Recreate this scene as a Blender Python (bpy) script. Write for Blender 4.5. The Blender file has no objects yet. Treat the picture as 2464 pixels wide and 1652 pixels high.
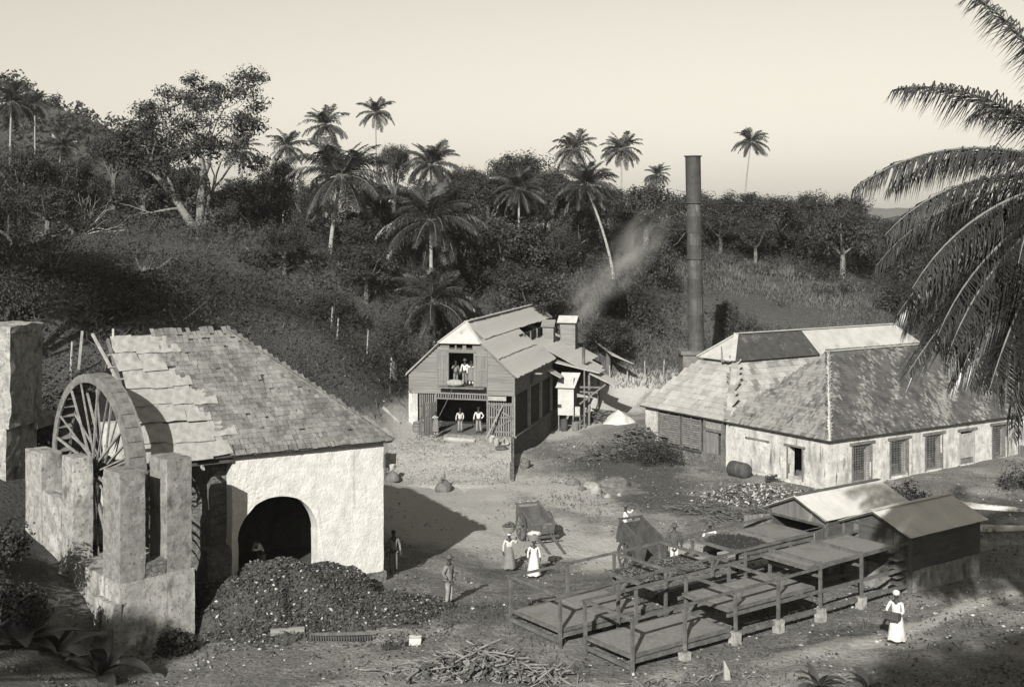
import bpy, bmesh, math, random
import numpy as np
from mathutils import Matrix, Vector, noise as mnoise
rnd = random.Random(7)
R_ = math.radians; HAZE = 0.00012
scene = bpy.context.scene
COL = scene.collection

# ---------------------------------------------------------------- camera
cam_d = bpy.data.cameras.new('camera'); cam = bpy.data.objects.new('camera', cam_d); COL.objects.link(cam)
cam.location = (0, 0, 13.5); cam.rotation_euler = (R_(90), 0, 0)
cam_d.sensor_width = 36; cam_d.lens = 42.37; cam_d.shift_y = -0.108
cam_d.clip_start = 0.5; cam_d.clip_end = 12000
scene.camera = cam
# ---------------------------------------------------------------- sky, sun, exposure
SUN_ELEV, SUN_AZ = 27.0, 15.0          # light travels 15 degrees right of the viewing direction
w = bpy.data.worlds.new('World'); scene.world = w; w.use_nodes = True
nt = w.node_tree; nt.nodes.clear()
sky = nt.nodes.new('ShaderNodeTexSky'); sky.sky_type = 'NISHITA'; sky.sun_disc = False
sky.sun_elevation = R_(SUN_ELEV); sky.sun_rotation = R_(180 + SUN_AZ)
sky.air_density = 1.6; sky.dust_density = 1.6; sky.ozone_density = 1.0
bw = nt.nodes.new('ShaderNodeRGBToBW'); tint = nt.nodes.new('ShaderNodeMix'); tint.data_type = 'RGBA'; tint.blend_type = 'MULTIPLY'
tint.inputs[0].default_value = 1.0; tint.inputs[7].default_value = (1.0, 0.95, 0.82, 1)
bg = nt.nodes.new('ShaderNodeBackground'); bg.inputs[1].default_value = 0.067
wo = nt.nodes.new('ShaderNodeOutputWorld')
nt.links.new(sky.outputs[0], bw.inputs[0]); nt.links.new(bw.outputs[0], tint.inputs[6])
nt.links.new(tint.outputs[2], bg.inputs[0]); nt.links.new(bg.outputs[0], wo.inputs[0])
sd = bpy.data.lights.new('sun', 'SUN'); sd.energy = 5.0; sd.angle = R_(0.53); sd.color = (1.0, 0.98, 0.925)
sun = bpy.data.objects.new('sun', sd); COL.objects.link(sun)
SDIR = Vector((math.sin(R_(SUN_AZ)), math.cos(R_(SUN_AZ)), -math.tan(R_(SUN_ELEV)))).normalized()
sun.rotation_euler = SDIR.to_track_quat('-Z', 'Y').to_euler(); sun.location = (-10, -30, 40)
vs = scene.view_settings; vs.view_transform = 'Standard'; vs.look = 'None'; vs.exposure = 1.04; vs.gamma = 1.0
scene.render.engine = 'CYCLES'; cy = scene.cycles; cy.max_bounces = 5; cy.diffuse_bounces = 3; cy.glossy_bounces = 2; cy.transmission_bounces = 2; cy.volume_bounces = 0; cy.transparent_max_bounces = 4

# ---------------------------------------------------------------- helpers
def tag(o, label=None, cat=None, group=None, kind=None):
    if label: o['label'] = label
    if cat: o['category'] = cat
    if group: o['group'] = group
    if kind: o['kind'] = kind
    return o
def root(name, label, cat, loc=(0, 0, 0), rz=0.0, group=None):
    o = bpy.data.objects.new(name, None); COL.objects.link(o)
    o.location = loc; o.rotation_euler = (0, 0, R_(rz)); o.empty_display_size = .3
    return tag(o, label, cat, group)
def copy_tree(o, parent=None):
    c = o.copy(); COL.objects.link(c); c.parent = parent
    for ch in o.children: copy_tree(ch, c)
    return c
def inst(name, mesh, parent=None, M=None):
    o = bpy.data.objects.new(name, mesh); COL.objects.link(o); o.parent = parent
    if M is not None: o.matrix_local = M
    return o
def np_mesh(name, V, Fq, mats, smooth=False, midx=None):
    """fast mesh from numpy: V (n,3), Fq (m,k)"""
    me = bpy.data.meshes.new(name); n = len(V); m, k = Fq.shape
    me.vertices.add(n); me.vertices.foreach_set('co', np.ascontiguousarray(V, dtype=np.float32).ravel())
    me.loops.add(m * k); me.loops.foreach_set('vertex_index', np.ascontiguousarray(Fq, dtype=np.int32).ravel())
    me.polygons.add(m); me.polygons.foreach_set('loop_start', np.arange(0, m * k, k, dtype=np.int32))
    if midx is not None: me.polygons.foreach_set('material_index', np.ascontiguousarray(midx, dtype=np.int32))
    me.update(calc_edges=True)
    if smooth: me.polygons.foreach_set('use_smooth', np.ones(m, dtype=bool))
    for mt in (mats if isinstance(mats, (list, tuple)) else [mats]): me.materials.append(mt)
    return me
class MB:
    def __init__(s): s.v = []; s.f = []; s.m = []; s.cur = 0
    def add(s, V, F):
        b = len(s.v); s.v += [tuple(p) for p in V]; s.f += [tuple(i + b for i in q) for q in F]; s.m += [s.cur] * len(F); return s
    def box(s, c, d, M=None):
        x, y, z = d[0] / 2, d[1] / 2, d[2] / 2
        V = [Vector((c[0] + a * x, c[1] + b * y, c[2] + e * z)) for a in (-1, 1) for b in (-1, 1) for e in (-1, 1)]
        if M is not None: V = [M @ p for p in V]
        return s.add(V, [(0, 1, 3, 2), (4, 6, 7, 5), (0, 4, 5, 1), (2, 3, 7, 6), (0, 2, 6, 4), (1, 5, 7, 3)])
    def bx(s, x0, x1, y0, y1, z0, z1, M=None): return s.box(((x0 + x1) / 2, (y0 + y1) / 2, (z0 + z1) / 2), (x1 - x0, y1 - y0, z1 - z0), M)
    def beam(s, p0, p1, w, h, up=(0, 0, 1)):
        p0, p1 = Vector(p0), Vector(p1); d = (p1 - p0); L = d.length; d.normalize(); up = Vector(up)
        if abs(d.dot(up)) > .98: up = Vector((0, 1, 0))
        r = d.cross(up).normalized(); u = r.cross(d)
        V = [p + r * (a * w / 2) + u * (b * h / 2) for p in (p0, p1) for a in (-1, 1) for b in (-1, 1)]
        return s.add(V, [(0, 2, 3, 1), (4, 5, 7, 6), (0, 1, 5, 4), (2, 6, 7, 3), (0, 4, 6, 2), (1, 3, 7, 5)])
    def tube(s, pts, rad, n=8, caps=True):
        pts = [Vector(p) for p in pts]; k = len(pts)
        if not isinstance(rad, (list, tuple)): rad = [rad] * k
        V = []; ref = Vector((.31, .95, .12))
        for i, p in enumerate(pts):
            d = (pts[min(i + 1, k - 1)] - pts[max(i - 1, 0)]).normalized()
            a = d.cross(ref)
            if a.length < .05: a = d.cross(Vector((1, 0, 0)))
            a.normalize(); b = d.cross(a)
            V += [p + (a * math.cos(t) + b * math.sin(t)) * rad[i] for t in (2 * math.pi * j / n for j in range(n))]
        F = [(i * n + j, i * n + (j + 1) % n, (i + 1) * n + (j + 1) % n, (i + 1) * n + j) for i in range(k - 1) for j in range(n)]
        if caps: F += [tuple(range(n - 1, -1, -1)), tuple((k - 1) * n + j for j in range(n))]
        return s.add(V, F)
    def lathe(s, prof, n=16, c=(0, 0, 0), M=None, closed=True):
        V = []; k = len(prof)
        for r, z in prof:
            for j in range(n):
                t = 2 * math.pi * j / n; p = Vector((c[0] + r * math.cos(t), c[1] + r * math.sin(t), c[2] + z)); V.append(M @ p if M is not None else p)
        F = [(i * n + j, i * n + (j + 1) % n, (i + 1) * n + (j + 1) % n, (i + 1) * n + j) for i in range(k - 1) for j in range(n)]
        if closed: F += [tuple(range(n - 1, -1, -1)), tuple((k - 1) * n + j for j in range(n))]
        return s.add(V, F)
    def slab(s, P, t):
        """convex polygon P (3d, any winding) given thickness t along its normal (downwards)"""
        P = [Vector(p) for p in P]; nrm = (P[1] - P[0]).cross(P[2] - P[0]).normalized()
        if nrm.z < 0: nrm = -nrm
        k = len(P); V = P + [p - nrm * t for p in P]
        return s.add(V, [tuple(range(k)), tuple(range(2 * k - 1, k - 1, -1))] + [(i, i + k, (i + 1) % k + k, (i + 1) % k) for i in range(k)])
    def jit(s, amp, scale=1.0, seed=0.0):
        out = []
        for p in s.v:
            q = Vector(p) * scale + Vector((seed, seed * .7, seed * 1.3)); d = mnoise.noise_vector(q) * .7 + mnoise.noise_vector(q * 2.7) * .4
            out.append((p[0] + d.x * amp, p[1] + d.y * amp, p[2] + d.z * amp))
        s.v = out; return s
    def mesh(s, name, mats, smooth=False):
        me = bpy.data.meshes.new(name); me.from_pydata([tuple(p) for p in s.v], [], s.f)
        ms = mats if isinstance(mats, (list, tuple)) else [mats]
        for m in ms: me.materials.append(m)
        if len(ms) > 1: me.polygons.foreach_set('material_index', s.m)
        bm = bmesh.new(); bm.from_mesh(me); bmesh.ops.recalc_face_normals(bm, faces=bm.faces); bm.to_mesh(me); bm.free()
        if smooth: me.polygons.foreach_set('use_smooth', [True] * len(me.polygons))
        me.update(); return me
    def obj(s, name, mats, parent=None, smooth=False, M=None): return inst(name, s.mesh(name, mats, smooth), parent, M)
def wall_grid(mb, fn, u0, u1, z0, z1, holes=(), thick=.5, step=.45, top=None):
    """wall sheet with rectangular openings: fn(u, w, z) -> point (w = 0 front .. thick back)"""
    def cuts(a, b, ex):
        xs = sorted({round(a, 4), round(b, 4)} | {round(min(max(e, a), b), 4) for e in ex}); out = []
        for p, q in zip(xs, xs[1:]):
            n = max(1, int(math.ceil((q - p) / step))); out += [p + (q - p) * i / n for i in range(n)]
        return out + [xs[-1]]
    us = cuts(u0, u1, [h[0] for h in holes] + [h[1] for h in holes]); zs = cuts(z0, z1, [h[2] for h in holes] + [h[3] for h in holes])
    idx = {}; V = []; F = []
    def vid(i, j, k):
        if (i, j, k) not in idx:
            z = zs[j]
            if top and j == len(zs) - 1: z = top(us[i])
            idx[(i, j, k)] = len(V); V.append(fn(us[i], thick * k, z))
        return idx[(i, j, k)]
    def hole(i, j):
        if i < 0 or j < 0 or i >= len(us) - 1 or j >= len(zs) - 1: return True
        u = (us[i] + us[i + 1]) / 2; z = (zs[j] + zs[j + 1]) / 2
        return any(h[0] < u < h[1] and h[2] < z < h[3] for h in holes)
    for i in range(len(us) - 1):
        for j in range(len(zs) - 1):
            if hole(i, j): continue
            F.append((vid(i, j, 0), vid(i + 1, j, 0), vid(i + 1, j + 1, 0), vid(i, j + 1, 0)))
            F.append((vid(i, j, 1), vid(i, j + 1, 1), vid(i + 1, j + 1, 1), vid(i + 1, j, 1)))
            for di, dj, a, b in ((-1, 0, (i, j), (i, j + 1)), (1, 0, (i + 1, j), (i + 1, j + 1)), (0, -1, (i, j), (i + 1, j)), (0, 1, (i, j + 1), (i + 1, j + 1))):
                if hole(i + di, j + dj): F.append((vid(*a, 0), vid(*b, 0), vid(*b, 1), vid(*a, 1)))
    return mb.add(V, F)

# ---------------------------------------------------------------- materials
def T(g, warm=1.0):
    g = g * .70
    return (g, g * (1 - .016 * warm), g * (1 - .06 * warm), 1)
def mat(name, a, b=None, scale=4.0, rough=.88, bump=0.0, bscale=None, stain=None, stretch=(1, 1, 1), det=3, warm=1.0, spec=.25, metal=0.0, coord='Object', lo=.35, hi=.65, cells=None, wave=None):
    """a,b: the two grey reflectances mixed by noise; stain=(value, scale, lo, hi, stretch); cells=(scale, value, width) joint lines of rubble"""
    m = bpy.data.materials.new(name); m.use_nodes = True; n = m.node_tree; N = n.nodes; L = n.links
    p = N['Principled BSDF']; p.inputs['Roughness'].default_value = rough; p.inputs['Specular IOR Level'].default_value = spec; p.inputs['Metallic'].default_value = metal
    tc = N.new('ShaderNodeTexCoord')
    if coord == 'World':
        geo = N.new('ShaderNodeNewGeometry'); src = geo.outputs['Position']
    else: src = tc.outputs['Object']
    def mapping(st):
        mp = N.new('ShaderNodeMapping'); mp.inputs['Scale'].default_value = st; L.new(src, mp.inputs[0]); return mp.outputs[0]
    def nz(sc, st, d=det):
        t = N.new('ShaderNodeTexNoise'); t.inputs['Scale'].default_value = sc; t.inputs['Detail'].default_value = d; t.inputs['Roughness'].default_value = .62
        L.new(mapping(st), t.inputs[0]); return t.outputs[0]
    def ramp(v, lo, hi):
        r = N.new('ShaderNodeMapRange'); r.inputs[1].default_value = lo; r.inputs[2].default_value = hi; L.new(v, r.inputs[0]); return r.outputs[0]
    def mix(f, c1, c2):
        x = N.new('ShaderNodeMix'); x.data_type = 'RGBA'; L.new(f, x.inputs[0])
        for s_, c in ((6, c1), (7, c2)):
            if isinstance(c, tuple): x.inputs[s_].default_value = c
            else: L.new(c, x.inputs[s_])
        return x.outputs[2]
    if b is None: b = a * .7
    col = mix(ramp(nz(scale, stretch), lo, hi), T(a, warm), T(b, warm))
    hgt = None
    if stain:
        for st in (stain if isinstance(stain, list) else [stain]):
            col = mix(ramp(nz(st[1], st[4] if len(st) > 4 else (1, 1, 1)), st[2], st[3]), col, T(st[0], warm))
    if cells:
        vo = N.new('ShaderNodeTexVoronoi'); vo.feature = 'DISTANCE_TO_EDGE'; vo.inputs['Scale'].default_value = cells[0]
        L.new(mapping((1, 1, 1.4)), vo.inputs[0]); e = ramp(vo.outputs['Distance'], cells[2], 0.0)
        if len(cells) > 3:
            mm = N.new('ShaderNodeMath'); mm.operation = 'MULTIPLY'; L.new(e, mm.inputs[0]); L.new(ramp(nz(cells[3], (1, 1, 1)), .5, .62), mm.inputs[1]); e = mm.outputs[0]
        col = mix(e, col, T(cells[1], warm)); hgt = e
    L.new(col, p.inputs['Base Color'])
    if bump:
        bp = N.new('ShaderNodeBump'); bp.inputs['Strength'].default_value = bump; bp.inputs['Distance'].default_value = .05
        L.new(nz(bscale or scale * 2.5, stretch), bp.inputs['Height'])
        last = bp
        if hgt is not None:
            b2 = N.new('ShaderNodeBump'); b2.invert = True; b2.inputs['Strength'].default_value = .8; b2.inputs['Distance'].default_value = .06
            L.new(hgt, b2.inputs['Height']); L.new(bp.outputs[0], b2.inputs['Normal']); last = b2
        L.new(last.outputs[0], p.inputs['Normal'])
    return m
def leafmat(name, a, b, rough=.55, transl=.25, scale=.35, spec=.35):
    m = bpy.data.materials.new(name); m.use_nodes = True; n = m.node_tree; N = n.nodes; L = n.links
    p = N['Principled BSDF']; p.inputs['Roughness'].default_value = rough; p.inputs['Specular IOR Level'].default_value = spec
    g = N.new('ShaderNodeNewGeometry'); t = N.new('ShaderNodeTexNoise'); t.inputs['Scale'].default_value = scale; t.inputs['Detail'].default_value = 2; L.new(g.outputs['Position'], t.inputs[0])
    r = N.new('ShaderNodeMapRange'); r.inputs[1].default_value = .35; r.inputs[2].default_value = .65; L.new(t.outputs[0], r.inputs[0])
    x = N.new('ShaderNodeMix'); x.data_type = 'RGBA'; L.new(r.outputs[0], x.inputs[0]); x.inputs[6].default_value = T(a, .4); x.inputs[7].default_value = T(b, .4)
    L.new(x.outputs[2], p.inputs['Base Color'])
    if not transl: return m
    tr = N.new('ShaderNodeBsdfTranslucent'); L.new(x.outputs[2], tr.inputs[0]); ms = N.new('ShaderNodeMixShader'); ms.inputs[0].default_value = transl
    L.new(p.outputs[0], ms.inputs[1]); L.new(tr.outputs[0], ms.inputs[2]); L.new(ms.outputs[0], N['Material Output'].inputs[0])
    return m

# ---------------------------------------------------------------- terrain
TP=[(-25.0,0.0,10.00),(0.0,0.0,10.80),(25.0,0.0,10.00),(-15.0,20.0,5.20),(0.0,20.0,4.20),(15.0,20.0,4.20),(32.0,22.0,4.00),(-30.0,28.0,6.50),(-3.0,31.0,0.90),(6.0,31.0,0.80),(16.0,31.0,1.00),(-10.0,33.0,0.70),(-14.5,34.0,1.70),(-15.6,36.5,3.00),(-17.0,39.0,3.60),(-18.5,43.0,3.00),(-22.0,40.0,4.60),(-24.0,48.0,4.50),(-30.0,55.0,6.00),(22.0,38.0,0.60),(28.0,48.0,0.30),(-10.3,38.5,0.00),(-12.9,37.8,-0.15),(-11.4,38.1,-0.10),(-13.6,38.6,0.30),(-2.2,42.9,0.15),(12.4,39.3,0.10),(1.5,39.1,0.00),(3.7,37.0,0.00),(7.5,39.5,0.00),(12.8,43.2,0.00),(-0.1,41.6,0.00),(8.0,48.4,0.15),(14.5,45.0,0.00),(17.0,49.0,-0.30),(12.0,49.0,-0.40),(9.0,46.0,-0.30),(-5.0,47.1,0.00),(-8.0,43.7,0.10),(1.5,55.9,-1.15),(5.1,51.8,-1.10),(0.8,49.4,-0.90),(-2.4,52.1,-0.70),(-1.4,60.5,-1.05),(7.3,57.2,-1.10),(10.0,59.2,-1.00),(4.0,68.8,-1.20),(11.0,68.3,-1.10),(17.8,67.6,-1.00),(13.6,74.8,-1.00),(9.2,81.2,-1.00),(0.2,71.9,-1.20),(1.9,81.0,-1.30),(4.3,90.7,-1.20),(7.9,92.2,-0.80),(-8.5,80.0,-0.10),(-9.0,73.0,-0.50),(-6.0,66.0,-0.90),(-8.0,60.0,-0.60),(-4.0,80.0,-0.60),(-4.0,90.0,-0.60),(4.0,95.0,-0.80),(8.0,97.0,-0.30),(22.0,64.0,-1.00),(30.0,70.0,-0.80),(36.0,76.0,-0.60),(25.0,78.0,-0.70),(20.0,85.0,-0.40),(33.0,92.0,0.50),(45.0,80.0,0.00),(-13.0,52.0,0.60),(-17.0,55.0,2.50),(-22.0,56.0,5.00),(11.8,98.0,1.00),(7.1,97.0,1.63),(16.5,102.0,1.54),(23.6,112.0,5.78),(24.9,132.0,11.13),(35.0,122.0,7.95),(26.7,108.0,4.56),(42.1,120.0,5.22),(55.2,150.0,9.36),(9.5,112.0,9.02),(6.7,120.0,10.69),(2.5,108.0,6.80),(-2.9,104.0,6.33),(-7.4,92.0,2.71),(-28.0,108.0,13.65),(-16.0,106.0,11.75),(-35.9,100.0,13.43),(-40.4,95.0,12.19),(-25.7,80.0,9.64),(-29.1,72.0,9.53),(-20.7,82.0,8.41),(-16.1,80.0,7.16),(-12.2,82.0,6.15),(-8.6,80.0,3.29),(-19.0,68.0,7.87),(-19.1,95.0,8.91),(-9.2,115.0,9.93),(-58.6,150.0,13.09),(-32.7,150.0,13.09),(-12.8,160.0,13.06),(9.6,165.0,12.48),(34.3,175.0,11.21),(70.0,190.0,9.70),(-160.0,150.0,26.00),(-90.0,140.0,15.00),(-60.0,90.0,14.00),(-50.0,60.0,11.00),(-45.0,35.0,9.00),(-110.0,60.0,20.00),(70.0,100.0,3.00),(90.0,130.0,4.00),(110.0,70.0,2.00),(120.0,180.0,5.00),(60.0,40.0,1.00),(70.0,0.0,6.00),(-60.0,0.0,10.00),(-80.0,260.0,12.00),(0.0,260.0,8.00),(120.0,260.0,5.00)]

_P = np.array(TP)
def _U(r2): return np.where(r2 > 1e-9, r2 * np.log(r2 + 1e-12) * .5, 0)
_S = 20.0; _XY = _P[:, :2] / _S; _n = len(_P)
_K = _U(((_XY[:, None, :] - _XY[None]) ** 2).sum(-1)) + np.eye(_n) * 0.004
_A = np.zeros((_n + 3, _n + 3)); _A[:_n, :_n] = _K; _A[:_n, _n] = 1; _A[:_n, _n + 1:] = _XY; _A[_n, :_n] = 1; _A[_n + 1:, :_n] = _XY.T
_W = np.linalg.solve(_A, np.concatenate([_P[:, 2], np.zeros(3)]))
def gzs(x, y):
    x = np.clip(np.asarray(x, float), -170, 130); y = np.clip(np.asarray(y, float), -5, 260); q = np.stack([x, y], -1) / _S
    out = np.empty(len(q))
    for i in range(0, len(q), 20000):
        c = q[i:i + 20000]; u = _U(((c[:, None, :] - _XY[None]) ** 2).sum(-1)); out[i:i + 20000] = u @ _W[:_n] + _W[_n] + c @ _W[_n + 1:]
    return out
def gz(x, y): return float(gzs([x], [y])[0])
def vnoise(x, y, sc, seed=0):
    """cheap smooth value noise, vectorised"""
    x = np.asarray(x) / sc + 1000.3 + seed * 7.1; y = np.asarray(y) / sc + 1000.7 + seed * 3.3
    xi = np.floor(x).astype(np.int64); yi = np.floor(y).astype(np.int64); fx = x - xi; fy = y - yi; fx = fx * fx * (3 - 2 * fx); fy = fy * fy * (3 - 2 * fy)
    def h(a, b):
        n_ = (a * 374761393 + b * 668265263 + seed * 69069) & 0x7fffffff; n_ = ((n_ ^ (n_ >> 13)) * 1274126177) & 0x7fffffff; return ((n_ ^ (n_ >> 16)) & 0xffff) / 65535.
    return (h(xi, yi) * (1 - fx) + h(xi + 1, yi) * fx) * (1 - fy) + (h(xi, yi + 1) * (1 - fx) + h(xi + 1, yi + 1) * fx) * fy
def seg_d(x, y, pl):
    d = np.full(len(x), 1e9)
    for (ax, ay), (bx, by) in zip(pl, pl[1:]):
        vx, vy = bx - ax, by - ay; t = np.clip(((x - ax) * vx + (y - ay) * vy) / (vx * vx + vy * vy), 0, 1); d = np.minimum(d, np.hypot(x - ax - t * vx, y - ay - t * vy))
    return d
def axis(a, segs):
    out = [a]
    for end, st in segs:
        k = max(1, round((end - out[-1]) / st)); s0 = out[-1]; out += [s0 + (end - s0) * i / k for i in range(1, k + 1)]
    return np.array(out)
gx = axis(-2500, [(-1000, 500), (-200, 100), (-60, 4), (-26, 1.2), (30, .4), (60, 1.5), (140, 5), (300, 20), (1000, 100), (2500, 500)])
gy = axis(-60, [(-10, 10), (28, 2), (72, .4), (100, .8), (150, 2), (260, 6), (600, 40), (1500, 150), (3500, 500)])
GX, GY = np.meshgrid(gx, gy); X = GX.ravel(); Y = GY.ravel()
Z = gzs(X, Y)
near = (np.abs(X) < 60) & (Y < 110)
Z = Z + np.where(near, (vnoise(X, Y, 1.7, 1) - .5) * .12 + (vnoise(X, Y, .7, 2) - .5) * .06, (vnoise(X, Y, 9, 3) - .5) * 1.2)
for pl_, off_ in ([[(-5.2, 82), (-4.2, 72), (-4.6, 64), (-1, 58.5), (4.5, 55.6), (9.5, 53.6), (14, 53.2)], 0], [[(-3.7, 82), (-2.7, 72), (-3.0, 64.6), (.1, 57.2), (4.5, 54.2), (9.5, 52.2), (14, 51.8)], 0], [[(-7, 34.8), (0, 35.9), (6, 36.2), (12.5, 39.6)], 0]):
    Z = Z - .07 * np.exp(-(seg_d(X, Y, pl_) / .22) ** 2) + .03 * np.exp(-((seg_d(X, Y, pl_) - .45) / .2) ** 2)
far = np.clip((np.hypot(X, Y) - 260) / 500, 0, 1); Z = Z * (1 - far) + far * np.where(X > -200, -8.0, 4.0)
nx_, ny_ = len(gx), len(gy); I = np.arange(nx_ * ny_).reshape(ny_, nx_)
Fq = np.stack([I[:-1, :-1], I[:-1, 1:], I[1:, 1:], I[1:, :-1]], -1).reshape(-1, 4)
# surface cover as vertex masks: R gravel, G grass and weeds, B dark litter
wob = (vnoise(X, Y, 2.5, 5) - .5) * 2.2 + (vnoise(X, Y, .9, 6) - .5) * 1.0
def band(pl, wd): return np.clip(1.3 - (seg_d(X, Y, pl) + wob) / wd, 0, 1)
grav = np.maximum.reduce([band([(-4.5, 84), (-3.5, 72), (-4, 64), (-1, 59)], 5.6), band([(-3, 62), (1, 57.5), (4.5, 55), (9.5, 53), (14, 52.5)], 3.6), band([(1.5, 70), (4.5, 65)], 2.6),
    band([(4, 90), (8, 96), (12, 101), (20, 108)], 2.2), np.clip(1.2 - (seg_d(X, Y, [(11.3, 39.2), (14, 41.2), (18.5, 44.8)]) + wob * .15) / .55, 0, 1), band([(-7, 34.5), (0, 35.6), (10, 36.0)], 1.0) * .45, band([(4, 36.2), (13, 40.2)], .9) * .45])
grass = np.clip((Z - 1.2) / 1.5, 0, 1); grass = np.maximum(grass, (Y > 104) * 1.0); grass = np.maximum(grass, band([(5.5, 36.8), (14, 42.5)], .8) * .6)
lit = np.maximum.reduce([band([(-9, 42), (-4, 44)], 2.2), band([(7, 66), (13, 63)], 3.0) * .8, band([(9, 70), (6, 78)], 3.0), band([(0, 47), (7, 51)], 1.6) * .5, band([(-3, 41.5), (0, 44.5)], 1.3) * .6, band([(16, 56), (26, 62)], 3.5), band([(-1, 50), (2, 53)], 1.2) * .6])
me = np_mesh('ground', np.stack([X, Y, Z], -1), Fq, [], smooth=True)
ca = me.color_attributes.new('cover', 'FLOAT_COLOR', 'POINT'); ca.data.foreach_set('color', np.stack([grav, grass, lit, np.ones_like(X)], -1).astype(np.float32).ravel())
gm = bpy.data.materials.new('yard_earth'); gm.use_nodes = True; N = gm.node_tree.nodes; L = gm.node_tree.links; P_ = N['Principled BSDF']; P_.inputs['Roughness'].default_value = .95; P_.inputs['Specular IOR Level'].default_value = .1
va = N.new('ShaderNodeVertexColor'); va.layer_name = 'cover'; sp = N.new('ShaderNodeSeparateColor'); L.new(va.outputs[0], sp.inputs[0])
geo = N.new('ShaderNodeNewGeometry')
def gnoise(sc, det=5, ro=.65):
    t = N.new('ShaderNodeTexNoise'); t.inputs['Scale'].default_value = sc; t.inputs['Detail'].default_value = det; t.inputs['Roughness'].default_value = ro; L.new(geo.outputs['Position'], t.inputs[0]); return t.outputs[0]
def gramp(v, lo, hi):
    r = N.new('ShaderNodeMapRange'); r.inputs[1].default_value = lo; r.inputs[2].default_value = hi; L.new(v, r.inputs[0]); return r.outputs[0]
def gmix(f, a, b):
    x = N.new('ShaderNodeMix'); x.data_type = 'RGBA'; L.new(f, x.inputs[0])
    for s_, c in ((6, a), (7, b)):
        if isinstance(c, tuple): x.inputs[s_].default_value = c
        else: L.new(c, x.inputs[s_])
    return x.outputs[2]
def gadd(a, b, k):   # a + (b-.5)*k
    m1 = N.new('ShaderNodeMath'); m1.operation = 'MULTIPLY_ADD'; L.new(b, m1.inputs[0]); m1.inputs[1].default_value = k; m1.inputs[2].default_value = -k / 2
    m2 = N.new('ShaderNodeMath'); m2.operation = 'ADD'; L.new(a, m2.inputs[0]); L.new(m1.outputs[0], m2.inputs[1]); return m2.outputs[0]
fine = gnoise(9); mid = gnoise(1.6)
vor = N.new('ShaderNodeTexVoronoi'); vor.inputs['Scale'].default_value = 7; L.new(geo.outputs['Position'], vor.inputs[0])
soil = gmix(gramp(fine, .38, .66), T(.10), T(.25)); soil = gmix(gramp(mid, .45, .7), soil, T(.13)); soil = gmix(gramp(gnoise(.33, 3), .46, .62), soil, gmix(gramp(fine, .36, .64), T(.17), T(.33)))
grv = gmix(gramp(fine, .35, .62), T(.27), T(.48)); grv = gmix(gramp(vor.outputs['Distance'], .2, .55), grv, T(.37))
c1 = gmix(gramp(gadd(sp.outputs[0], mid, .9), .2, .65), soil, grv)
litc = gmix(gramp(fine, .42, .64), T(.055), T(.15))
c1 = gmix(gramp(gadd(sp.outputs[2], mid, 1.0), .3, .7), c1, litc)
grs = gmix(gramp(fine, .4, .65), T(.045, .4), T(.11, .4))
c1 = gmix(gramp(gadd(sp.outputs[1], mid, .9), .3, .7), c1, grs)
L.new(c1, P_.inputs['Base Color'])
bp = N.new('ShaderNodeBump'); bp.inputs['Strength'].default_value = .9; bp.inputs['Distance'].default_value = .12; L.new(gnoise(5, 5, .7), bp.inputs['Height']); L.new(bp.outputs[0], P_.inputs['Normal'])
me.materials.append(gm)
tag(inst('ground', me), 'stony yard and hillside earth with gravel tracks', None, None, 'structure')
# ================================================================ materials for buildings
m_lime = mat('limewashed_rubble', .62, .47, scale=2.2, bump=.8, bscale=11, det=6, stain=[(.42, 1.3, .54, .74, (1, 1, .6)), (.44, 6.0, .55, .66, (1, 1, 1)), (.16, 2.2, .64, .76, (1, 1, .07))])
m_lime_old = mat('stained_limewash', .58, .36, scale=1.8, bump=.6, bscale=11, det=6, stain=[(.24, 1.1, .52, .68, (1, 1, .4)), (.26, 5.5, .56, .66, (1, 1, 1)), (.09, 2.6, .58, .72, (1, 1, .16))])
m_grey_render = mat('weathered_render', .27, .16, scale=3.2, det=8, bump=.7, bscale=30, stain=[(.40, 1.3, .58, .74, (1, 1, .4)), (.07, 2.4, .54, .70, (1, 1, .5)), (.10, 9.0, .56, .66, (1, 1, 1))])
m_pit = mat('old_pit_render', .38, .21, scale=3.0, det=8, bump=.7, bscale=30, stain=[(.56, 1.2, .56, .74, (1, 1, .35)), (.08, 1.9, .54, .68, (1, 1, .5)), (.13, 8.0, .54, .66, (1, 1, 1))])
m_rubble = mat('bare_rubble', .19, .09, scale=4, det=7, bump=.9, bscale=12, stain=[(.05, 2.5, .52, .66), (.26, 5, .58, .7)], cells=(4.5, .09, .05))
m_dark_in = mat('dark_interior', .075, .045, scale=2, bump=.2)  # even dark tone for inner walls, floors and backing panels
m_sh = [mat('shingle_pale', .25, .13, scale=1.6, det=6, bump=.5, bscale=14, coord='World', stain=(.08, 5, .6, .72)), mat('shingle_grey', .21, .11, scale=1.6, det=6, bump=.5, bscale=14, coord='World', stain=(.07, 5, .58, .7)), mat('shingle_dark', .155, .08, scale=1.6, det=6, bump=.5, bscale=14, coord='World', stain=(.06, 5, .56, .7))]
m_fsh = [mat('old_shingle_light', .27, .16, scale=1.5, det=6, bump=.5, bscale=12, coord='World'), mat('old_shingle_mid', .19, .10, scale=1.5, det=6, bump=.5, bscale=12, coord='World'), mat('old_shingle_mossy', .11, .045, scale=1.5, det=6, bump=.5, bscale=12, coord='World')]
m_wsh = [mat('silver_shingle_pale', .40, .28, scale=1.3, det=6, bump=.3, coord='World', stain=(.18, 3, .6, .75)), mat('silver_shingle', .35, .24, scale=1.3, det=6, bump=.3, coord='World', stain=(.16, 3, .58, .75)), mat('silver_shingle_worn', .24, .15, scale=1.3, det=6, bump=.4, coord='World')]
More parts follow.
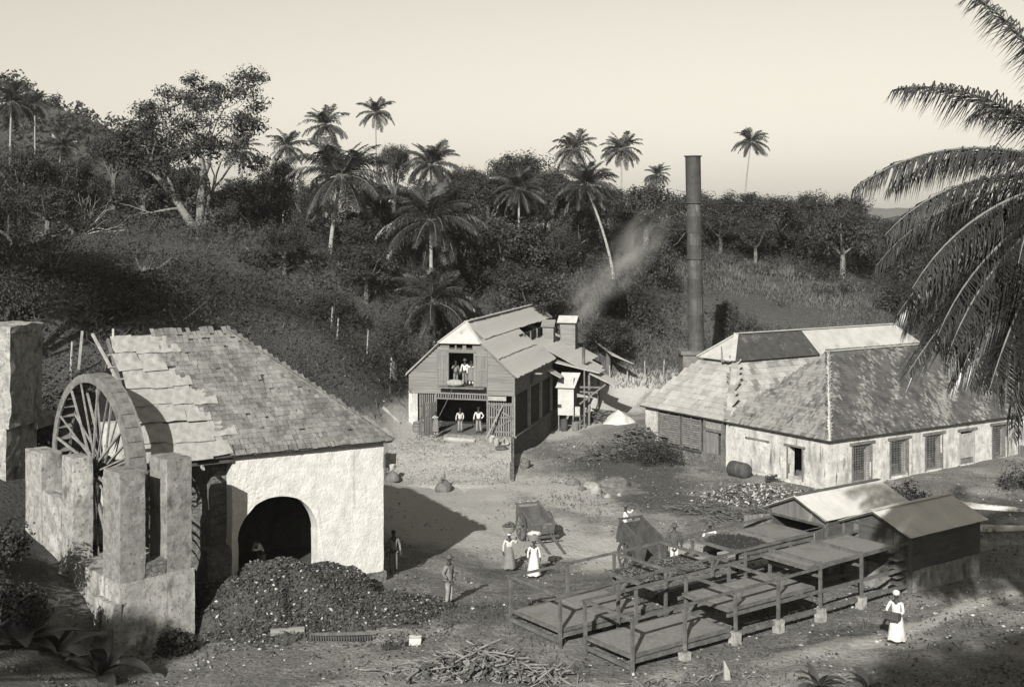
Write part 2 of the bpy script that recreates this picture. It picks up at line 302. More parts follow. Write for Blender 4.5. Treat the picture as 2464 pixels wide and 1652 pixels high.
m_sheet = mat('zinc_sheet', .44, .36, scale=1.5, rough=.62, bump=.25, bscale=3, spec=.4, stain=(.26, 1.0, .58, .75))
m_patch = mat('flat_roof_sheet', .33, .24, scale=2.5, rough=.75, bump=.3, stain=[(.20, 1.4, .54, .72), (.13, 4.0, .62, .74)])
m_corr = mat('corrugated_zinc', .36, .27, scale=1.2, rough=.7, spec=.25, bump=.12, stain=[(.22, .8, .56, .74), (.16, 2.2, .66, .8, (1, 1, 1))])
m_board = mat('weathered_board', .20, .13, scale=1.5, bump=.5, bscale=9, stretch=(.25, 1, 4), stain=(.20, .9, .6, .8))
m_board_v = mat('weathered_upright_board', .20, .13, scale=1.8, bump=.5, bscale=9, stretch=(4, 4, .25), stain=(.24, 1.2, .58, .75))
m_beam = mat('grey_timber', .17, .10, scale=3, bump=.5, bscale=12, stretch=(1, 1, 1))
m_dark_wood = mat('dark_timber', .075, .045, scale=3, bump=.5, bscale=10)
m_pale_wood = mat('bleached_timber', .34, .24, scale=3, bump=.4, bscale=10)
m_iron = mat('rusty_iron', .065, .04, scale=2.5, rough=.7, bump=.3, spec=.3, stain=(.15, 1.4, .58, .75, (1, 1, .3)))
m_brick = mat('chimney_brick', .17, .10, scale=3, bump=.7, bscale=12)

def gridbox(mb, x0, x1, y0, y1, z0, z1, st=.4):
    def lin(a, b): n = max(1, int(round((b - a) / st))); return [a + (b - a) * i / n for i in range(n + 1)]
    xs, ys, zs = lin(x0, x1), lin(y0, y1), lin(z0, z1); key = {}; V = []; F = []
    def vid(p):
        k = (round(p[0], 4), round(p[1], 4), round(p[2], 4))
        if k not in key: key[k] = len(V); V.append(p)
        return key[k]
    def face(A, B, fn):
        for i in range(len(A) - 1):
            for j in range(len(B) - 1): F.append((vid(fn(A[i], B[j])), vid(fn(A[i + 1], B[j])), vid(fn(A[i + 1], B[j + 1])), vid(fn(A[i], B[j + 1]))))
    for z in (z0, z1): face(xs, ys, lambda a, b: (a, b, z))
    for y in (y0, y1): face(xs, zs, lambda a, b: (a, y, b))
    for x in (x0, x1): face(ys, zs, lambda a, b: (x, a, b))
    return mb.add(V, F)

def shingle_slope(roof, O, U, V, umin, umax, vlen, expo, wid, mats, pick, nparts=0, keep=None, rs=None, th=.022, rag=1.0, name='shingle', near=None):
    """courses of separate shingles on the plane O + u U + v V; the first nparts (nearest, by near(u,v)) are objects, the others one joined part"""
    rs = rs or random.Random(3); U = Vector(U).normalized(); V = Vector(V).normalized(); Nn = U.cross(V).normalized()
    if Nn.z < 0: Nn = -Nn
    L = expo * 1.75; items = []
    rows = int(vlen / expo)
    for r in range(rows + 1):
        v = r * expo; a, b = umin(v), umax(v); u = a - rs.random() * wid
        while u < b:
            w_ = wid * rs.uniform(.7, 1.25)
            c = u + w_ / 2
            if a - .02 < c < b + .05 and not (keep and not keep(c, v)): items.append((c, v, w_, r))
            u += w_
    meshes = {}
    def mesh_for(mi, wi):
        if (mi, wi) not in meshes:
            w_ = wid * (.78, .97, 1.17)[wi]; mb = MB(); mb.bx(-w_ / 2 + .006, w_ / 2 - .006, 0, L, 0, th); meshes[(mi, wi)] = mb.mesh(name, mats[mi])
        return meshes[(mi, wi)]
    def matrix(c, v, r):
        tilt = .055 + rs.uniform(-.01, .03) * rag; yaw = rs.gauss(0, .03) * rag
        M = Matrix((U, V, Nn)).transposed().to_4x4(); p = Vector(O) + U * c + V * (v + rs.gauss(0, .012) * rag) + Nn * (.03 + rs.random() * .012)
        return Matrix.Translation(p) @ M @ Matrix.Rotation(yaw, 4, 'Z') @ Matrix.Rotation(-tilt, 4, 'X')
    items.sort(key=(lambda t: near(t[0], t[1])) if near else (lambda t: t[1]))
    mb = MB()
    for i, (c, v, w_, r) in enumerate(items):
        mi = pick(c, v, rs); M = matrix(c, v, r)
        if i < nparts: inst(name, mesh_for(mi, 0 if w_ < wid * .88 else (1 if w_ < wid * 1.07 else 2)), roof, M)
        else: mb.cur = mi; mb.bx(-w_ / 2 + .006, w_ / 2 - .006, 0, L, 0, th, M)
    if mb.v: tag(mb.obj(name + 's_beyond', mats, roof), kind='stuff')
def corr_mesh(name, wd, ln, mats, waves=5, amp=.042, seg=2):
    V = []; n = waves * 4
    for j in range(seg + 1):
        for i in range(n + 1): V.append((wd * i / n, ln * j / seg, amp * math.sin(2 * math.pi * i / 4)))
    F = [(j * (n + 1) + i, j * (n + 1) + i + 1, (j + 1) * (n + 1) + i + 1, (j + 1) * (n + 1) + i) for j in range(seg) for i in range(n)]
    me = bpy.data.meshes.new(name); me.from_pydata(V, [], F); me.materials.append(mats); me.polygons.foreach_set('use_smooth', [True] * len(F)); return me
def basis(O, U, V):
    U = Vector(U).normalized(); V = Vector(V).normalized(); Nn = U.cross(V).normalized()
    return Matrix.Translation(Vector(O)) @ Matrix((U, V, Nn)).transposed().to_4x4()

# ================================================================ mill house
mill = root('mill_house', 'large whitewashed stone mill house with arched opening and ragged shingle roof', 'building', (-5.0, 46.9, 0), 30)
mb = MB()
AX, AR, ASP = -4.24, 1.55, 2.18      # arch centre, radius, springing
def arch(x):
    d = abs(x - AX); return ASP + math.sqrt(max(AR * AR - d * d, 0)) if d < AR else -.6
xs = [-6.0 + i * .17 for i in range(1)] + [AX - AR * math.cos(math.pi * i / 26) for i in range(27)] + [AX + AR + (0 - AX - AR) * i / 8 for i in range(1, 9)]
V = []; F = []; nr = 12
cols = []
for i, x in enumerate(xs):
    lows = [-.6] if x <= AX - AR - 1e-6 or x > AX + AR + 1e-6 else [ASP + math.sqrt(max(AR * AR - (x - AX) ** 2, 0))]
    cols.append(lows[0])
def strip(y):
    ids = {}
    for i, x in enumerate(xs):
        inside = abs(x - AX) <= AR + 1e-6
        for part_ in ((0, 1) if abs(abs(x - AX) - AR) < 1e-5 else (1,)) :
            lo = (ASP if inside else -.6) if part_ == 0 else cols[i]
        lo = cols[i]
        for j in range(nr + 1): ids[(i, j)] = len(V); V.append((x, y, lo + (5.5 - lo) * j / nr))
    return ids
fr_, bk_ = strip(0.0), strip(.7)
# jambs below the springing
for ids in (fr_, bk_):
    for i in range(len(xs) - 1):
        for j in range(nr): F.append((ids[(i, j)], ids[(i + 1, j)], ids[(i + 1, j + 1)], ids[(i, j + 1)]))
for i in range(len(xs) - 1): F.append((fr_[(i, 0)], fr_[(i + 1, 0)], bk_[(i + 1, 0)], bk_[(i, 0)]))
for i in range(len(xs) - 1): F.append((fr_[(i, nr)], fr_[(i + 1, nr)], bk_[(i + 1, nr)], bk_[(i, nr)]))
for i in (0, len(xs) - 1):
    for j in range(nr): F.append((fr_[(i, j)], fr_[(i, j + 1)], bk_[(i, j + 1)], bk_[(i, j)]))
# the column just outside each side of the arch runs from springing to ground as a narrow sloped strip: close it with jamb posts
mb.add(V, F)
gridbox(mb, AX + AR - .02, AX + AR + .42, .002, .70, -.6, ASP + .05, .3); gridbox(mb, -6.02, AX - AR + .02, .002, .7, -.6, ASP + .05, .3)
mb.jit(.035, .9, 3.0); mb.jit(.02, 3.0, 5.0)
mb.obj('front_wall', m_lime, mill)
mb = MB(); gridbox(mb, -.7, .03, .7, 9.8, -.6, 5.5, .8); gridbox(mb, -8.7, -.7, 9.1, 9.8, -.6, 5.5, .8); mb.jit(.03, .8, 1); mb.obj('rear_wall', m_lime_old, mill)
mb = MB(); gridbox(mb, -6.55, -5.95, .72, 3.4, -.6, 5.45, .35); gridbox(mb, -8.6, -6.55, 2.9, 3.4, -.6, 5.3, .4); gridbox(mb, -6.9, -6.0, -.02, .75, -.6, 2.0, .3); mb.jit(.10, 1.6, 5); mb.obj('ruined_wall', m_rubble, mill)
mb = MB(); gridbox(mb, -.05, .06, -.16, .3, -.5, .38, .25); gridbox(mb, -2.3, -.05, -.14, .0, -.5, .35, .25); mb.jit(.05, 2.2); mb.obj('stone_footing', m_rubble, mill)
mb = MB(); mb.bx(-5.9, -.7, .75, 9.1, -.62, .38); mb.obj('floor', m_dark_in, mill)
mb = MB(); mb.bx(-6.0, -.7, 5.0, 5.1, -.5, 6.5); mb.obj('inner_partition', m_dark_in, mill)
mroof = inst('roof', None, mill); 
EZ, RZ, RY = 5.42, 9.5, 4.9
vl = math.hypot(RY + .3, RZ - EZ); VV = ((0), (RY + .3) / vl, (RZ - EZ) / vl); UU = (1, 0, 0); OO = (-9.0, -.3, EZ)
mb = MB(); mb.slab([(-9.0, -.28, EZ - .02), (.25, -.28, EZ - .02), (-4.75, RY, RZ - .02), (-9.25, RY, RZ - .02)], .05); mb.obj('front_sheathing', m_dark_wood, mroof)
mb = MB(); mb.slab([(.3, -.3, EZ), (.3, 10.1, EZ), (-4.7, RY, RZ)], .08); mb.obj('hip_slope', m_sh[1], mroof)
mb = MB(); mb.slab([(.3, 10.1, EZ), (-9.0, 10.1, EZ), (-9.2, RY, RZ), (-4.7, RY, RZ)], .08); mb.obj('rear_slope', m_sh[1], mroof)
umaxf = lambda v: (9.3 - 5.0 * v / vl); uminf = lambda v: (-.05 - .2 * v / vl)
bound = lambda v: 2.75 - .9 * (v > 1.2) * .35 - 1.35 * max(0, (v - 2.2)) / 4.4 + .18 * math.sin(int(v / .95) * 2.3)
def pk(u, v, rs):
    n = mnoise.noise(Vector((u * .9 + v * .5, v * .35, 2.0))); x = n * .8 + rs.gauss(0, .32) + (.22 if v > 4.2 and u < 4 else 0)
    return 0 if x > .22 else (2 if x < -.30 else 1)
shingle_slope(mroof, OO, UU, VV, uminf, umaxf, vl - .1, .25, .175, m_sh, pk, nparts=300, keep=lambda u, v: u > bound(v) and not (v > vl - .9 and rnd.random() < .2) and rnd.random() > .015, near=lambda u, v: v - .12 * u, rs=random.Random(11), rag=1.3)
rs = random.Random(5)
sheetM = []
for k in range(4):
    b_ = MB(); w_, l_ = (.92, 1.05) if k % 2 else (.8, 1.0); n = 4
    b_.add([(w_ * i / n, l_ * j / 3, .012 * rs.gauss(0, 1) + (.02 if j == 0 else 0)) for j in range(4) for i in range(n + 1)], [(j * (n + 1) + i, j * (n + 1) + i + 1, (j + 1) * (n + 1) + i + 1, (j + 1) * (n + 1) + i) for j in range(3) for i in range(n)])
    sheetM.append(b_.mesh('patch_sheet', m_patch))
for r in range(7):
    v = r * .93; u = uminf(v) - rs.uniform(.0, .14)
    while u < bound(v + .3):
        q = rs.randrange(4); inst('patch_sheet', sheetM[q], mroof, basis(Vector(OO) + Vector(UU) * u + Vector(VV) * (v - .05), UU, VV) @ Matrix.Translation((0, 0, .06 + .02 * rs.random())) @ Matrix.Rotation(-.035 - .02 * rs.random(), 4, 'X') @ Matrix.Rotation(rs.gauss(0, .035), 4, 'Z') @ Matrix.Translation((0, rs.gauss(0, .05), 0))); u += (.9, .78)[q % 2 == 0]
for i in range(22):   # hip boards down the right-hand edge
    t0, t1 = i / 22, (i + 1.15) / 22; A = Vector((.3, -.3, EZ)).lerp(Vector((-4.7, RY, RZ)), t0); Bv = Vector((.3, -.3, EZ)).lerp(Vector((-4.7, RY, RZ)), min(t1, 1)); b_ = MB(); b_.beam(A + Vector((0, 0, .09)), Bv + Vector((0, 0, .07)), .24, .03); b_.obj('hip_shingle', m_sh[rs.choice([0, 0, 1])], mroof)
for i in range(9):    # broken battens and rafters showing at the left verge
    v = .4 + i * .66; y = -.3 + VV[1] * v; z = EZ + VV[2] * v; b_ = MB(); b_.beam((-9.35 - rs.uniform(0, .35) - .2 * v / vl, y, z - .06), (-8.7, y, z - .06), .07, .05); b_.obj('batten', m_pale_wood if i > 5 else m_beam, mroof)
for x, s_ in ((-9.3, 0), (-9.0, .1)):
    b_ = MB(); b_.beam((x + .1, -.3 + s_, EZ - .1), (x - .1, RY, RZ - .12), .09, .14); b_.obj('rafter', m_beam, mroof)
for p0, p1 in (((-9.9, 5.2, 9.6), (-9.3, 3.0, 7.8)), ((-9.5, 3.4, 7.7), (-9.15, RY + .2, 9.75)), ((-10.3, 5.8, 8.2), (-10.2, 5.6, 9.7)), ((-9.9, 1.6, 5.2), (-9.2, 2.4, 7.3))):
    b_ = MB(); b_.beam(p0, p1, .08, .1); b_.obj('broken_rafter', m_pale_wood, mroof)
b_ = MB(); b_.beam((-9.3, -.05, EZ - .18), (-6.0, -.05, EZ - .16), .16, .18); b_.obj('wall_plate', m_dark_wood, mroof)
mb = MB(); mb.tube([(-7.1, .1, 5.15), (-7.2, -.5, 5.1)], .07, 6); mb.obj('projecting_peg', m_pale_wood, mill)

# ================================================================ wheel pit and water wheel
pit = root('wheel_pit', 'rough masonry wheel pit with four tall square piers beside the water wheel', 'wheel pit', (-12.56, 38.6, 0), 42.5)
mb = MB(); gridbox(mb, 0, .86, 0, 8.0, -1.0, 2.25, .25); mb.jit(.03, .9, 2); mb.jit(.02, 3.5, 2); mb.obj('left_wall', m_pit, pit)
mb = MB(); gridbox(mb, 1.63, 2.62, 0, 8.0, -1.0, 2.3, .25); mb.jit(.03, .9, 4); mb.jit(.02, 3.5, 4); mb.obj('right_wall', m_pit, pit)
mb = MB(); gridbox(mb, .86, 1.63, .0, .8, -1.0, 2.26, .2); mb.jit(.03, .9, 6); mb.jit(.02, 3.5, 6); mb.obj('front_wall', m_pit, pit)
mb = MB(); gridbox(mb, .86, 1.63, 6.8, 8.0, -1.0, 2.0, .4); mb.jit(.05, .9, 6); mb.obj('rear_wall', m_pit, pit)
mb = MB(); gridbox(mb, .9, 1.60, .05, .6, 2.2, 2.75, .25); mb.jit(.12, 2.0, 6); mb.obj('broken_masonry', m_rubble, pit)
for nm, b6 in (('pier', (.02, .88, .03, 1.3, 2.2, 5.78)), ('pier', (1.65, 2.53, .05, 1.3, 2.2, 6.0)), ('pier', (.03, .72, 3.72, 4.7, 2.2, 5.75)), ('pier', (.0, .75, 6.45, 8.0, 1.4, 5.55))):
    mb = MB(); gridbox(mb, *b6, .16); mb.jit(.022, 1.0, b6[2]); mb.jit(.018, 4.0, b6[2] + 3); mb.obj(nm, m_pit if b6[2] > 1 else m_grey_render, pit)
mb = MB(); gridbox(mb, .03, .8, 4.7, 6.5, 2.0, 4.2, .3); mb.jit(.14, 1.5, 9); mb.obj('infill_wall', m_pit, pit)
mb = MB(); gridbox(mb, -.62, .02, 3.9, 8.1, -1, 1.9, .35); mb.jit(.16, 1.1, 8); mb.obj('sloping_buttress', m_pit, pit)
mb = MB(); gridbox(mb, -.22, .02, -.05, 1.5, -1, 1.6, .35); mb.jit(.08, 1.1, 8); mb.obj('corner_buttress', m_pit, pit)

wheel = root('water_wheel', 'tall narrow wooden water wheel with thin spokes standing in masonry pit', 'water wheel', pit.matrix_basis @ Vector((1.25, 4.6, 5.2)), 42.5)
WR = 3.3
def ring(mb, x0, x1, r0, r1, n=48):
    V = []
    for i in range(n):
        t = 2 * math.pi * i / n; c, s = math.cos(t), math.sin(t)
        for x, r in ((x0, r0), (x0, r1), (x1, r1), (x1, r0)): V.append((x, r * c, r * s))
    F = []
    for i in range(n):
        a = i * 4; b = ((i + 1) % n) * 4
        for k in range(4): F.append((a + k, a + (k + 1) % 4, b + (k + 1) % 4, b + k))
    return mb.add(V, F)
m_wheel = mat('wheel_wood', .19, .11, scale=3, bump=.5, bscale=10, stain=(.10, 1.8, .58, .72))
m_wheel_p = mat('pale_wheel_wood', .25, .15, scale=3, bump=.5, bscale=10)
for x in (-.31, .24):
    mb = MB(); ring(mb, x, x + .07, WR - .30, WR); mb.obj('rim', m_wheel, wheel)
nb = 40; b_ = MB(); b_.bx(-.25, .25, -WR * math.pi / nb * .95, WR * math.pi / nb * .95, -.03, .03); sole = b_.mesh('sole_board', m_wheel)
for i in range(nb): inst('sole_board', sole, wheel, Matrix.Rotation(2 * math.pi * i / nb, 4, 'X') @ Matrix.Translation((0, 0, WR - .05 + rs.uniform(-.012, .012))))
b_ = MB(); b_.bx(-.24, .24, -.012, .012, -.28, 0.0); bucket = b_.mesh('bucket_board', m_wheel)
for i in range(nb): inst('bucket_board', bucket, wheel, Matrix.Rotation(2 * math.pi * (i + .5) / nb, 4, 'X') @ Matrix.Translation((0, 0, WR - .07)) @ Matrix.Rotation(.35, 4, 'X'))
for x in (-.28, .28):
    for i in range(8):
        t = 2 * math.pi * (i + .3) / 8; b_ = MB(); b_.beam((x * .8, .22 * math.cos(t + .5), .22 * math.sin(t + .5)), (x, (WR - .15) * math.cos(t), (WR - .15) * math.sin(t)), .08, .06, up=(1, 0, 0)); b_.obj('spoke', m_wheel_p, wheel)
    for i in range(8):
        t = 2 * math.pi * (i + .55) / 8; b_ = MB(); b_.beam((x * .5, .2 * math.cos(t + 1.5), .2 * math.sin(t + 1.5)), (x, (WR - .2) * math.cos(t + .1), (WR - .2) * math.sin(t + .1)), .05, .05, up=(1, 0, 0)); b_.obj('brace', m_wheel_p, wheel)
mb = MB(); mb.lathe([(.34, -.45), (.36, -.3), (.36, .3), (.34, .45)], 16, M=Matrix.Rotation(R_(90), 4, 'Y')); mb.obj('hub', m_dark_wood, wheel)
mb = MB(); mb.tube([(-1.2, 0, 0), (1.3, 0, 0)], .16, 10); mb.obj('axle', m_iron, wheel)

# ================================================================ aqueduct pier at the left edge
aq = root('aqueduct_pier', 'tall masonry aqueduct pier at left edge, bright face and shaded face', 'pier', (-20.4, 49, 0), -12)
mb = MB(); gridbox(mb, -3.2, 0, 0, 2.2, 5.55, 9.45, .3); mb.jit(.10, 1.1, 2); mb.obj('upper_block', m_pit, aq)
mb = MB(); gridbox(mb, -3.2, -.16, -.02, 2.1, .5, 5.6, .3); mb.jit(.06, 1.1, 4); mb.obj('lower_block', m_pit, aq)
mb = MB(); gridbox(mb, -3.2, .04, -.04, 2.25, 9.4, 9.72, .3); mb.jit(.11, 1.4, 4); mb.obj('coping', m_pit, aq)
mb = MB(); gridbox(mb, -.7, .12, 1.7, 3.6, 5.3, 5.75, .3); mb.jit(.07, .9, 4); mb.obj('ledge', m_grey_render, aq)

# ================================================================ barn
barn = root('boiling_house_barn', 'two-storey boarded barn with corrugated roof and open loft door', 'barn', (.16, 79.6, 0), -14)
W_, HE, HR = 7.35, 4.12, 7.45; CXB = -W_ / 2
rz = lambda x: HE + (HR - HE) * (1 - abs(x - CXB) / (W_ / 2))
LOFT = (-4.52, -2.8, 3.3, 5.48); DOOR = (-5.38, -1.86, -.2, 2.36)
mb = MB(); wall_grid(mb, lambda u, w_, z: (u, .05 + w_, z), -W_, 0, 2.83, 6.15, [LOFT, (-4.5, -4.1, 5.82, 6.12), (-3.99, -3.57, 5.82, 6.12), (-3.32, -2.88, 5.82, 6.12)], .06, 1.0)
mb.v = [(x, y, min(z, rz(x) - .06) if y < 1 else z) for x, y, z in mb.v]; mb.obj('gable_sheathing', m_dark_wood, barn)
z = 2.83; rs = random.Random(4)
while z < 6.1:
    h = .205; zc = z + h
    xl = -W_ if zc < HE else CXB - (W_ / 2) * (HR - zc) / (HR - HE) + .06; xr = 0 if zc < HE else CXB + (W_ / 2) * (HR - zc) / (HR - HE) - .06
    segs = [(xl, xr)]
    def cut(segs, a, b): return [s for p, q in segs for s in ((p, min(q, a)), (max(p, b), q)) if s[1] - s[0] > .03]
    if z + h > LOFT[2] + .05 and z < LOFT[3]: segs = cut(segs, LOFT[0], LOFT[1])
    if z + h > 5.86:
        for a, b in ((-4.5, -4.1), (-3.99, -3.57), (-3.32, -2.88)): segs = cut(segs, a, b)
    for a, b in segs:
        parts_ = [(a, b)]
        if b - a > 4: j = a + (b - a) * rs.uniform(.35, .65); parts_ = [(a, j), (j + .008, b)]
        for p, q in parts_:
            b_ = MB(); b_.add([(p, .035, z), (q, .035, z), (q, .005 - .015, z), (p, .005 - .015, z), (p, .045, z + h), (q, .045, z + h), (q, .022, z + h), (p, .022, z + h)], [(0, 1, 2, 3), (7, 6, 5, 4), (3, 2, 6, 7), (0, 4, 5, 1), (0, 3, 7, 4), (1, 5, 6, 2)]); b_.obj('clapboard', m_board, barn)
    z += .19
b_ = MB(); b_.bx(-W_ - .03, .03, -.05, .045, 2.72, 2.83); b_.obj('floor_beam', m_board, barn)
for xs_, nm in (((-5.4, -4.54), 'shutter'), ((-2.78, -1.84), 'shutter')):
    sh = inst(nm, None, barn)
    nbd = 5; wd_ = (xs_[1] - xs_[0]) / nbd
    for i in range(nbd): b_ = MB(); b_.bx(xs_[0] + i * wd_ + .004, xs_[0] + (i + 1) * wd_ - .004, -.055, -.022, 3.3, 5.5); b_.obj('shutter_board', m_board_v, sh)
    for zz in (3.55, 4.35, 5.3): b_ = MB(); b_.bx(xs_[0] + .03, xs_[1] - .03, -.085, -.055, zz, zz + .12); b_.obj('ledge', m_board, sh)
b_ = MB(); b_.bx(-5.1, -1.9, -.75, .3, 3.18, 3.26); b_.obj('loft_platform', m_beam, barn)
for x in (-4.58, -2.74): b_ = MB(); b_.bx(x - .05, x + .05, -.06, .12, 3.26, 5.55); b_.obj('door_post', m_board_v, barn)
b_ = MB(); b_.bx(-4.65, -2.65, -.06, .12, 5.49, 5.6); b_.obj('door_lintel', m_board, barn)
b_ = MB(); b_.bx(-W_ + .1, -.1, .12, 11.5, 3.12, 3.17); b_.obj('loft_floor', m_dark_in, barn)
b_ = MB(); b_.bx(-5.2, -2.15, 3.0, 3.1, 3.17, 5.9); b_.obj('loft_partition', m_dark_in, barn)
# lower storey front
mb = MB(); gridbox(mb, -W_, -6.72, 0, .62, -.3, 2.72, .35); mb.jit(.02, 1.2); mb.obj('masonry_pier', m_lime_old, barn)
for i in range(9): b_ = MB(); x = -6.62 + i * .145; b_.bx(x, x + .075, .1, .13, .75 if i < 8 else -.1, 2.74); b_.obj('slat', m_board_v, barn)
b_ = MB(); b_.bx(-6.72, -5.3, .06, .12, .7, .8); b_.obj('slat_rail', m_board, barn)
b_ = MB(); b_.bx(-5.4, -1.8, -.03, .1, 2.36, 2.45); b_.obj('door_head', m_board, barn)
for i in range(21): b_ = MB(); x = -5.3 + i * .17; b_.bx(x, x + .08, .02, .05, 2.45, 2.74); b_.obj('transom_slat', m_board_v, barn)
for x in (-5.42, -1.84, -.07): b_ = MB(); b_.bx(x - .06, x + .06, -.04, .1, -.2, 2.72); b_.obj('post', m_beam, barn)
b_ = MB(); b_.bx(-1.78, -.55, -.05, .05, 2.38, 2.66); b_.obj('pale_panel', m_pale_wood, barn)
def gate(parent, M, w_, nm):
    g_ = inst(nm, None, parent, M)
    n = 10
    for i in range(n): b_ = MB(); x = .06 + i * (w_ - .14) / (n - 1); b_.bx(x - .045, x + .045, 0, .03, .05, 2.25); b_.obj('gate_slat', m_board_v, g_)
    for zz in (.25, 1.2, 2.05): b_ = MB(); b_.bx(0, w_, -.035, -.002, zz, zz + .13); b_.obj('gate_rail', m_beam, g_)
    for p0, p1 in (((.05, -.02, 2.1), (w_ - .05, -.02, 1.3)), ((.05, -.02, .3), (w_ - .05, -.02, 1.15))): b_ = MB(); b_.beam(p0, p1, .03, .11, up=(0, 0, 1)); b_.obj('gate_brace', m_beam, g_)
    return g_
gate(barn, Matrix.Translation((-1.76, -.07, .02)), 1.62, 'gate_leaf')
gate(barn, Matrix.Translation((-5.42, -.08, -.03)) @ Matrix.Rotation(R_(-112), 4, 'Z'), 1.62, 'gate_leaf')
b_ = MB(); b_.beam((-.75, -.22, 2.1), (-1.75, -.95, -.12), .13, .04); b_.obj('leaning_plank', m_pale_wood, barn)
# interior
mb = MB(); mb.bx(-W_, 0, .0, 22.5, -.16, .04); mb.obj('ground_floor', m_beam, barn)
mb = MB(); mb.bx(-W_, -W_ + .12, .6, 22.5, 0, HE); mb.obj('left_wall', m_dark_wood, barn)
mb = MB(); mb.bx(-W_, 0, 22.4, 22.5, 0, 4.0); mb.bx(-5.2, -2.15, 22.4, 22.5, 4.0, 5.95); mb.obj('rear_wall', m_dark_wood, barn)
mb = MB(); mb.bx(-W_ + .1, -.5, 6.2, 6.3, 0, 3.1); mb.obj('inner_partition', m_dark_in, barn)
# right side: boarded band, posts, recessed dark boarding, masonry base
z = 2.75
while z < HE - .05: b_ = MB(); b_.add([(0, 0, z), (.03, 0, z), (.02, 0, z + .205), (0, 0, z + .205), (0, 11.9, z), (.03, 11.9, z), (.02, 11.9, z + .205), (0, 11.9, z + .205)], [(0, 1, 2, 3), (7, 6, 5, 4), (0, 4, 5, 1), (1, 5, 6, 2), (2, 6, 7, 3), (3, 7, 4, 0)]); b_.obj('clapboard', m_board, barn); z += .195
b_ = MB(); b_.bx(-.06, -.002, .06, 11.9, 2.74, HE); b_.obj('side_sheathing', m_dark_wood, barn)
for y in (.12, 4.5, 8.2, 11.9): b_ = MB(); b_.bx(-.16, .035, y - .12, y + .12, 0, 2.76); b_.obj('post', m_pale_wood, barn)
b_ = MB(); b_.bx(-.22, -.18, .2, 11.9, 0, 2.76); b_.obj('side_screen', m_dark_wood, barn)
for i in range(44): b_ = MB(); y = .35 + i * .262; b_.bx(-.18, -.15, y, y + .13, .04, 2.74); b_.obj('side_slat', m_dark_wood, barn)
mb = MB(); gridbox(mb, -.5, .05, -.05, 22.5, -2.6, -.06, .5); mb.jit(.03, 1.1); mb.obj('masonry_base', m_rubble, barn)
b_ = MB(); b_.bx(-.1, .14, 0, 12.5, -.06, .06); b_.obj('sill_beam', m_beam, barn)
b_ = MB(); b_.bx(.03, .75, 4.9, 5.3, 3.62, 3.68); b_.obj('hoist_flap', m_pale_wood, barn); b_ = MB(); b_.bx(.005, .05, 4.6, 5.3, 2.95, 3.65); b_.obj('side_hatch', m_dark_in, barn)
# roof
broof = inst('roof', None, barn); sl = math.hypot(W_ / 2, HR - HE); Vr = (-(W_ / 2) / sl, 0, (HR - HE) / sl)
EO = .28
def eave_pt(y): return Vector((0, y, HE)) - Vector(Vr) * EO
cs = [corr_mesh('roof_sheet', .74, ln, m_corr, 5) for ln in (1.86, 1.8)]
sp_ = (sl + EO) / 3
for r in range(3):
    y = -.25; c = 0
    while y < (11.7 if r < 2 else 22.3):
        if r == 2 and y < 1.25: pass
        if r == 1 and 10.6 < y: y += .66; continue
        O_ = eave_pt(y) + Vector(Vr) * (sp_ * r - .06 + rs.gauss(0, .02)) + Vector((0, 0, .05 + .012 * (c % 2) + .02 * r + rs.random() * .015))
        if not (r == 2 and y < .85): inst('roof_sheet', cs[c % 2], broof, basis(O_, (0, 1, 0), Vr) @ Matrix.Rotation(-.03 + rs.gauss(0, .006), 4, 'X') @ Matrix.Rotation(rs.gauss(0, .012), 4, 'Z'))
        y += .66; c += 1
# hipped front cap
hz = 6.15; hk = 1.2
P1, P2, P3 = Vector((-5.22, -.3, hz - .02)), Vector((-2.24, -.3, hz - .02)), Vector((CXB, hk, HR + .03))
mb = MB(); mb.slab([P1, P2, P3], .03); mb.obj('hip_cap', m_sheet, broof)
mb = MB(); mb.slab([P2 + Vector((0, 0, .05)), P3 + Vector((0, 0, .05)), Vector((-2.24, hk, hz + .03))], .03); mb.obj('corner_sheet', m_corr, broof)
for y0, y1 in ((hk, 22.4),): mb = MB(); mb.slab([(-W_ - .2, -.2, HE - .19), (-5.2, -.25, hz), (CXB, hk, HR), (CXB, y1, HR), (-W_ - .2, y1, HE - .19)], .05); mb.obj('left_slope', m_corr, broof)
for i in range(17): b_ = MB(); ya = hk + i * 1.25; dz = -.12 * math.sin(math.pi * i / 17); b_.beam((CXB + .03, ya, HR + .06), (CXB + .03, ya + 1.3, HR + .06), .34, .02); b_.obj('ridge_cap', m_sheet, broof)
for A, Bv in ((P1, P3), (P2, P3)): b_ = MB(); b_.beam(A + Vector((0, 0, .05)), Bv + Vector((0, 0, .05)), .16, .03); b_.obj('hip_cap_strip', m_sheet, broof)
for A, Bv in (((-W_ - .12, -.1, HE - .12), (-5.2, -.1, hz - .06)), ((.12, -.12, HE - .16), (-2.25, -.12, hz - .06))): b_ = MB(); b_.beam(A, Bv, .04, .16); b_.obj('barge_board', m_beam, broof)
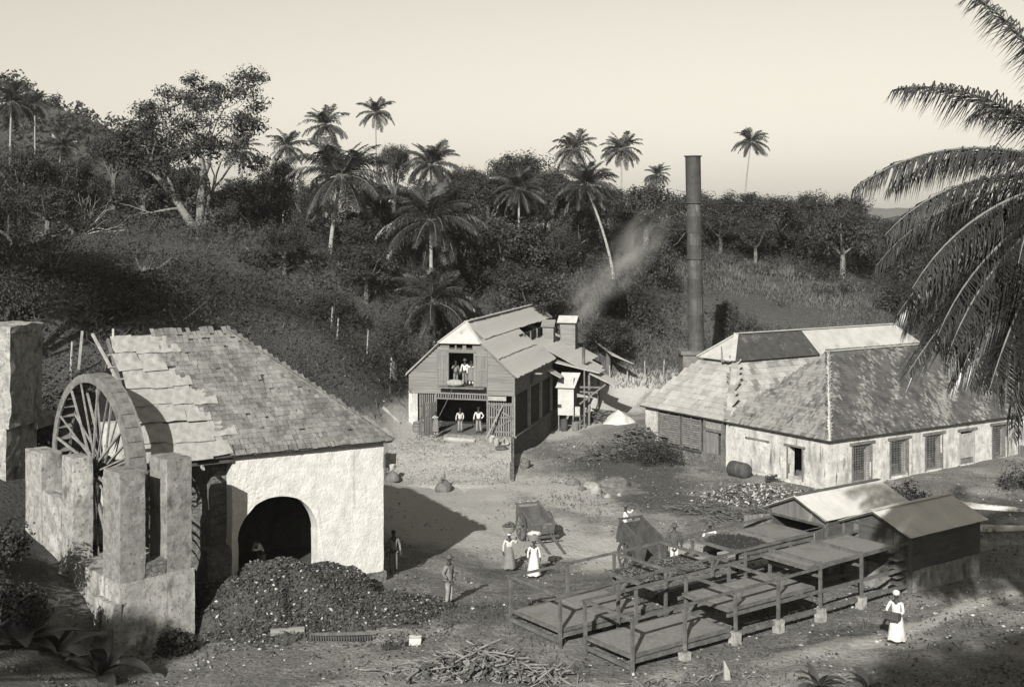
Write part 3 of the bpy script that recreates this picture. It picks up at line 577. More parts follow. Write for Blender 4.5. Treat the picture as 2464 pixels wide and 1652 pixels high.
# rear part: clerestory, lower corrugated roof running out to the right, lean-tos
b_ = MB(); b_.bx(-1.9, -1.8, 9.0, 22.3, 5.2, 6.0); b_.obj('clerestory_wall', m_dark_in, barn)
for i in range(6): b_ = MB(); y = 10 + i * 2.2; b_.bx(-1.8, -1.7, y, y + .12, 5.2, 6.05); b_.obj('clerestory_post', m_beam, barn)
lowV = Vector((-1, 0, .50)).normalized(); cl = corr_mesh('lower_roof_sheet', .74, 2.15, m_corr, 5)
y = 9.4; c = 0
while y < 20.2:
    for r in range(3):
        if y < 11.9 and r < 2: continue
        if r == 2 and y > 18.2: continue
        inst('roof_sheet', cl, broof, basis(Vector((3.0 - (1.0 if y > 17 else 0), y, 2.85 + (.5 if y > 17 else 0))) + lowV * (2.0 * r) + Vector((0, 0, .012 * (c % 2) + .02 * r)), (0, 1, 0), lowV) @ Matrix.Rotation(rs.gauss(0, .006), 4, 'Z'))
    y += .66; c += 1
for x, y in ((2.75, 12.4), (2.75, 16.5), (1.9, 19.8)): b_ = MB(); b_.bx(x - .08, x + .08, y - .08, y + .08, -1.6, 3.0); b_.obj('lean_to_post', m_beam, barn)
mb = MB(); mb.slab([(.1, 11.8, 3.75), (3.7, 11.4, 3.05), (3.85, 13.4, 3.1), (.1, 13.6, 3.8)], .04); mb.obj('lean_to_roof', m_sheet, barn)
mb = MB(); mb.slab([(2.9, 11.5, 3.0), (4.9, 11.2, 2.15), (5.15, 13.0, 2.2), (3.1, 13.4, 3.05)], .04); mb.obj('lean_to_roof', m_sheet, barn)
mb = MB(); mb.slab([(3.5, 18.5, 3.7), (5.2, 19.0, 3.0), (4.4, 20.6, 2.9), (2.5, 20.5, 4.1)], .04); mb.obj('lean_to_roof', m_sheet, barn)
for p0, p1 in (((2.2, 11.6, 1.95), (4.0, 11.4, 2.0)), ((2.2, 11.6, 1.6), (3.6, 11.4, 1.6)), ((2.2, 11.5, .7), (4.2, 11.3, 2.25)), ((2.55, 11.5, -1.4), (2.55, 11.5, 3.2))): b_ = MB(); b_.beam(p0, p1, .1, .12); b_.obj('lean_to_brace', m_beam, barn)
mb = MB(); mb.slab([(.05, 9.9, 3.3), (1.0, 10.2, 2.75), (.95, 11.5, 2.75), (.05, 11.6, 3.3)], .03); mb.obj('small_awning', m_sheet, barn)
# board ventilator towers
def tower(x, y, z0, z1, w_, d_, capm, bm, horiz):
    t_ = inst('roof_ventilator', None, barn)
    if horiz:
        z = z0
        while z < z1 - .1: b_ = MB(); b_.bx(x - w_ / 2, x + w_ / 2, y - d_ / 2, y + d_ / 2, z, z + .215); b_.obj('ventilator_board', bm, t_); z += .22
    else:
        for i in range(6): b_ = MB(); b_.bx(x - w_ / 2 + i * w_ / 6, x - w_ / 2 + (i + 1) * w_ / 6 - .006, y - d_ / 2, y + d_ / 2, z0, z1); b_.obj('ventilator_board', bm, t_)
    mb = MB(); mb.slab([(x - w_ * .66, y - d_ * .75, z1 - .02), (x + w_ * .62, y - d_ * .75, z1 - .02), (x + w_ * .62, y, z1 + .5), (x - w_ * .66, y, z1 + .5)], .05); mb.obj('ventilator_cap', capm, t_)
    mb = MB(); mb.slab([(x - w_ * .66, y + d_ * .75, z1 - .02), (x + w_ * .62, y + d_ * .75, z1 - .02), (x + w_ * .62, y, z1 + .5), (x - w_ * .66, y, z1 + .5)], .05); mb.obj('ventilator_cap', capm, t_)
m_silver = mat('silvered_board', .24, .16, scale=2, bump=.4, bscale=9, stretch=(.3, 1, 4))
tower(-.05, 18.6, 3.6, 6.3, 1.25, 1.1, m_sheet, m_silver, True)
tower(-1.2, 16.4, 4.4, 6.1, .85, .8, m_board, m_silver, False)
mb = MB(); mb.tube([(2.1, 13.6, 3.0), (2.1, 13.6, 4.75)], .12, 10); mb.obj('stove_pipe', m_iron, barn)
# retaining wall of the ramp
mb = MB(); gridbox(mb, -.12, .14, 71.6, 79.7, -2.5, .05, .4)
mb.v = [(x, y, z if z < -1.6 else -1.6 + (z + 1.6) * (max(0, (y - 71.6) / 8.1) * .72 + .28)) for x, y, z in mb.v]; mb.jit(.05, .9, 2)
tag(mb.obj('retaining_wall', m_rubble), 'dark rubble retaining wall holding up the ramp before the barn', 'wall')
# the ramp itself
nxr, nyr = 24, 30; V = []; F = []
for j in range(nyr + 1):
    for i in range(nxr + 1):
        x = -10.5 + 10.45 * i / nxr; y = 69.5 + 11.6 * j / nyr; f_ = min(1, max(0, (y - 71) / 8.0)); f_ = f_ * f_ * (3 - 2 * f_)
        zt = gz(x, y); zr = -1.28 + 1.28 * f_; e = min(1, max(0, (x + 10.3) / 2.2)); zz = zr * e + (zt - .12) * (1 - e)
        if y < 70.8: zz = zt - .1 + .1 * (y - 69.5) / 1.3
        V.append((x, y, zz + .05 * mnoise.noise(Vector((x, y, 0))) + .02))
F = [(j * (nxr + 1) + i, j * (nxr + 1) + i + 1, (j + 1) * (nxr + 1) + i + 1, (j + 1) * (nxr + 1) + i) for j in range(nyr) for i in range(nxr)]
me = np_mesh('ramp', np.array(V), np.array(F), [], smooth=True); ca = me.color_attributes.new('cover', 'FLOAT_COLOR', 'POINT')
ca.data.foreach_set('color', np.array([[.62 + .4 * (vnoise([p[0]], [p[1]], 2.0, 9)[0] - .3), 0, 0, 1] for p in V], dtype=np.float32).ravel()); me.materials.append(gm)
tag(inst('ramp', me), 'pale earth ramp rising to the barn door', None, None, 'structure')

# ================================================================ long factory building
fac = root('factory_building', 'long low whitewashed factory with shingled hip roofs and lattice windows', 'building', (17.8, 67.7, -1), 33)
FH = 2.9
WIN = [(1.97, 3.5, .2, 2.32), (5.2, 6.7, .22, 2.3), (8.35, 9.85, .25, 2.3), (11.6, 12.9, .28, 2.25), (14.8, 16.27, .28, 2.33)]
mb = MB(); wall_grid(mb, lambda u, w_, z: (u, w_, z), 0, 17.4, -.6, FH, WIN, .5, .45); mb.jit(.035, .9, 3); mb.obj('long_wall', m_lime_old, fac)
mb = MB(); wall_grid(mb, lambda u, w_, z: (w_ + .001, u, z), .02, 8.35, -.6, FH, [(2.0, 3.1, .3, 2.1)], .5, .45); mb.jit(.035, .9, 5); mb.obj('end_wall', m_lime_old, fac)
mb = MB(); gridbox(mb, .03, .55, 14.85, 16.2, -.6, FH - .05, .4); mb.jit(.03, 1.0); mb.obj('wing_pier', m_lime_old, fac)
mb = MB(); gridbox(mb, .06, .55, 8.35, 14.9, -.6, .62, .4); mb.jit(.04, 1.0); mb.obj('wing_plinth', m_rubble, fac)
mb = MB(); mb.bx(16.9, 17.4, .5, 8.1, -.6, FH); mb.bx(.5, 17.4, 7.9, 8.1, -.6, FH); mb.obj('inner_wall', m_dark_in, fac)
mb = MB(); mb.bx(.55, 21.5, 15.8, 16.2, -.6, FH); mb.bx(21.1, 21.5, 8.1, 15.8, -.6, FH); mb.obj('rear_wall', m_lime_old, fac)
mb = MB(); mb.bx(.55, 21, .5, 15.8, -.3, -.2); mb.obj('floor', m_dark_in, fac)
mb = MB(); wall_grid(mb, lambda u, w_, z: (u, w_ + 1.2, z), 17.5, 24.5, -.6, 2.6, [(18.6, 19.9, .3, 2.2)], .4, .5); mb.jit(.03, .9); mb.obj('rear_extension_wall', m_lime_old, fac)
mb = MB(); mb.slab([(17.3, 1.0, 2.6), (24.8, 1.0, 2.6), (24.8, 5, 5.4), (17.3, 5, 5.4)], .08); mb.obj('rear_extension_roof', m_fsh[1], fac)
for k, (a, b, z0, z1) in enumerate(WIN):
    wn = inst('window', None, fac)
    for x in (a - .1, b + .002): b_ = MB(); b_.bx(x, x + .1, -.03, .12, z0 - .08, z1 + .1); b_.obj('window_jamb', m_beam if k != 3 else m_pale_wood, wn)
    b_ = MB(); b_.bx(a - .28, b + .3, -.09, .14, z1 + .06, z1 + .2); b_.obj('lintel', m_beam, wn)
    b_ = MB(); b_.bx(a - .12, b + .12, -.06, .2, z0 - .16, z0 - .07); b_.obj('sill', m_lime_old, wn)
    if k == 3:
        n = 6
        for i in range(n): b_ = MB(); wd_ = (b - a) / n; b_.bx(a + i * wd_ + .004, a + (i + 1) * wd_ - .004, .03, .07, z0 + .35, z1 - .12); b_.obj('shutter_board', m_pale_wood, wn)
        b_ = MB(); b_.beam((a + .12, .02, z0 + .45), (b - .15, .02, z1 - .25), .02, .1); b_.obj('shutter_brace', m_pale_wood, wn)
        b_ = MB(); b_.bx(a, b, .02, .09, z0 - .07, z0 + .3); b_.obj('shutter_foot', m_beam, wn)
    else:
        mb = MB(); nx = 11
        for i in range(1, nx): x = a + (b - a) * i / nx; mb.bx(x - .011, x + .011, .04, .06, z0 - .06, z1 + .06)
        nz_ = 15
        for i in range(1, nz_): z = z0 + (z1 - z0) * i / nz_; mb.bx(a, b, .062, .08, z - .011, z + .011)
        tag(mb.obj('lattice', m_beam, wn), kind='stuff')
# door in the end wall, blocked doorway, wing door and louvres
dr = inst('doorway', None, fac)
for y in (1.9, 3.1): b_ = MB(); b_.bx(-.05, .12, y, y + .1, .2, 2.15); b_.obj('door_jamb', m_beam, dr)
b_ = MB(); b_.bx(-.08, .14, 1.75, 3.4, 2.1, 2.2); b_.obj('lintel', m_beam, dr)
b_ = MB(); b_.bx(-.04, .5, 2.0, 2.6, .3, .42); b_.obj('threshold', m_pale_wood, dr)
bd = inst('blocked_doorway', None, fac); mb = MB(); gridbox(mb, -.045, .03, 4.9, 6.2, .2, 2.02, .3); mb.jit(.02, 1.1); mb.obj('infill', m_lime_old, bd); b_ = MB(); b_.bx(-.07, .06, 4.6, 6.6, 2.04, 2.14); b_.obj('lintel', m_beam, bd)
wd = inst('wing_door', None, fac)
for y in (8.55, 10.2): b_ = MB(); b_.bx(-.05, .16, y, y + .17, -.4, 2.75); b_.obj('door_post', m_beam, wd)
b_ = MB(); b_.bx(-.04, .14, 8.7, 10.25, 2.02, 2.14); b_.obj('door_head', m_beam, wd)
for i in range(5): b_ = MB(); b_.bx(.1, .14, 9.15 + i * .21, 9.15 + (i + 1) * .21 - .008, -.15, 2.02); b_.obj('door_board', m_board_v, wd)
for i in range(12): b_ = MB(); y = 8.75 + i * .125; b_.beam((.04, y, 2.16), (.04, y + .2, 2.72), .03, .05, up=(1, 0, 0)); b_.obj('transom_slat', m_pale_wood, wd)
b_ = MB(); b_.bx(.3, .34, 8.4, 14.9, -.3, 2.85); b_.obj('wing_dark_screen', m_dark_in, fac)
for y0, y1 in ((10.72, 12.45), (12.75, 14.8)):
    lv = inst('louvre_window', None, fac); md = (y0 + y1) / 2
    for y in (y0 - .06, md - .04, y1 - .06): b_ = MB(); b_.bx(-.02, .1, y, y + .09, .55, 2.72); b_.obj('louvre_stile', m_beam, lv)
    for a, b in ((y0 + .03, md - .04), (md + .05, y1 - .06)):
        for i in range(13):
            z = .72 + i * .145
            if y1 > 14 and a > md and i < 2: continue
            b_ = MB(); sk = rs.gauss(0, .012); b_.add([(.0, a, z + sk), (.0, b, z - sk), (.02, b, z + .015 - sk), (.02, a, z + .015 + sk), (.09, a, z + .10 + sk), (.09, b, z + .10 - sk), (.10, b, z + .11 - sk), (.10, a, z + .11 + sk)], [(0, 1, 2, 3), (4, 7, 6, 5), (0, 4, 5, 1), (3, 2, 6, 7), (0, 3, 7, 4), (1, 5, 6, 2)]); b_.obj('louvre_slat', m_beam if (i * 7 + int(a * 10)) % 3 else m_board, lv)
    b_ = MB(); b_.bx(-.05, .14, y0 - .1, y1 + .1, .5, .62); b_.obj('louvre_sill', m_dark_wood, lv)
# roofs (local z)
froof = inst('main_roof', None, fac); FE, FR, HWm = 2.82, 7.2, 4.05; OV = .28; AP = 4.35
vl2 = math.hypot(HWm + OV, FR - FE); Vl = (0, (HWm + OV) / vl2, (FR - FE) / vl2)
mb = MB(); mb.slab([(-OV, -OV, FE), (17.6, -OV, FE), (17.6, HWm, FR), (AP, HWm, FR)], .06); mb.slab([(-OV, -OV, FE), (-OV, 8.1 + OV, FE), (AP, HWm, FR)], .06); mb.slab([(-OV, 8.1 + OV, FE), (17.6, 8.1 + OV, FE), (17.6, HWm, FR), (AP, HWm, FR)], .06); mb.obj('sheathing', m_dark_wood, froof)
def pk2(u, v, rs):
    n = mnoise.noise(Vector((u * .55 - v * .55, (u + v) * .13, 7.0))) * 1.2 + mnoise.noise(Vector((u * 1.6 - v * 1.5, (u + v) * .3, 1.0))) * .5
    x = n * .8 + rs.gauss(0, .3); return 0 if x > .50 else (1 if x > .20 else 2)
shingle_slope(froof, (-OV, -OV, FE + .03), (1, 0, 0), Vl, lambda v: (AP + OV) * v / vl2, lambda v: 17.9, vl2 - .1, .2, .16, m_fsh, pk2, nparts=300, near=lambda u, v: u + v, rs=random.Random(21), rag=1.0)
vh = math.hypot(AP + OV, FR - FE); Vh = ((AP + OV) / vh, 0, (FR - FE) / vh)
def pk3(u, v, rs):
    x = mnoise.noise(Vector((u * .6, v * .5, 3.0))) * .7 + rs.gauss(0, .25) + (.12 if (int(v / .69) % 2 == 0) else -.05); return 0 if x > -.05 else (1 if x > -.55 else 2)
shingle_slope(froof, (-OV, 8.1 + OV, FE + .03), (0, -1, 0), Vh, lambda v: (HWm + OV) * v / vh, lambda v: 8.1 + 2 * OV - (HWm + OV) * v / vh, vh - .1, .23, .17, m_fsh, pk3, rs=random.Random(22), rag=.8)
A, Bv = Vector((-OV - .02, -OV - .02, FE + .08)), Vector((AP, HWm, FR + .08))
for i in range(6): b_ = MB(); b_.beam(A.lerp(Bv, i / 6), A.lerp(Bv, (i + 1.04) / 6), .2, .05); b_.obj('hip_capping', m_sheet, froof)
for i in range(8): b_ = MB(); x0 = AP - .1 + i * 1.66; b_.beam((x0, HWm, FR + .1), (x0 + 1.7, HWm, FR + .1), .3, .05); b_.obj('ridge_capping', m_sheet, froof)
wroof = inst('wing_roof', None, fac); WY = 12.15; wl = 1.55; WZ, MZ, ME = 5.95, 7.75, 6.2
# lower slopes: front hip plane and the two long planes
Vw = Vector((2.95 + OV, 0, WZ - FE)); vw = Vw.length
mb = MB(); mb.slab([(-OV, 8.0, FE), (-OV, 16.2 + OV, FE), (2.95, WY + wl, WZ), (2.95, WY - wl, WZ)], .06); mb.slab([(-OV, 16.2 + OV, FE), (21.5, 16.2 + OV, FE), (20.5, WY + wl, WZ), (2.95, WY + wl, WZ)], .06); mb.slab([(-OV, 7.8, FE - .1), (21.5, 7.8, FE - .1), (20.5, WY - wl, WZ), (2.95, WY - wl, WZ)], .06); mb.obj('sheathing', m_dark_wood, wroof)
pk4 = lambda u, v, rs: (lambda x: 0 if x > .0 else (1 if x > -.45 else 2))(mnoise.noise(Vector((u * .5, v * .25, 4.0))) + rs.gauss(0, .12))
shingle_slope(wroof, (-OV, 16.2 + OV, FE + .03), (0, -1, 0), Vw, lambda v: (4.05 + OV - wl) * v / vw, lambda v: 8.7 - 2.6 * v / vw, vw, .42, .55, m_wsh, pk4, nparts=300, rs=random.Random(23), rag=.4)
Vn = Vector((0, 2.8, WZ - FE + .1)); vn = Vn.length
pk5 = lambda u, v, rs: (lambda x: 0 if x > .05 else (1 if x > -.35 else 2))(mnoise.noise(Vector((u * 1.1 - v * .7, v * .12, 9.0))) + rs.gauss(0, .1) - (.55 * rs.random() if v > vn - .75 else 0))
shingle_slope(wroof, (-OV, 7.8, FE - .07), (1, 0, 0), Vn, lambda v: (2.95 + OV) * v / vn, lambda v: 20.5, vn, .42, .5, m_wsh, pk5, nparts=150, near=lambda u, v: u, rs=random.Random(24), rag=.4)
for i in range(7): A, Bv = Vector((-OV, 7.95, FE + .2)), Vector((2.95, WY - wl, WZ + .22)); b_ = MB(); b_.beam(A.lerp(Bv, i / 7), A.lerp(Bv, (i + 1.03) / 7), .42, .05); b_.obj('hip_capping', m_wsh[1 + (i % 3 == 0)], wroof)
# monitor (raised ventilating roof)
mon = inst('roof_monitor', None, fac)
mo = 1.75
mb = MB(); mb.slab([(2.6, WY - mo, ME), (10.6, WY - mo, ME), (10.6, WY, MZ), (4.5, WY, MZ)], .06); mb.obj('dark_slope', m_iron, mon)
mb = MB(); mb.slab([(10.6, WY - mo - .35, ME - .35), (20.6, WY - mo - .35, ME - .35), (20.4, WY, MZ + .02), (10.6, WY, MZ + .02)], .06); mb.obj('pale_slope', m_sheet, mon)
mb = MB(); mb.slab([(2.6, WY - mo, ME), (4.5, WY, MZ), (2.6, WY + mo, ME)], .05); mb.obj('hip_slope', m_sheet, mon)
mb = MB(); mb.slab([(2.6, WY + mo, ME), (4.5, WY, MZ), (20.4, WY, MZ), (20.6, WY + mo, ME)], .05); mb.obj('far_slope', m_sheet, mon)
mb = MB(); mb.slab([(20.4, WY, MZ), (20.6, WY + mo, ME), (24.0, WY + mo + 1, 4.6), (24.0, WY - mo - 1, 4.6), (20.6, WY - mo, ME)], .05); mb.obj('end_slope', m_sheet, mon)
for A, Bv, m_ in (((2.55, WY - mo, ME + .05), (4.5, WY, MZ + .05), m_sheet), ((4.4, WY, MZ + .06), (20.4, WY, MZ + .06), m_sheet), ((2.55, WY + mo, ME + .05), (4.5, WY, MZ + .05), m_sheet)): b_ = MB(); b_.beam(A, Bv, .3, .05); b_.obj('capping', m_, mon)
for x in (3.2, 5.6, 8.0, 10.4, 13): b_ = MB(); b_.bx(x, x + .13, WY - wl - .02, WY - wl + .1, WZ - .3, ME + .1); b_.obj('monitor_post', m_pale_wood, mon)
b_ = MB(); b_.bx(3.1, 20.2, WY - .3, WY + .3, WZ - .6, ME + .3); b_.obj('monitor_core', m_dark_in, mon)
for p0, p1 in (((2.5, WY - .9, ME - .1), (3.6, WY + .3, ME + .75)), ((2.55, WY - 1.4, ME - .05), (3.0, WY + .4, ME + .1))): b_ = MB(); b_.beam(p0, p1, .3, .04); b_.obj('loose_board', m_board, mon)

# ================================================================ chimney
chx, chy = 13.45, 88.0
chim = root('chimney_stack', 'tall riveted iron chimney stack on a square brick plinth', 'chimney', (chx, chy, 0))
mb = MB(); gridbox(mb, -1.15, 1.15, -1.15, 1.15, -1.2, 4.7, .5); mb.jit(.05, 1.2); mb.obj('plinth', m_brick, chim)
mb = MB(); gridbox(mb, -1.3, 1.3, -1.3, 1.3, 4.7, 4.95, .5); mb.jit(.04, 1.2); mb.obj('plinth_cap', m_brick, chim)
m_iron2 = mat('sooty_iron', .05, .03, scale=2.0, rough=.75, bump=.3, stain=(.09, 1.2, .55, .75, (1, 1, .2)))
zs = [4.9, 6.2, 7.6, 8.9, 10.2, 11.6, 12.6, 13.55, 14.7, 15.7, 19.1]; rr = [.60, .58, .57, .56, .55, .56, .53, .55, .52, .56, .56]
for i in range(len(zs) - 1):
    z0, z1 = zs[i], zs[i + 1]; sh = lambda z: (-.017 * (z - 4.9), 0)
    mb = MB(); V = []; n = 28; prof = [(rr[i] + .015, z0 - .08), (rr[i] + .015, z0 + .02), (rr[i], z0 + .06), (rr[i], z1)]
    for r, z in prof: V += [(sh(z)[0] + r * math.cos(2 * math.pi * j / n), r * math.sin(2 * math.pi * j / n), z) for j in range(n)]
    mb.add(V, [(k * n + j, k * n + (j + 1) % n, (k + 1) * n + (j + 1) % n, (k + 1) * n + j) for k in range(3) for j in range(n)]); mb.obj('chimney_section', (m_iron, m_iron2)[i % 2], chim, smooth=True); b_ = MB(); a_ = -1.9 + .5 * (i % 3); b_.beam((sh(z0)[0] + (rr[i] + .008) * math.cos(a_), (rr[i] + .008) * math.sin(a_), z0), (sh(z1)[0] + (rr[i] + .008) * math.cos(a_), (rr[i] + .008) * math.sin(a_), z1), .05, .012); b_.obj('seam_strip', m_dark_wood, chim)
for z in (11.62, 15.68, 19.08):
    mb = MB(); mb.lathe([(.56, -.03), (.66, -.03), (.66, .03), (.56, .03)], 28, (-.017 * (z - 4.9), 0, z), closed=False); mb.obj('flange_ring', m_iron, chim)
mb = MB(); mb.tube([(-.017 * 14 + .0, 0, 19.0), (-.017 * 14, 0, 19.02)], .5, 20); mb.obj('flue_mouth', m_dark_in, chim)
b_ = MB(); b_.tube([(.05, -.60, 5), (-.1, -.60, 12.5), (-.1, -.6, 13.5)], .02, 5); b_.obj('earthing_strip', m_iron, chim)
for p1 in ((24, 112, 9), (2, 115, 12)): b_ = MB(); b_.tube([(-.15, 0, 15.7), Vector(p1) - Vector((chx, chy, 0))], .012, 4); b_.obj('guy_wire', m_iron, chim)
# ================================================================ drying racks
m_post = mat('rack_timber', .125, .07, scale=3, bump=.5, bscale=10, stretch=(1, 1, 1), stain=(.24, 1.5, .62, .8))
m_tray = mat('tray_boards', .215, .16, scale=9, bump=.3, bscale=30, coord='World', stain=[(.14, .9, .52, .7), (.26, 3.0, .62, .75)])
m_conc = mat('pale_block', .33, .2, scale=5, bump=.5, bscale=12)
m_roofm = mat('shed_roof_metal', .58, .48, scale=.9, rough=.6, spec=.4, bump=.1, stain=(.34, .5, .56, .75))
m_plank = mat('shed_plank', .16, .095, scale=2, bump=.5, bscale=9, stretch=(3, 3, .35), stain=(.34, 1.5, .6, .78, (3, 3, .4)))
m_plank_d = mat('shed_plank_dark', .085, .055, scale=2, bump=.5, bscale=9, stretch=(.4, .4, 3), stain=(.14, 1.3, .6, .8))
RK = Matrix.Translation((3.7, 37.0, 0)) @ Matrix.Rotation(R_(36), 4, 'Z')
def rack(label, y0, y1, x0, px, talls, shed_x, blocks, tall=2.02):
    rk = root('drying_rack', label, 'drying rack', RK @ Vector((0, 0, 0)), 36, 'staggered drying racks')
    rsx = random.Random(int(y0 * 10) + 5)
    def zt(x): return 1.62 + .02 * x
    for k, x in enumerate(px):
        for j, y in enumerate((y0, y1)):
            g_ = gz(*(RK @ Vector((x, y, 0))).xy) - .25
            top = tall if x in talls else zt(x) - .04
            base = (.36 if k > 1 else .18) if (j == 0 and k in blocks) else g_
            b_ = MB(); dx, dy = rsx.gauss(0, .015), rsx.gauss(0, .015); b_.beam((x + dx, y + dy, base), (x, y, top), .095, .095, up=(0, 1, 0)); b_.obj('post', m_post, rk)
            if j == 0 and k in blocks:
                mb = MB(); gridbox(mb, x - .15, x + .15, y - .14, y + .14, g_, .38 if k > 1 else .2, .15); mb.jit(.04, 3.5, x); mb.obj('footing_block', m_conc, rk)
            if x not in talls and x > x0 + .5 and j == 0:
                b_ = MB(); b_.beam((x + .05, y, zt(x) - .42), (x + .36, y, zt(x) - .06), .06, .07); b_.obj('knee_brace', m_post, rk)
    for y in (y0, y1):
        for a, b, z_, w_, h_ in ((x0 - .12, shed_x, 1.63, .075, .08), (4.2, shed_x, .95, .07, .11), (x0 - .1, shed_x, .30, .07, .13)):
            n = 3 if b - a > 9 else 2
            for i in range(n):
                p, q = a + (b - a) * i / n, a + (b - a) * (i + 1) / n; k_ = .02 if z_ > 1.5 else 0
                b_ = MB(); b_.beam((p, y + (.07 if z_ < 1.5 else 0), z_ + k_ * p + rsx.gauss(0, .008)), (q - .01, y + (.07 if z_ < 1.5 else 0), z_ + k_ * q), w_, h_); b_.obj('rail', m_post, rk)
    for x in [px[0]] + [p for p in px if p not in talls][2:]:
        b_ = MB(); b_.beam((x, y0, zt(x) + .02), (x, y1, zt(x) + .02), .07, .10); b_.obj('cross_beam', m_post, rk)
    for x in talls:
        b_ = MB(); b_.beam((x - .07, y0, tall - .09), (x - .07, y1, tall - .06), .06, .13); b_.obj('cross_beam', m_post, rk)
        b_ = MB(); b_.beam((x - .07, y0, tall - .5), (x - .07, y1, tall - .52), .05, .10); b_.obj('cross_beam', m_post, rk)
    for x in (px[0],):
        b_ = MB(); b_.beam((x - .06, y0, .16), (x - .06, y1, .2), .08, .13); b_.obj('cross_beam', m_post, rk)
    return rk
rkA = rack('open timber drying rack at the front, its posts on pale footing blocks', 0, 2.3, 0, [0, 2.2, 4.5, 6.6, 8.75, 11.0], (8.75, 11.0), 13.75, (1, 2, 3, 4, 5))
rkB = rack('open timber drying rack behind the front one, nearer the carts', 3.2, 5.95, -.3, [-.3, 2.2, 4.4, 6.7, 8.4, 10.9], (8.4, 10.9), 12.9, (), 1.72)
def tray(label, x0, x1, y0, y1, z, slope=0.0):
    o = RK @ Vector((x0, y0, z)); t_ = root('drying_tray', label, 'drying tray', o, 36, 'sliding drying trays'); w_, l_ = y1 - y0, x1 - x0
    n = 2
    for i in range(n): b_ = MB(); b_.bx(l_ * i / n + .003, l_ * (i + 1) / n - .003, .03, w_ - .03, 0, .045 + rnd.uniform(-.012, .012)); b_.obj('tray_board', m_tray, t_)
    for a in ((0, l_, 0, .05), (0, l_, w_ - .05, w_)): b_ = MB(); b_.bx(a[0], a[1], a[2], a[3], -.05, .065); b_.obj('side_rim', m_post, t_)
    for a in ((-.04, 0), (l_, l_ + .04)): b_ = MB(); b_.bx(a[0], a[1], -.02, w_ + .02, -.06, .075); b_.obj('end_rim', m_post, t_)
    for i in range(4):
        x = .25 + (l_ - .5) * i / 3
        for y in (.09, w_ - .09): b_ = MB(); b_.lathe([(.02, -.025), (.085, -.025), (.085, .025), (.02, .025)], 10, M=Matrix.Translation((x, y, -.09)) @ Matrix.Rotation(R_(90), 4, 'X')); b_.obj('roller', m_iron, t_)
    for i in range(5): b_ = MB(); x = l_ * (i + .5) / 5; b_.bx(x - .03, x + .03, .05, w_ - .05, -.06, -.003); b_.obj('bearer', m_post, t_)
    return t_
tray('lowest bare drying tray, at the corner of the front rack nearest the viewer', .05, 4.25, .07, 2.23, .46)
tray('bare drying tray in the middle of the front rack, one step up', 4.3, 8.5, .07, 2.23, 1.10)
tray('top drying tray of the front rack, pulled out from the small dark shed', 8.2, 12.9, .07, 2.23, 1.84)
tray('low bare drying tray at the left end of the racks', -.25, 3.75, 3.27, 5.88, .45)
tray('dark drying tray beside the second cart, half way up the back rack', 3.95, 7.7, 3.27, 5.88, 1.10)
tray('top drying tray of the back rack, half covered with dark beans', 8.5, 12.75, 3.27, 5.88, 1.60)
m_bean = mat('dark_beans', .045, .025, scale=20, bump=.8, bscale=40)
V = []; F = []; rsb = random.Random(2)
for i in range(2600):
    x, y = rsb.uniform(8.35, 10.6), rsb.uniform(3.4, 5.75)
    if ((x - 9.35) / 1.05) ** 2 + ((y - 4.6) / 1.15) ** 2 + rsb.gauss(0, .12) > 1: continue
    z = 1.655 + rsb.random() * .03; s = rsb.uniform(.02, .04); b = len(V); p = RK @ Vector((x, y, z))
    for dx, dy, dz in ((-s, 0, 0), (0, -s, 0), (s, 0, 0), (0, s, 0), (0, 0, s * .8)): V.append((p.x + dx, p.y + dy, p.z + dz))
    F += [(b, b + 1, b + 4), (b + 1, b + 2, b + 4), (b + 2, b + 3, b + 4), (b + 3, b, b + 4)]
tag(inst('drying_beans', np_mesh('drying_beans', np.array(V), np.array(F), m_bean)), 'dark beans spread over the top tray of the back rack', None, None, 'stuff')
V = []; F = []
for i in range(1500):
    x, y = rsb.uniform(4.0, 7.6), rsb.uniform(3.4, 5.75); z = 1.155 + rsb.random() * .02; s = rsb.uniform(.02, .04); b = len(V); p = RK @ Vector((x, y, z))
    for dx, dy, dz in ((-s, 0, 0), (0, -s, 0), (s, 0, 0), (0, s, 0), (0, 0, s * .8)): V.append((p.x + dx, p.y + dy, p.z + dz))
    F += [(b, b + 1, b + 4), (b + 1, b + 2, b + 4), (b + 2, b + 3, b + 4), (b + 3, b, b + 4)]
tag(inst('thin_bean_layer', np_mesh('thin_bean_layer', np.array(V), np.array(F), m_bean)), 'thin layer of beans on the tray beside the second cart', None, None, 'stuff')

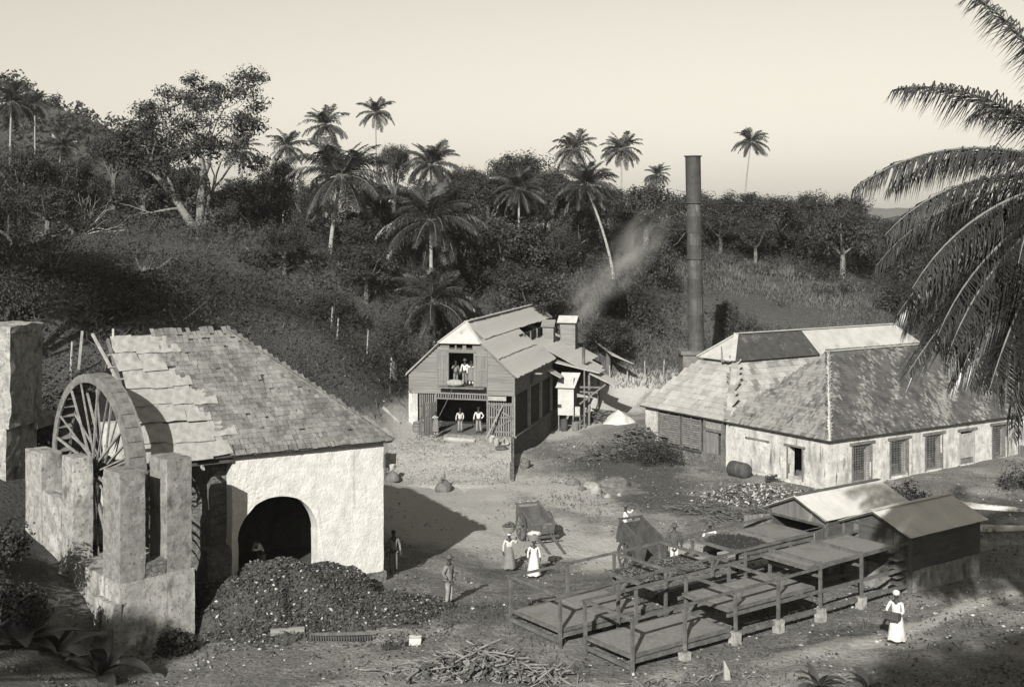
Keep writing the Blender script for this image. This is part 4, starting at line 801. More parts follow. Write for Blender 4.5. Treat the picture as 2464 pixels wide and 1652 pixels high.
# ================================================================ drying sheds
def shed(label, x0, y0, wd_, ln, eave, ridge, floor, doors, dark):
    s_ = root('drying_shed', label, 'shed', RK @ Vector((x0, y0, 0)), 36, 'low drying sheds behind the racks'); mv = m_plank; n = 13; rsx = random.Random(int(x0 * 7))
    for i in range(n):
        a, b = wd_ * i / n, wd_ * (i + 1) / n; c = (a + b) / 2; top = lambda y: eave + (ridge - eave) * (1 - abs(y - wd_ / 2) / (wd_ / 2))
        z0 = 1.72 + .0 if doors else floor
        b_ = MB(); b_.add([(0, a + .004, z0), (.03, a + .004, z0), (.03, b - .004, z0), (0, b - .004, z0), (0, a + .004, top(a)), (.03, a + .004, top(a)), (.03, b - .004, top(b)), (0, b - .004, top(b))], [(3, 2, 1, 0), (4, 5, 6, 7), (0, 1, 5, 4), (1, 2, 6, 5), (2, 3, 7, 6), (3, 0, 4, 7)])
        if doors: b_.v = [(x, y, max(z, 2.02)) for x, y, z in b_.v]
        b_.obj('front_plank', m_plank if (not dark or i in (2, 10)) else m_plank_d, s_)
    for y in (.0, wd_): b_ = MB(); b_.bx(-.05, .07, y - .06, y + .06, -.2, eave + .02); b_.obj('corner_post', m_post, s_)
    z = floor; r = 0
    while z < eave - .06:
        for k in range(2):
            a, b = .05 + (ln - .1) * k / 2, .05 + (ln - .1) * (k + 1) / 2
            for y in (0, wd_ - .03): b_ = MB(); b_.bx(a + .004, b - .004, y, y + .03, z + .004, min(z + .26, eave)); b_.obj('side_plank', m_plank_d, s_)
        z += .262
    b_ = MB(); b_.bx(ln - .04, ln, .04, wd_ - .04, floor, eave); b_.obj('rear_wall', m_plank_d, s_)
    b_ = MB(); b_.bx(.1, ln, .1, wd_ - .1, floor - .05, floor - .01); b_.obj('floor', m_dark_in, s_)
    rf = inst('roof', None, s_); ns = 6; ov = .18
    for k in range(ns):
        a, b = -.22 + (ln + .4) * k / ns, -.22 + (ln + .4) * (k + 1) / ns; zz = .006 * (k % 2)
        sl_ = (ridge - eave) / (wd_ / 2)
        mb = MB(); mb.slab([(a, -ov, eave + .06 - sl_ * ov + zz), (b + .03, -ov, eave + .06 - sl_ * ov + zz), (b + .03, wd_ / 2, ridge + .06 + zz), (a, wd_ / 2, ridge + .06 + zz)], .018); mb.obj('roof_sheet', m_roofm, rf)
        mb = MB(); mb.slab([(a, wd_ + ov, eave + .06 - sl_ * ov + zz), (b + .03, wd_ + ov, eave + .06 - sl_ * ov + zz), (b + .03, wd_ / 2, ridge + .065 + zz), (a, wd_ / 2, ridge + .065 + zz)], .018); mb.obj('roof_sheet', m_roofm, rf)
    for A, Bv in (((-.2, -ov, eave - .06), (-.2, wd_ / 2, ridge + .0)), ((-.2, wd_ + ov, eave - .06), (-.2, wd_ / 2, ridge + .0))): b_ = MB(); b_.beam(A, Bv, .035, .09); b_.obj('barge_board', m_dark_wood, rf)
    b_ = MB(); b_.beam((-.2, wd_ / 2, ridge + .1), (ln + .2, wd_ / 2, ridge + .1), .22, .02); b_.obj('ridge_cap', m_roofm if not doors else m_post, rf)
    mb = MB(); gridbox(mb, .06, ln - .05, .05, wd_ - .05, -1.6, floor - .04, .4); mb.jit(.03, 1.2); mb.obj('plinth', m_grey_render, s_)
    if doors:
        b_ = MB(); b_.bx(-.03, .09, .05, wd_ - .05, 1.96, 2.05); b_.obj('door_head', m_dark_wood, s_)
        for nm, y, ang, n_ in (('door_flap', .02, 200, 6), ('door_flap', wd_ - .02, 158, 6)):
            d_ = inst(nm, None, s_, Matrix.Translation((-.05, y, 1.28)) @ Matrix.Rotation(R_(ang), 4, 'Z'))
            for i in range(n_): b_ = MB(); b_.bx(.03 + i * .19, .03 + (i + 1) * .19 - .006, -.02, .02, 0, .72 + rsx.uniform(-.02, .01)); b_.obj('door_plank', m_plank, d_)
            for zz in (.1, .55): b_ = MB(); b_.bx(.05, 1.1, -.05, -.021, zz, zz + .09); b_.obj('door_ledge', m_post, d_)
    else:
        for y in (.75, 1.5, 2.25): b_ = MB(); b_.bx(-.035, 0, y - .04, y + .04, floor, eave + .15); b_.obj('door_stile', m_plank_d, s_)
        b_ = MB(); b_.bx(-.04, 0, .2, wd_ - .2, eave + .02, eave + .1); b_.obj('door_head', m_plank_d, s_)
        for i, zz in enumerate((.35, .6, .95, 1.25)): b_ = MB(); b_.bx(-.55, .02, .15, .55, zz, zz + .05); b_.obj('rail_shelf', m_post, s_)
    return s_
shed('low boarded drying shed with pale metal roof and dark closed front', 13.85, 0, 3.05, 4.6, 2.15, 2.78, .84, False, True)
shed('low drying shed with door flaps folded open toward the trays', 12.95, 3.2, 2.85, 5.0, 2.3, 2.92, 1.0, True, False)

# ================================================================ carts
m_cart = mat('cart_wood', .12, .07, scale=3, bump=.4, bscale=10, stain=(.24, 1.5, .6, .8))
m_cart_d = mat('cart_wood_dark', .085, .05, scale=3, bump=.4, bscale=10)
def cartwheel(parent, M, r, m_):
    wh = inst('wheel', None, parent, M); mb = MB(); ring(mb, -.035, .035, r - .09, r - .015, 28); mb.obj('felloe', m_, wh)
    mb = MB(); ring(mb, -.04, .04, r - .015, r, 28); mb.obj('tyre', m_iron, wh)
    mb = MB(); mb.lathe([(.06, -.13), (.09, -.06), (.09, .06), (.06, .13)], 12, M=Matrix.Rotation(R_(90), 4, 'Y')); mb.obj('nave', m_, wh)
    for i in range(12): t = 2 * math.pi * i / 12; b_ = MB(); b_.beam((0, .07 * math.cos(t), .07 * math.sin(t)), (0, (r - .08) * math.cos(t), (r - .08) * math.sin(t)), .035, .05, up=(1, 0, 0)); b_.obj('spoke', m_, wh)
def cart(label, loc, rz_, tilt, hs, m_, r=.64, front=True, openfront=False):
    c = root('tip_cart', label, 'cart', loc, rz_, 'two-wheeled carts in the yard')   # local y = forward (shafts), x = across
    for s in (-1, 1): cartwheel(c, Matrix.Translation((s * .72, 0, r)), r, m_)
    b_ = MB(); b_.tube([(-.8, 0, r), (.8, 0, r)], .04, 8); b_.obj('axle', m_iron, c)
    M = Matrix.Translation((0, 0, r)) @ Matrix.Rotation(tilt, 4, 'X')
    bd_ = inst('body', None, c, M)
    for i in range(5): b_ = MB(); b_.bx(-.52 + i * .208, -.52 + (i + 1) * .208 - .006, -1.15, 1.05, .1, .135); b_.obj('floor_board', m_, bd_)
    nb_ = max(3, int(hs / .19))
    for s in (-1, 1):
        for i in range(nb_): b_ = MB(); h = hs / nb_; b_.bx(s * .55 - .02, s * .55 + .02, -1.18, 1.06, .12 + i * h + .004, .12 + (i + 1) * h - .004); b_.obj('side_board', m_, bd_)
        for y in (-1.0, 0, .95): b_ = MB(); b_.bx(s * .585 - .02, s * .585 + .02, y - .04, y + .04, .05, .16 + hs); b_.obj('stake', m_, bd_)
        b_ = MB(); b_.bx(s * .56 - .05, s * .56 + .05, -1.25, 1.12, .12 + hs, .17 + hs); b_.obj('top_rail', m_, bd_)
    for y, on in ((-1.17, True), (1.07, front)):
        if on:
            for i in range(nb_ if y > 0 else nb_ - 1): h = hs / nb_; b_ = MB(); b_.bx(-.53, .53, y - .02, y + .02, .12 + i * h + .004, .12 + (i + 1) * h - .004); b_.obj('end_board', m_, bd_)
            b_ = MB(); b_.bx(-.62, .62, y - .045, y + .045, .12 + hs, .175 + hs); b_.obj('end_rail', m_, bd_)
        if on and y > 0:
            for x in (-.18, .18, -.5, .5): b_ = MB(); b_.bx(x - .02, x + .02, y + .021, y + .045, .05, .14 + hs); b_.obj('stake', m_, bd_)
    for s in (-1, 1): b_ = MB(); b_.beam((s * .42, -1.2, .06), (s * .36, 2.75, .02), .08, .1); b_.obj('shaft', m_, bd_)
    b_ = MB(); b_.beam((-.72, 1.22, .05), (.72, 1.22, .05), .07, .09); b_.obj('cross_bar', m_, bd_)
    return c
cart('empty two-wheeled cart tipped forward with its shafts on the ground', (1.1, 57.6, gz(1.1, 57.6)), 180 + 21, -.25, .46, m_cart)
cart('dark high-sided cart with a person in white standing in it', (5.55, 52.3, gz(5.55, 52.3)), 180 + 28, -.34, .95, m_cart_d, .64, front=False)

# ================================================================ small yard things
m_sack = mat('sackcloth', .15, .10, scale=6, bump=.6, bscale=16)
m_sack_p = mat('pale_sackcloth', .30, .22, scale=6, bump=.6, bscale=16)
m_tin = mat('dull_tin', .42, .3, scale=4, rough=.5, spec=.5)
m_cask = mat('cask_staves', .20, .12, scale=3, bump=.4, bscale=10, stretch=(4, 4, .3))
m_white = mat('lime_white', .54, .40, scale=3, bump=.5, bscale=9)
m_stone = mat('field_stone', .30, .18, scale=3, bump=.7, bscale=8)
m_hoop = m_iron; m_stone_d = mat('dark_field_stone', .15, .08, scale=3, bump=.8, bscale=8)
def ground_pt(x, y, dz=0.0): return (x, y, gz(x, y) + dz)
def ramp_z(x, y):
    f_ = min(1, max(0, (y - 71) / 8.0)); return -1.26 + 1.28 * f_ * f_ * (3 - 2 * f_)
def cask(label, loc, h=.85, r=.3, mt=None, tilt=(0, 0, 0), group=None, name='cask', cat='barrel'):
    c = root(name, label, cat, loc, 0, group); c.rotation_euler = tilt; mt = mt or m_cask; n = 14
    for i in range(n):
        a0, a1 = 2 * math.pi * i / n + .015, 2 * math.pi * (i + 1) / n - .015; V = []; prof = [(.86, 0), (.97, .3), (1.0, .5), (.97, .7), (.86, 1)]
        for q, z in prof:
            for a in (a0, a1): V.append((q * r * math.cos(a), q * r * math.sin(a), z * h))
        b_ = MB(); b_.add(V, [(2 * k, 2 * k + 1, 2 * k + 3, 2 * k + 2) for k in range(4)]); b_.obj('stave', mt, c)
    for z in (.12, .3, .7, .88): b_ = MB(); q = .86 + .14 * (1 - ((z - .5) / .5) ** 2) + .012; b_.lathe([(q * r, z * h - .02), (q * r + .006, z * h - .02), (q * r + .006, z * h + .02), (q * r, z * h + .02)], 18, closed=False); b_.obj('hoop', m_hoop, c)
    b_ = MB(); b_.lathe([(.01, h - .05), (.85 * r, h - .05), (.85 * r, h - .03), (.01, h - .03)], 14); b_.obj('head', mt, c)
    return c
def pail(label, loc, h=.34, r=.17, mt=None, tilt=(0, 0, 0), group='tin pails by the gate'):
    c = root('pail', label, 'pail', loc, 0, group); c.rotation_euler = tilt
    b_ = MB(); b_.lathe([(r * .75, 0), (r, h), (r + .012, h), (r + .012, h - .02), (r * .97, h - .03), (r * .72, .02)], 16); b_.obj('bowl', mt or m_tin, c, smooth=False)
    b_ = MB(); b_.tube([(r * math.cos(t), 0, h + .16 * math.sin(t)) for t in [math.pi * i / 8 for i in range(9)]], .008, 5); b_.obj('bail', m_iron, c)
    return c
def sack(label, loc, w_, h, mt, rz_=0, lie=False, name='sack', group=None):
    s_ = root(name, label, 'sack', loc, rz_, group); n = 18; rows = 9; V = []; rsx = random.Random(int(w_ * 100 + loc[0] * 10))
    ph = rsx.uniform(0, 6)
    for j in range(rows):
        t = j / (rows - 1); q = (math.sin(math.pi * min(.5 + t * .58, 1.0)) ** .5 if t > .15 else .82 + t) if not lie else math.sin(math.pi * (.06 + .88 * t)) ** .45
        q = max(q, .12)
        for i in range(n):
            a = 2 * math.pi * i / n; f_ = 1 + .07 * math.sin(3 * a + ph + 2 * t) + .05 * math.sin(7 * a + ph * 2) * (t)
            if lie: V.append(((t - .5) * w_, q * h * .62 * math.cos(a) * f_, max(0.0, h * .5 + q * h * .5 * math.sin(a) * f_)))
            else: V.append((q * w_ / 2 * math.cos(a) * f_, q * w_ / 2 * math.sin(a) * f_, t * h * (1 + .08 * math.sin(2 * a + ph))))
    F = [(j * n + i, j * n + (i + 1) % n, (j + 1) * n + (i + 1) % n, (j + 1) * n + i) for j in range(rows - 1) for i in range(n)] + [tuple(range(n - 1, -1, -1)), tuple((rows - 1) * n + i for i in range(n))]
    b_ = MB(); b_.add(V, F); b_.obj('bag', mt, s_, smooth=True)
    ears = ((w_ * .5, 0, h * .5),) if lie else ((w_ * .12, 0, h * 1.0), (-w_ * .34, 0, h * .8))
    for k, e in enumerate(ears): b_ = MB(); b_.lathe([(.09, 0), (.05, .07), (.08, .2), (.03, .26)], 8, e); b_.obj('tied_end', mt, s_)
    return s_
def boulder(label, loc, sx, sy, sz, seed, mt=None, name='stone', cat='stone', group=None):
    bm = bmesh.new(); bmesh.ops.create_icosphere(bm, subdivisions=2, radius=1)
    for v in bm.verts:
        n_ = mnoise.noise(v.co * 1.3 + Vector((seed, seed, 0))); v.co *= 1 + .35 * n_; v.co = Vector((v.co.x * sx, v.co.y * sy, max(-.5, v.co.z) * sz))
    me = bpy.data.meshes.new(name); bm.to_mesh(me); bm.free(); me.materials.append(mt or m_stone); o = inst(name, me); o.location = loc; return tag(o, label, cat, group)
# wooden bin left of the ramp
bn = root('wooden_bin', 'small wooden bin with sloping lid beside the white mill wall', 'bin', ground_pt(-8.25, 73.2), 8)
for i in range(4): b_ = MB(); b_.add([(-.55, -.5 + i * .3, .95 + i * .13), (.55, -.5 + i * .3, .95 + i * .13), (.55, -.5 + (i + 1) * .3 - .01, .95 + (i + .97) * .13), (-.55, -.5 + (i + 1) * .3 - .01, .95 + (i + .97) * .13)] + [(-.55, -.5 + i * .3, .92 + i * .13), (.55, -.5 + i * .3, .92 + i * .13), (.55, -.5 + (i + 1) * .3 - .01, .92 + (i + .97) * .13), (-.55, -.5 + (i + 1) * .3 - .01, .92 + (i + .97) * .13)], [(0, 1, 2, 3), (7, 6, 5, 4), (0, 4, 5, 1), (1, 5, 6, 2), (2, 6, 7, 3), (3, 7, 4, 0)]); b_.obj('lid_board', m_board, bn)
for i in range(5): b_ = MB(); b_.bx(-.5, .5, -.46, -.42, i * .19, i * .19 + .18); b_.obj('front_board', m_dark_wood, bn)
for s in (-1, 1): b_ = MB(); b_.bx(s * .5 - .025, s * .5 + .025, -.46, .6, 0, .92); b_.obj('side_panel', m_board, bn)
b_ = MB(); b_.bx(-.5, .5, .58, .62, 0, 1.3); b_.obj('rear_panel', m_dark_wood, bn)
bx_ = root('wooden_crate', 'small pale crate standing behind the sack with a tin on top', 'crate', ground_pt(-7.75, 71.9), 5)
for i in range(3): b_ = MB(); b_.bx(-.22, .22, -.2, -.17, i * .17, i * .17 + .16); b_.obj('front_slat', m_cart, bx_)
for s in (-1, 1): b_ = MB(); b_.bx(s * .21 - .015, s * .21 + .015, -.17, .2, 0, .5); b_.obj('side_panel', m_cart, bx_)
b_ = MB(); b_.bx(-.19, .19, .17, .2, 0, .5); b_.obj('rear_panel', m_cart, bx_)
s1 = sack('bulging sack by the wooden bin with a tin pot set on top', ground_pt(-7.05, 71.3), .95, .72, m_sack, 20, group='bundled sacks on the gravel')
pail('tin pot standing on the sack beside the wooden bin', (-7.1, 71.3, gz(-7.05, 71.3) + .70), .3, .17, m_tin, group='loose pots')
sack('slumped tied sack alone on the pale gravel of the ramp', (-3.95, 69.7, gz(-3.95, 69.7) - .02), 1.05, .78, m_sack, 70, group='bundled sacks on the gravel')
cask('upright cask by the whitewashed barn pier', (-5.75, 80.55, -.02), .95, .33, group='casks by the barn door')
pail('white tub resting on the cask by the barn pier', (-5.75, 80.55, .93), .26, .24, m_white, group='loose pots')
cask('half-hidden cask against the left barn pier', (-6.35, 80.6, -.02), .9, .3, m_board, group='casks by the barn door')
for i, (x, y, dz, tl, lb) in enumerate(((-1.35, 77.9, .0, (.25, .1, 0), 'upper tin pail leaning under the slatted gate'), (-.98, 77.2, 0, (.05, -.1, 0), 'largest pale pail standing in front of the slatted gate'), (-.55, 77.4, 0, (.9, .3, .4), 'tipped pail nearest the corner post of the barn'))):
    pail(lb, (x, y, ramp_z(x, y) + .02), .42 if i < 2 else .36, .2, m_tin if i != 1 else m_pale_wood, tl)
boulder('dark lump of scrap iron below the pails', (-.65, 76.6, ramp_z(-.65, 76.6) + .05), .42, .3, .22, 3.1, m_iron, 'scrap_heap', 'scrap')
cask('leaning tub at the foot of the dark retaining wall', (.78, 75.6, gz(.78, 75.6) - .03), .62, .3, m_cask, (.1, .16, 0), None, 'tub', 'tub')
cask('dark cask under the raised white booth', (3.9, 90.3, gz(3.9, 90.3)), .85, .3, m_dark_wood, group='casks under the booth')
pail('pale bucket on the ground under the raised white booth', (4.75, 90.0, gz(4.75, 90.0)), .6, .3, m_cask, group='loose pots')
log = MB(); log.tube([(-4.4, 78.3, ramp_z(-4, 78.3) + .12), (-3.2, 78.0, ramp_z(-3.2, 78) + .12), (-2.4, 77.9, ramp_z(-2.4, 77.9) + .1)], [.16, .17, .13], 9); tag(log.obj('pale_log', m_pale_wood, None), 'short pale log lying before the open barn door', 'log')
log = MB(); log.tube([(-8.6, 80.2, gz(-8.6, 80.2) + .15), (-7.5, 80.4, gz(-7.5, 80.4) + .1)], [.12, .1], 8); tag(log.obj('weathered_log', m_pale_wood, None), 'thin weathered log left of the barn pier', 'log')
# booth behind the barn (raised, pale front)
bt = root('raised_booth', 'small raised booth with bright front panel and sheet roof beside barn', 'booth', (3.45, 90.4, 0), -14)
b_ = MB(); b_.bx(0, 1.2, -.03, .0, -.15, 1.88); b_.obj('front_panel', m_sheet, bt)
for x in (0, 1.17): b_ = MB(); b_.bx(x, x + .03, 0, 1.3, -.15, 2.6); b_.obj('side_panel', m_board, bt)
mb = MB(); mb.slab([(-.15, -.25, 1.92), (1.3, -.25, 1.92), (1.55, .9, 2.95), (.1, .9, 2.95)], .03); mb.obj('roof_sheet', m_sheet, bt)
for x in (.05, 1.15): b_ = MB(); b_.bx(x - .05, x + .05, .02, .12, -1.8, -.15); b_.obj('leg', m_beam, bt)
b_ = MB(); b_.bx(1.25, 1.75, -.1, .4, -.22, -.15); b_.obj('side_shelf', m_beam, bt)
b_ = MB(); b_.bx(1.65, 1.73, -.1, 0, -1.7, -.2); b_.obj('leg', m_beam, bt)
b_ = MB(); b_.bx(1.3, 1.66, -.02, .3, -.149, .5); b_.obj('tin_box', m_tin, bt)
# lime heap, boiler drum, stones, block
def heap_mesh(cx, cy, rx, ry, h, seed, mt, name, label, cat, n=26, kind=None, rough=.18):
    V = []; F = []
    for j in range(n + 1):
        for i in range(n + 1):
            u, v = -1 + 2 * i / n, -1 + 2 * j / n; r = math.hypot(u, v); x, y = cx + u * rx, cy + v * ry; e = max(0, 1 - r * (1 + .25 * mnoise.noise(Vector((u * 2, v * 2, seed)))))
            V.append((x, y, gz(x, y) - .12 + h * (e ** .8) * (1 + rough * mnoise.noise(Vector((x * 1.7, y * 1.7, seed)))) ))
    F = [(j * (n + 1) + i, j * (n + 1) + i + 1, (j + 1) * (n + 1) + i + 1, (j + 1) * (n + 1) + i) for j in range(n) for i in range(n)]
    return tag(inst(name, np_mesh(name, np.array(V), np.array(F), mt, smooth=True)), label, cat, None, kind)
heap_mesh(8.1, 91.6, 1.3, 1.2, 1.0, 2.0, m_white, 'lime_heap', 'bright white heap of lime behind the factory wing', 'heap')
dm = root('boiler_drum', 'rusty dark iron drum lying by the factory door', 'drum', (13.55, 71.9, gz(13.5, 71.9) + .42), 0); dm.rotation_euler = (0, 0, R_(-58))
b_ = MB(); b_.lathe([(.02, -.78), (.30, -.74), (.44, -.64), (.47, -.5), (.47, .5), (.44, .64), (.3, .74), (.02, .78)], 22, M=Matrix.Rotation(R_(90), 4, 'Y')); b_.obj('shell', m_iron, dm, smooth=True)
for x in (-.45, .1, .45): b_ = MB(); b_.lathe([(.468, x - .03), (.482, x - .03), (.482, x + .03), (.468, x + .03)], 22, M=Matrix.Rotation(R_(90), 4, 'Y'), closed=False); b_.obj('riveted_band', m_iron, dm)
for i, (x, y, sx, sy, sz, lb) in enumerate(((3.6, 70.3, .5, .35, .3, 'leftmost flat stone beside the pale gravel patch'), (4.6, 69.4, .55, .4, .35, 'large grey stone right of the pale gravel patch'), (5.9, 69.9, 1.0, .7, .45, 'biggest slanting boulder by the weeds before the wing'), (4.75, 67.9, .35, .25, .42, 'upright pale stone at the gravel edge'), (5.3, 66.8, .2, .16, .15, 'small white stone below the upright one'), (6.0, 67.2, .15, .13, .13, 'smallest white stone of the group by the gravel'), (4.0, 69.0, .25, .2, .18, 'little dark stone among the larger ones by the gravel'))):
    boulder(lb, ground_pt(x, y, .05), sx, sy, sz, 2.7 * i, m_conc if i in (4, 5) else (m_stone if i in (1, 3) else m_stone_d), group='stones by the gravel patch')
bl = MB(); gridbox(bl, -.19, .19, -.16, .16, -.05, .2, .07); bl.jit(.05, 4.0); o = bl.obj('limestone_block', m_white); o.location = ground_pt(-3.15, 39.3); tag(o, 'white squared stone block on the bare earth', 'stone')
lg = MB(); lg.tube([(-8.0, 39.95, gz(-8, 39.9) + .22), (-6.9, 40.1, gz(-6.9, 40.1) + .2)], [.14, .15], 10); tag(lg.obj('short_log', m_board), 'short grey log half buried in the husk heap', 'log')
rk = root('toothed_iron_rack', 'curved toothed iron rack lying at the foot of the husk heap', 'gear rack', ground_pt(-5.6, 39.5), 0)
for i in range(24): t = -1.0 + i * .085; b_ = MB(); b_.box((t, .12 * t * t, .09), (.045, .1, .16)); b_.obj('tooth', m_iron, rk)
b_ = MB(); b_.tube([(-1.05 + i * .21, .12 * (-1.05 + i * .21) ** 2 + .07, .1) for i in range(11)], .05, 6); b_.obj('rim_bar', m_beam, rk)
lg = MB(); lg.tube([(-6.7, 39.95, gz(-6.7, 39.95) + .12), (-5.6, 39.85, gz(-5.6, 39.85) + .14), (-4.5, 39.95, gz(-4.5, 39.95) + .1)], [.06, .07, .05], 7); tag(lg.obj('bent_pole', m_post), 'bent grey pole lying behind the toothed iron', 'pole')
# fence behind the yard
def fpost(x, y, h, lean=0.0, lb=None):
    b_ = MB(); g_ = gz(x, y); b_.tube([(x, y, g_ - .2), (x + lean * .5, y, g_ + h * .5), (x + lean, y, g_ + h)], [.06, .055, .045], 6); return tag(b_.obj('fence_post', m_pale_wood), lb, 'fence post', 'fence posts behind the yard')
FP = [(6.5, 97.5, 1.4), (8.0, 98.4, 1.5), (9.5, 99.0, 1.5), (11.0, 99.5, 1.4), (12.6, 100.2, 1.4), (14.0, 101.0, 1.3)]
ords = ('first', 'second', 'third', 'fourth', 'fifth', 'sixth')
for i, (x, y, h) in enumerate(FP): fpost(x, y, h, rnd.uniform(-.08, .08), ords[i] + ' thin fence post from the barn along the rear track')
for k, (x, y, h, lb) in enumerate(((-8.7, 86, 1.6, 'pale fence post in the bushes close behind the barn'), (-10.6, 88, 1.8, 'pale fence post in the bushes further left of the barn'), (-12.2, 84, 1.5, 'short fence post among bushes between mill roof and barn'), (-22.0, 60, 1.9, 'leaning pale post standing above the water wheel'), (-13.5, 90, 1.6, 'fence post highest on the slope left of the barn'))): fpost(x, y, h, .1, lb)
for a, b in zip(FP, FP[1:]):
    pass
wf = MB()
for q in (.55, 1.1): wf.tube([(x, y, gz(x, y) + q) for x, y, h in FP], .008, 4)
tag(wf.obj('fence_wire', m_iron), 'two thin wires strung between the rear fence posts', 'wire')
# low kerb and pale pipe right of the sheds
kb = MB(); gridbox(kb, -3.2, 3.2, -.1, .1, -.3, .16, .3); kb.jit(.05, 1.3); o = kb.obj('stone_kerb', m_lime_old); o.location = ground_pt(24.6, 57.4); o.rotation_euler = (0, 0, R_(-3)); tag(o, 'low pale stone kerb beyond the sheds at right edge', 'kerb')
kb = MB(); gridbox(kb, -3.0, 3.0, -.1, .1, -.3, .2, .3); kb.jit(.05, 1.3); o = kb.obj('stone_kerb', m_lime_old); o.location = ground_pt(25.6, 62.2); o.rotation_euler = (0, 0, R_(-32)); tag(o, 'slanting stone kerb below the last lattice window', 'kerb')
pp = MB(); pp.tube([(21.9, 64.6, gz(21.9, 64.6)), (21.9, 64.6, gz(21.9, 64.6) + .8)], .05, 6); tag(pp.obj('short_stake', m_beam), 'short stake in front of the boarded window', 'stake')
stk = MB(); stk.tube([(6.45, 36.0, -.2), (6.42, 36.0, .4), (6.34, 36.0, .72)], [.12, .1, .02], 7); stk.jit(.03, 3); tag(stk.obj('split_stump', m_pale_wood), 'pale split stump at the bottom edge of the picture', 'stump')
# ================================================================ people
m_skin = mat('skin', .045, .035, scale=6, rough=.6, warm=1.5)
m_cw = mat('white_cotton', .62, .48, scale=4, bump=.4, bscale=10)
m_cl = mat('pale_shirt', .50, .38, scale=4, bump=.4, bscale=10)
m_cg = mat('grey_cloth', .20, .13, scale=4, bump=.4, bscale=10)
m_ct = mat('worn_trousers', .27, .18, scale=4, bump=.4, bscale=10)
m_cd = mat('dark_coat', .075, .045, scale=4, bump=.4, bscale=10)
m_apron = mat('apron_cloth', .17, .12, scale=4, bump=.4, bscale=10)
m_straw = mat('dark_felt', .09, .06, scale=8, bump=.3)
m_hair = mat('hair', .02, .012, scale=12, bump=.5)
m_basket = mat('basket_cane', .30, .18, scale=14, bump=.8, bscale=30, stretch=(1, 1, 3))
def skinmesh(name, verts, edges, rootv, mt, parent, sub=1):
    me = bpy.data.meshes.new(name); me.from_pydata([v[:3] for v in verts], edges, []); o = inst(name, me, parent)
    sm = o.modifiers.new('skin', 'SKIN'); sv = me.skin_vertices[0].data
    for i, v in enumerate(verts):
        r = v[3]; sv[i].radius = r if isinstance(r, tuple) else (r, r); sv[i].use_root = (i == rootv)
    sm.use_smooth_shade = True; ss = o.modifiers.new('sub', 'SUBSURF'); ss.levels = sub; ss.render_levels = sub
    me.materials.append(mt); return o
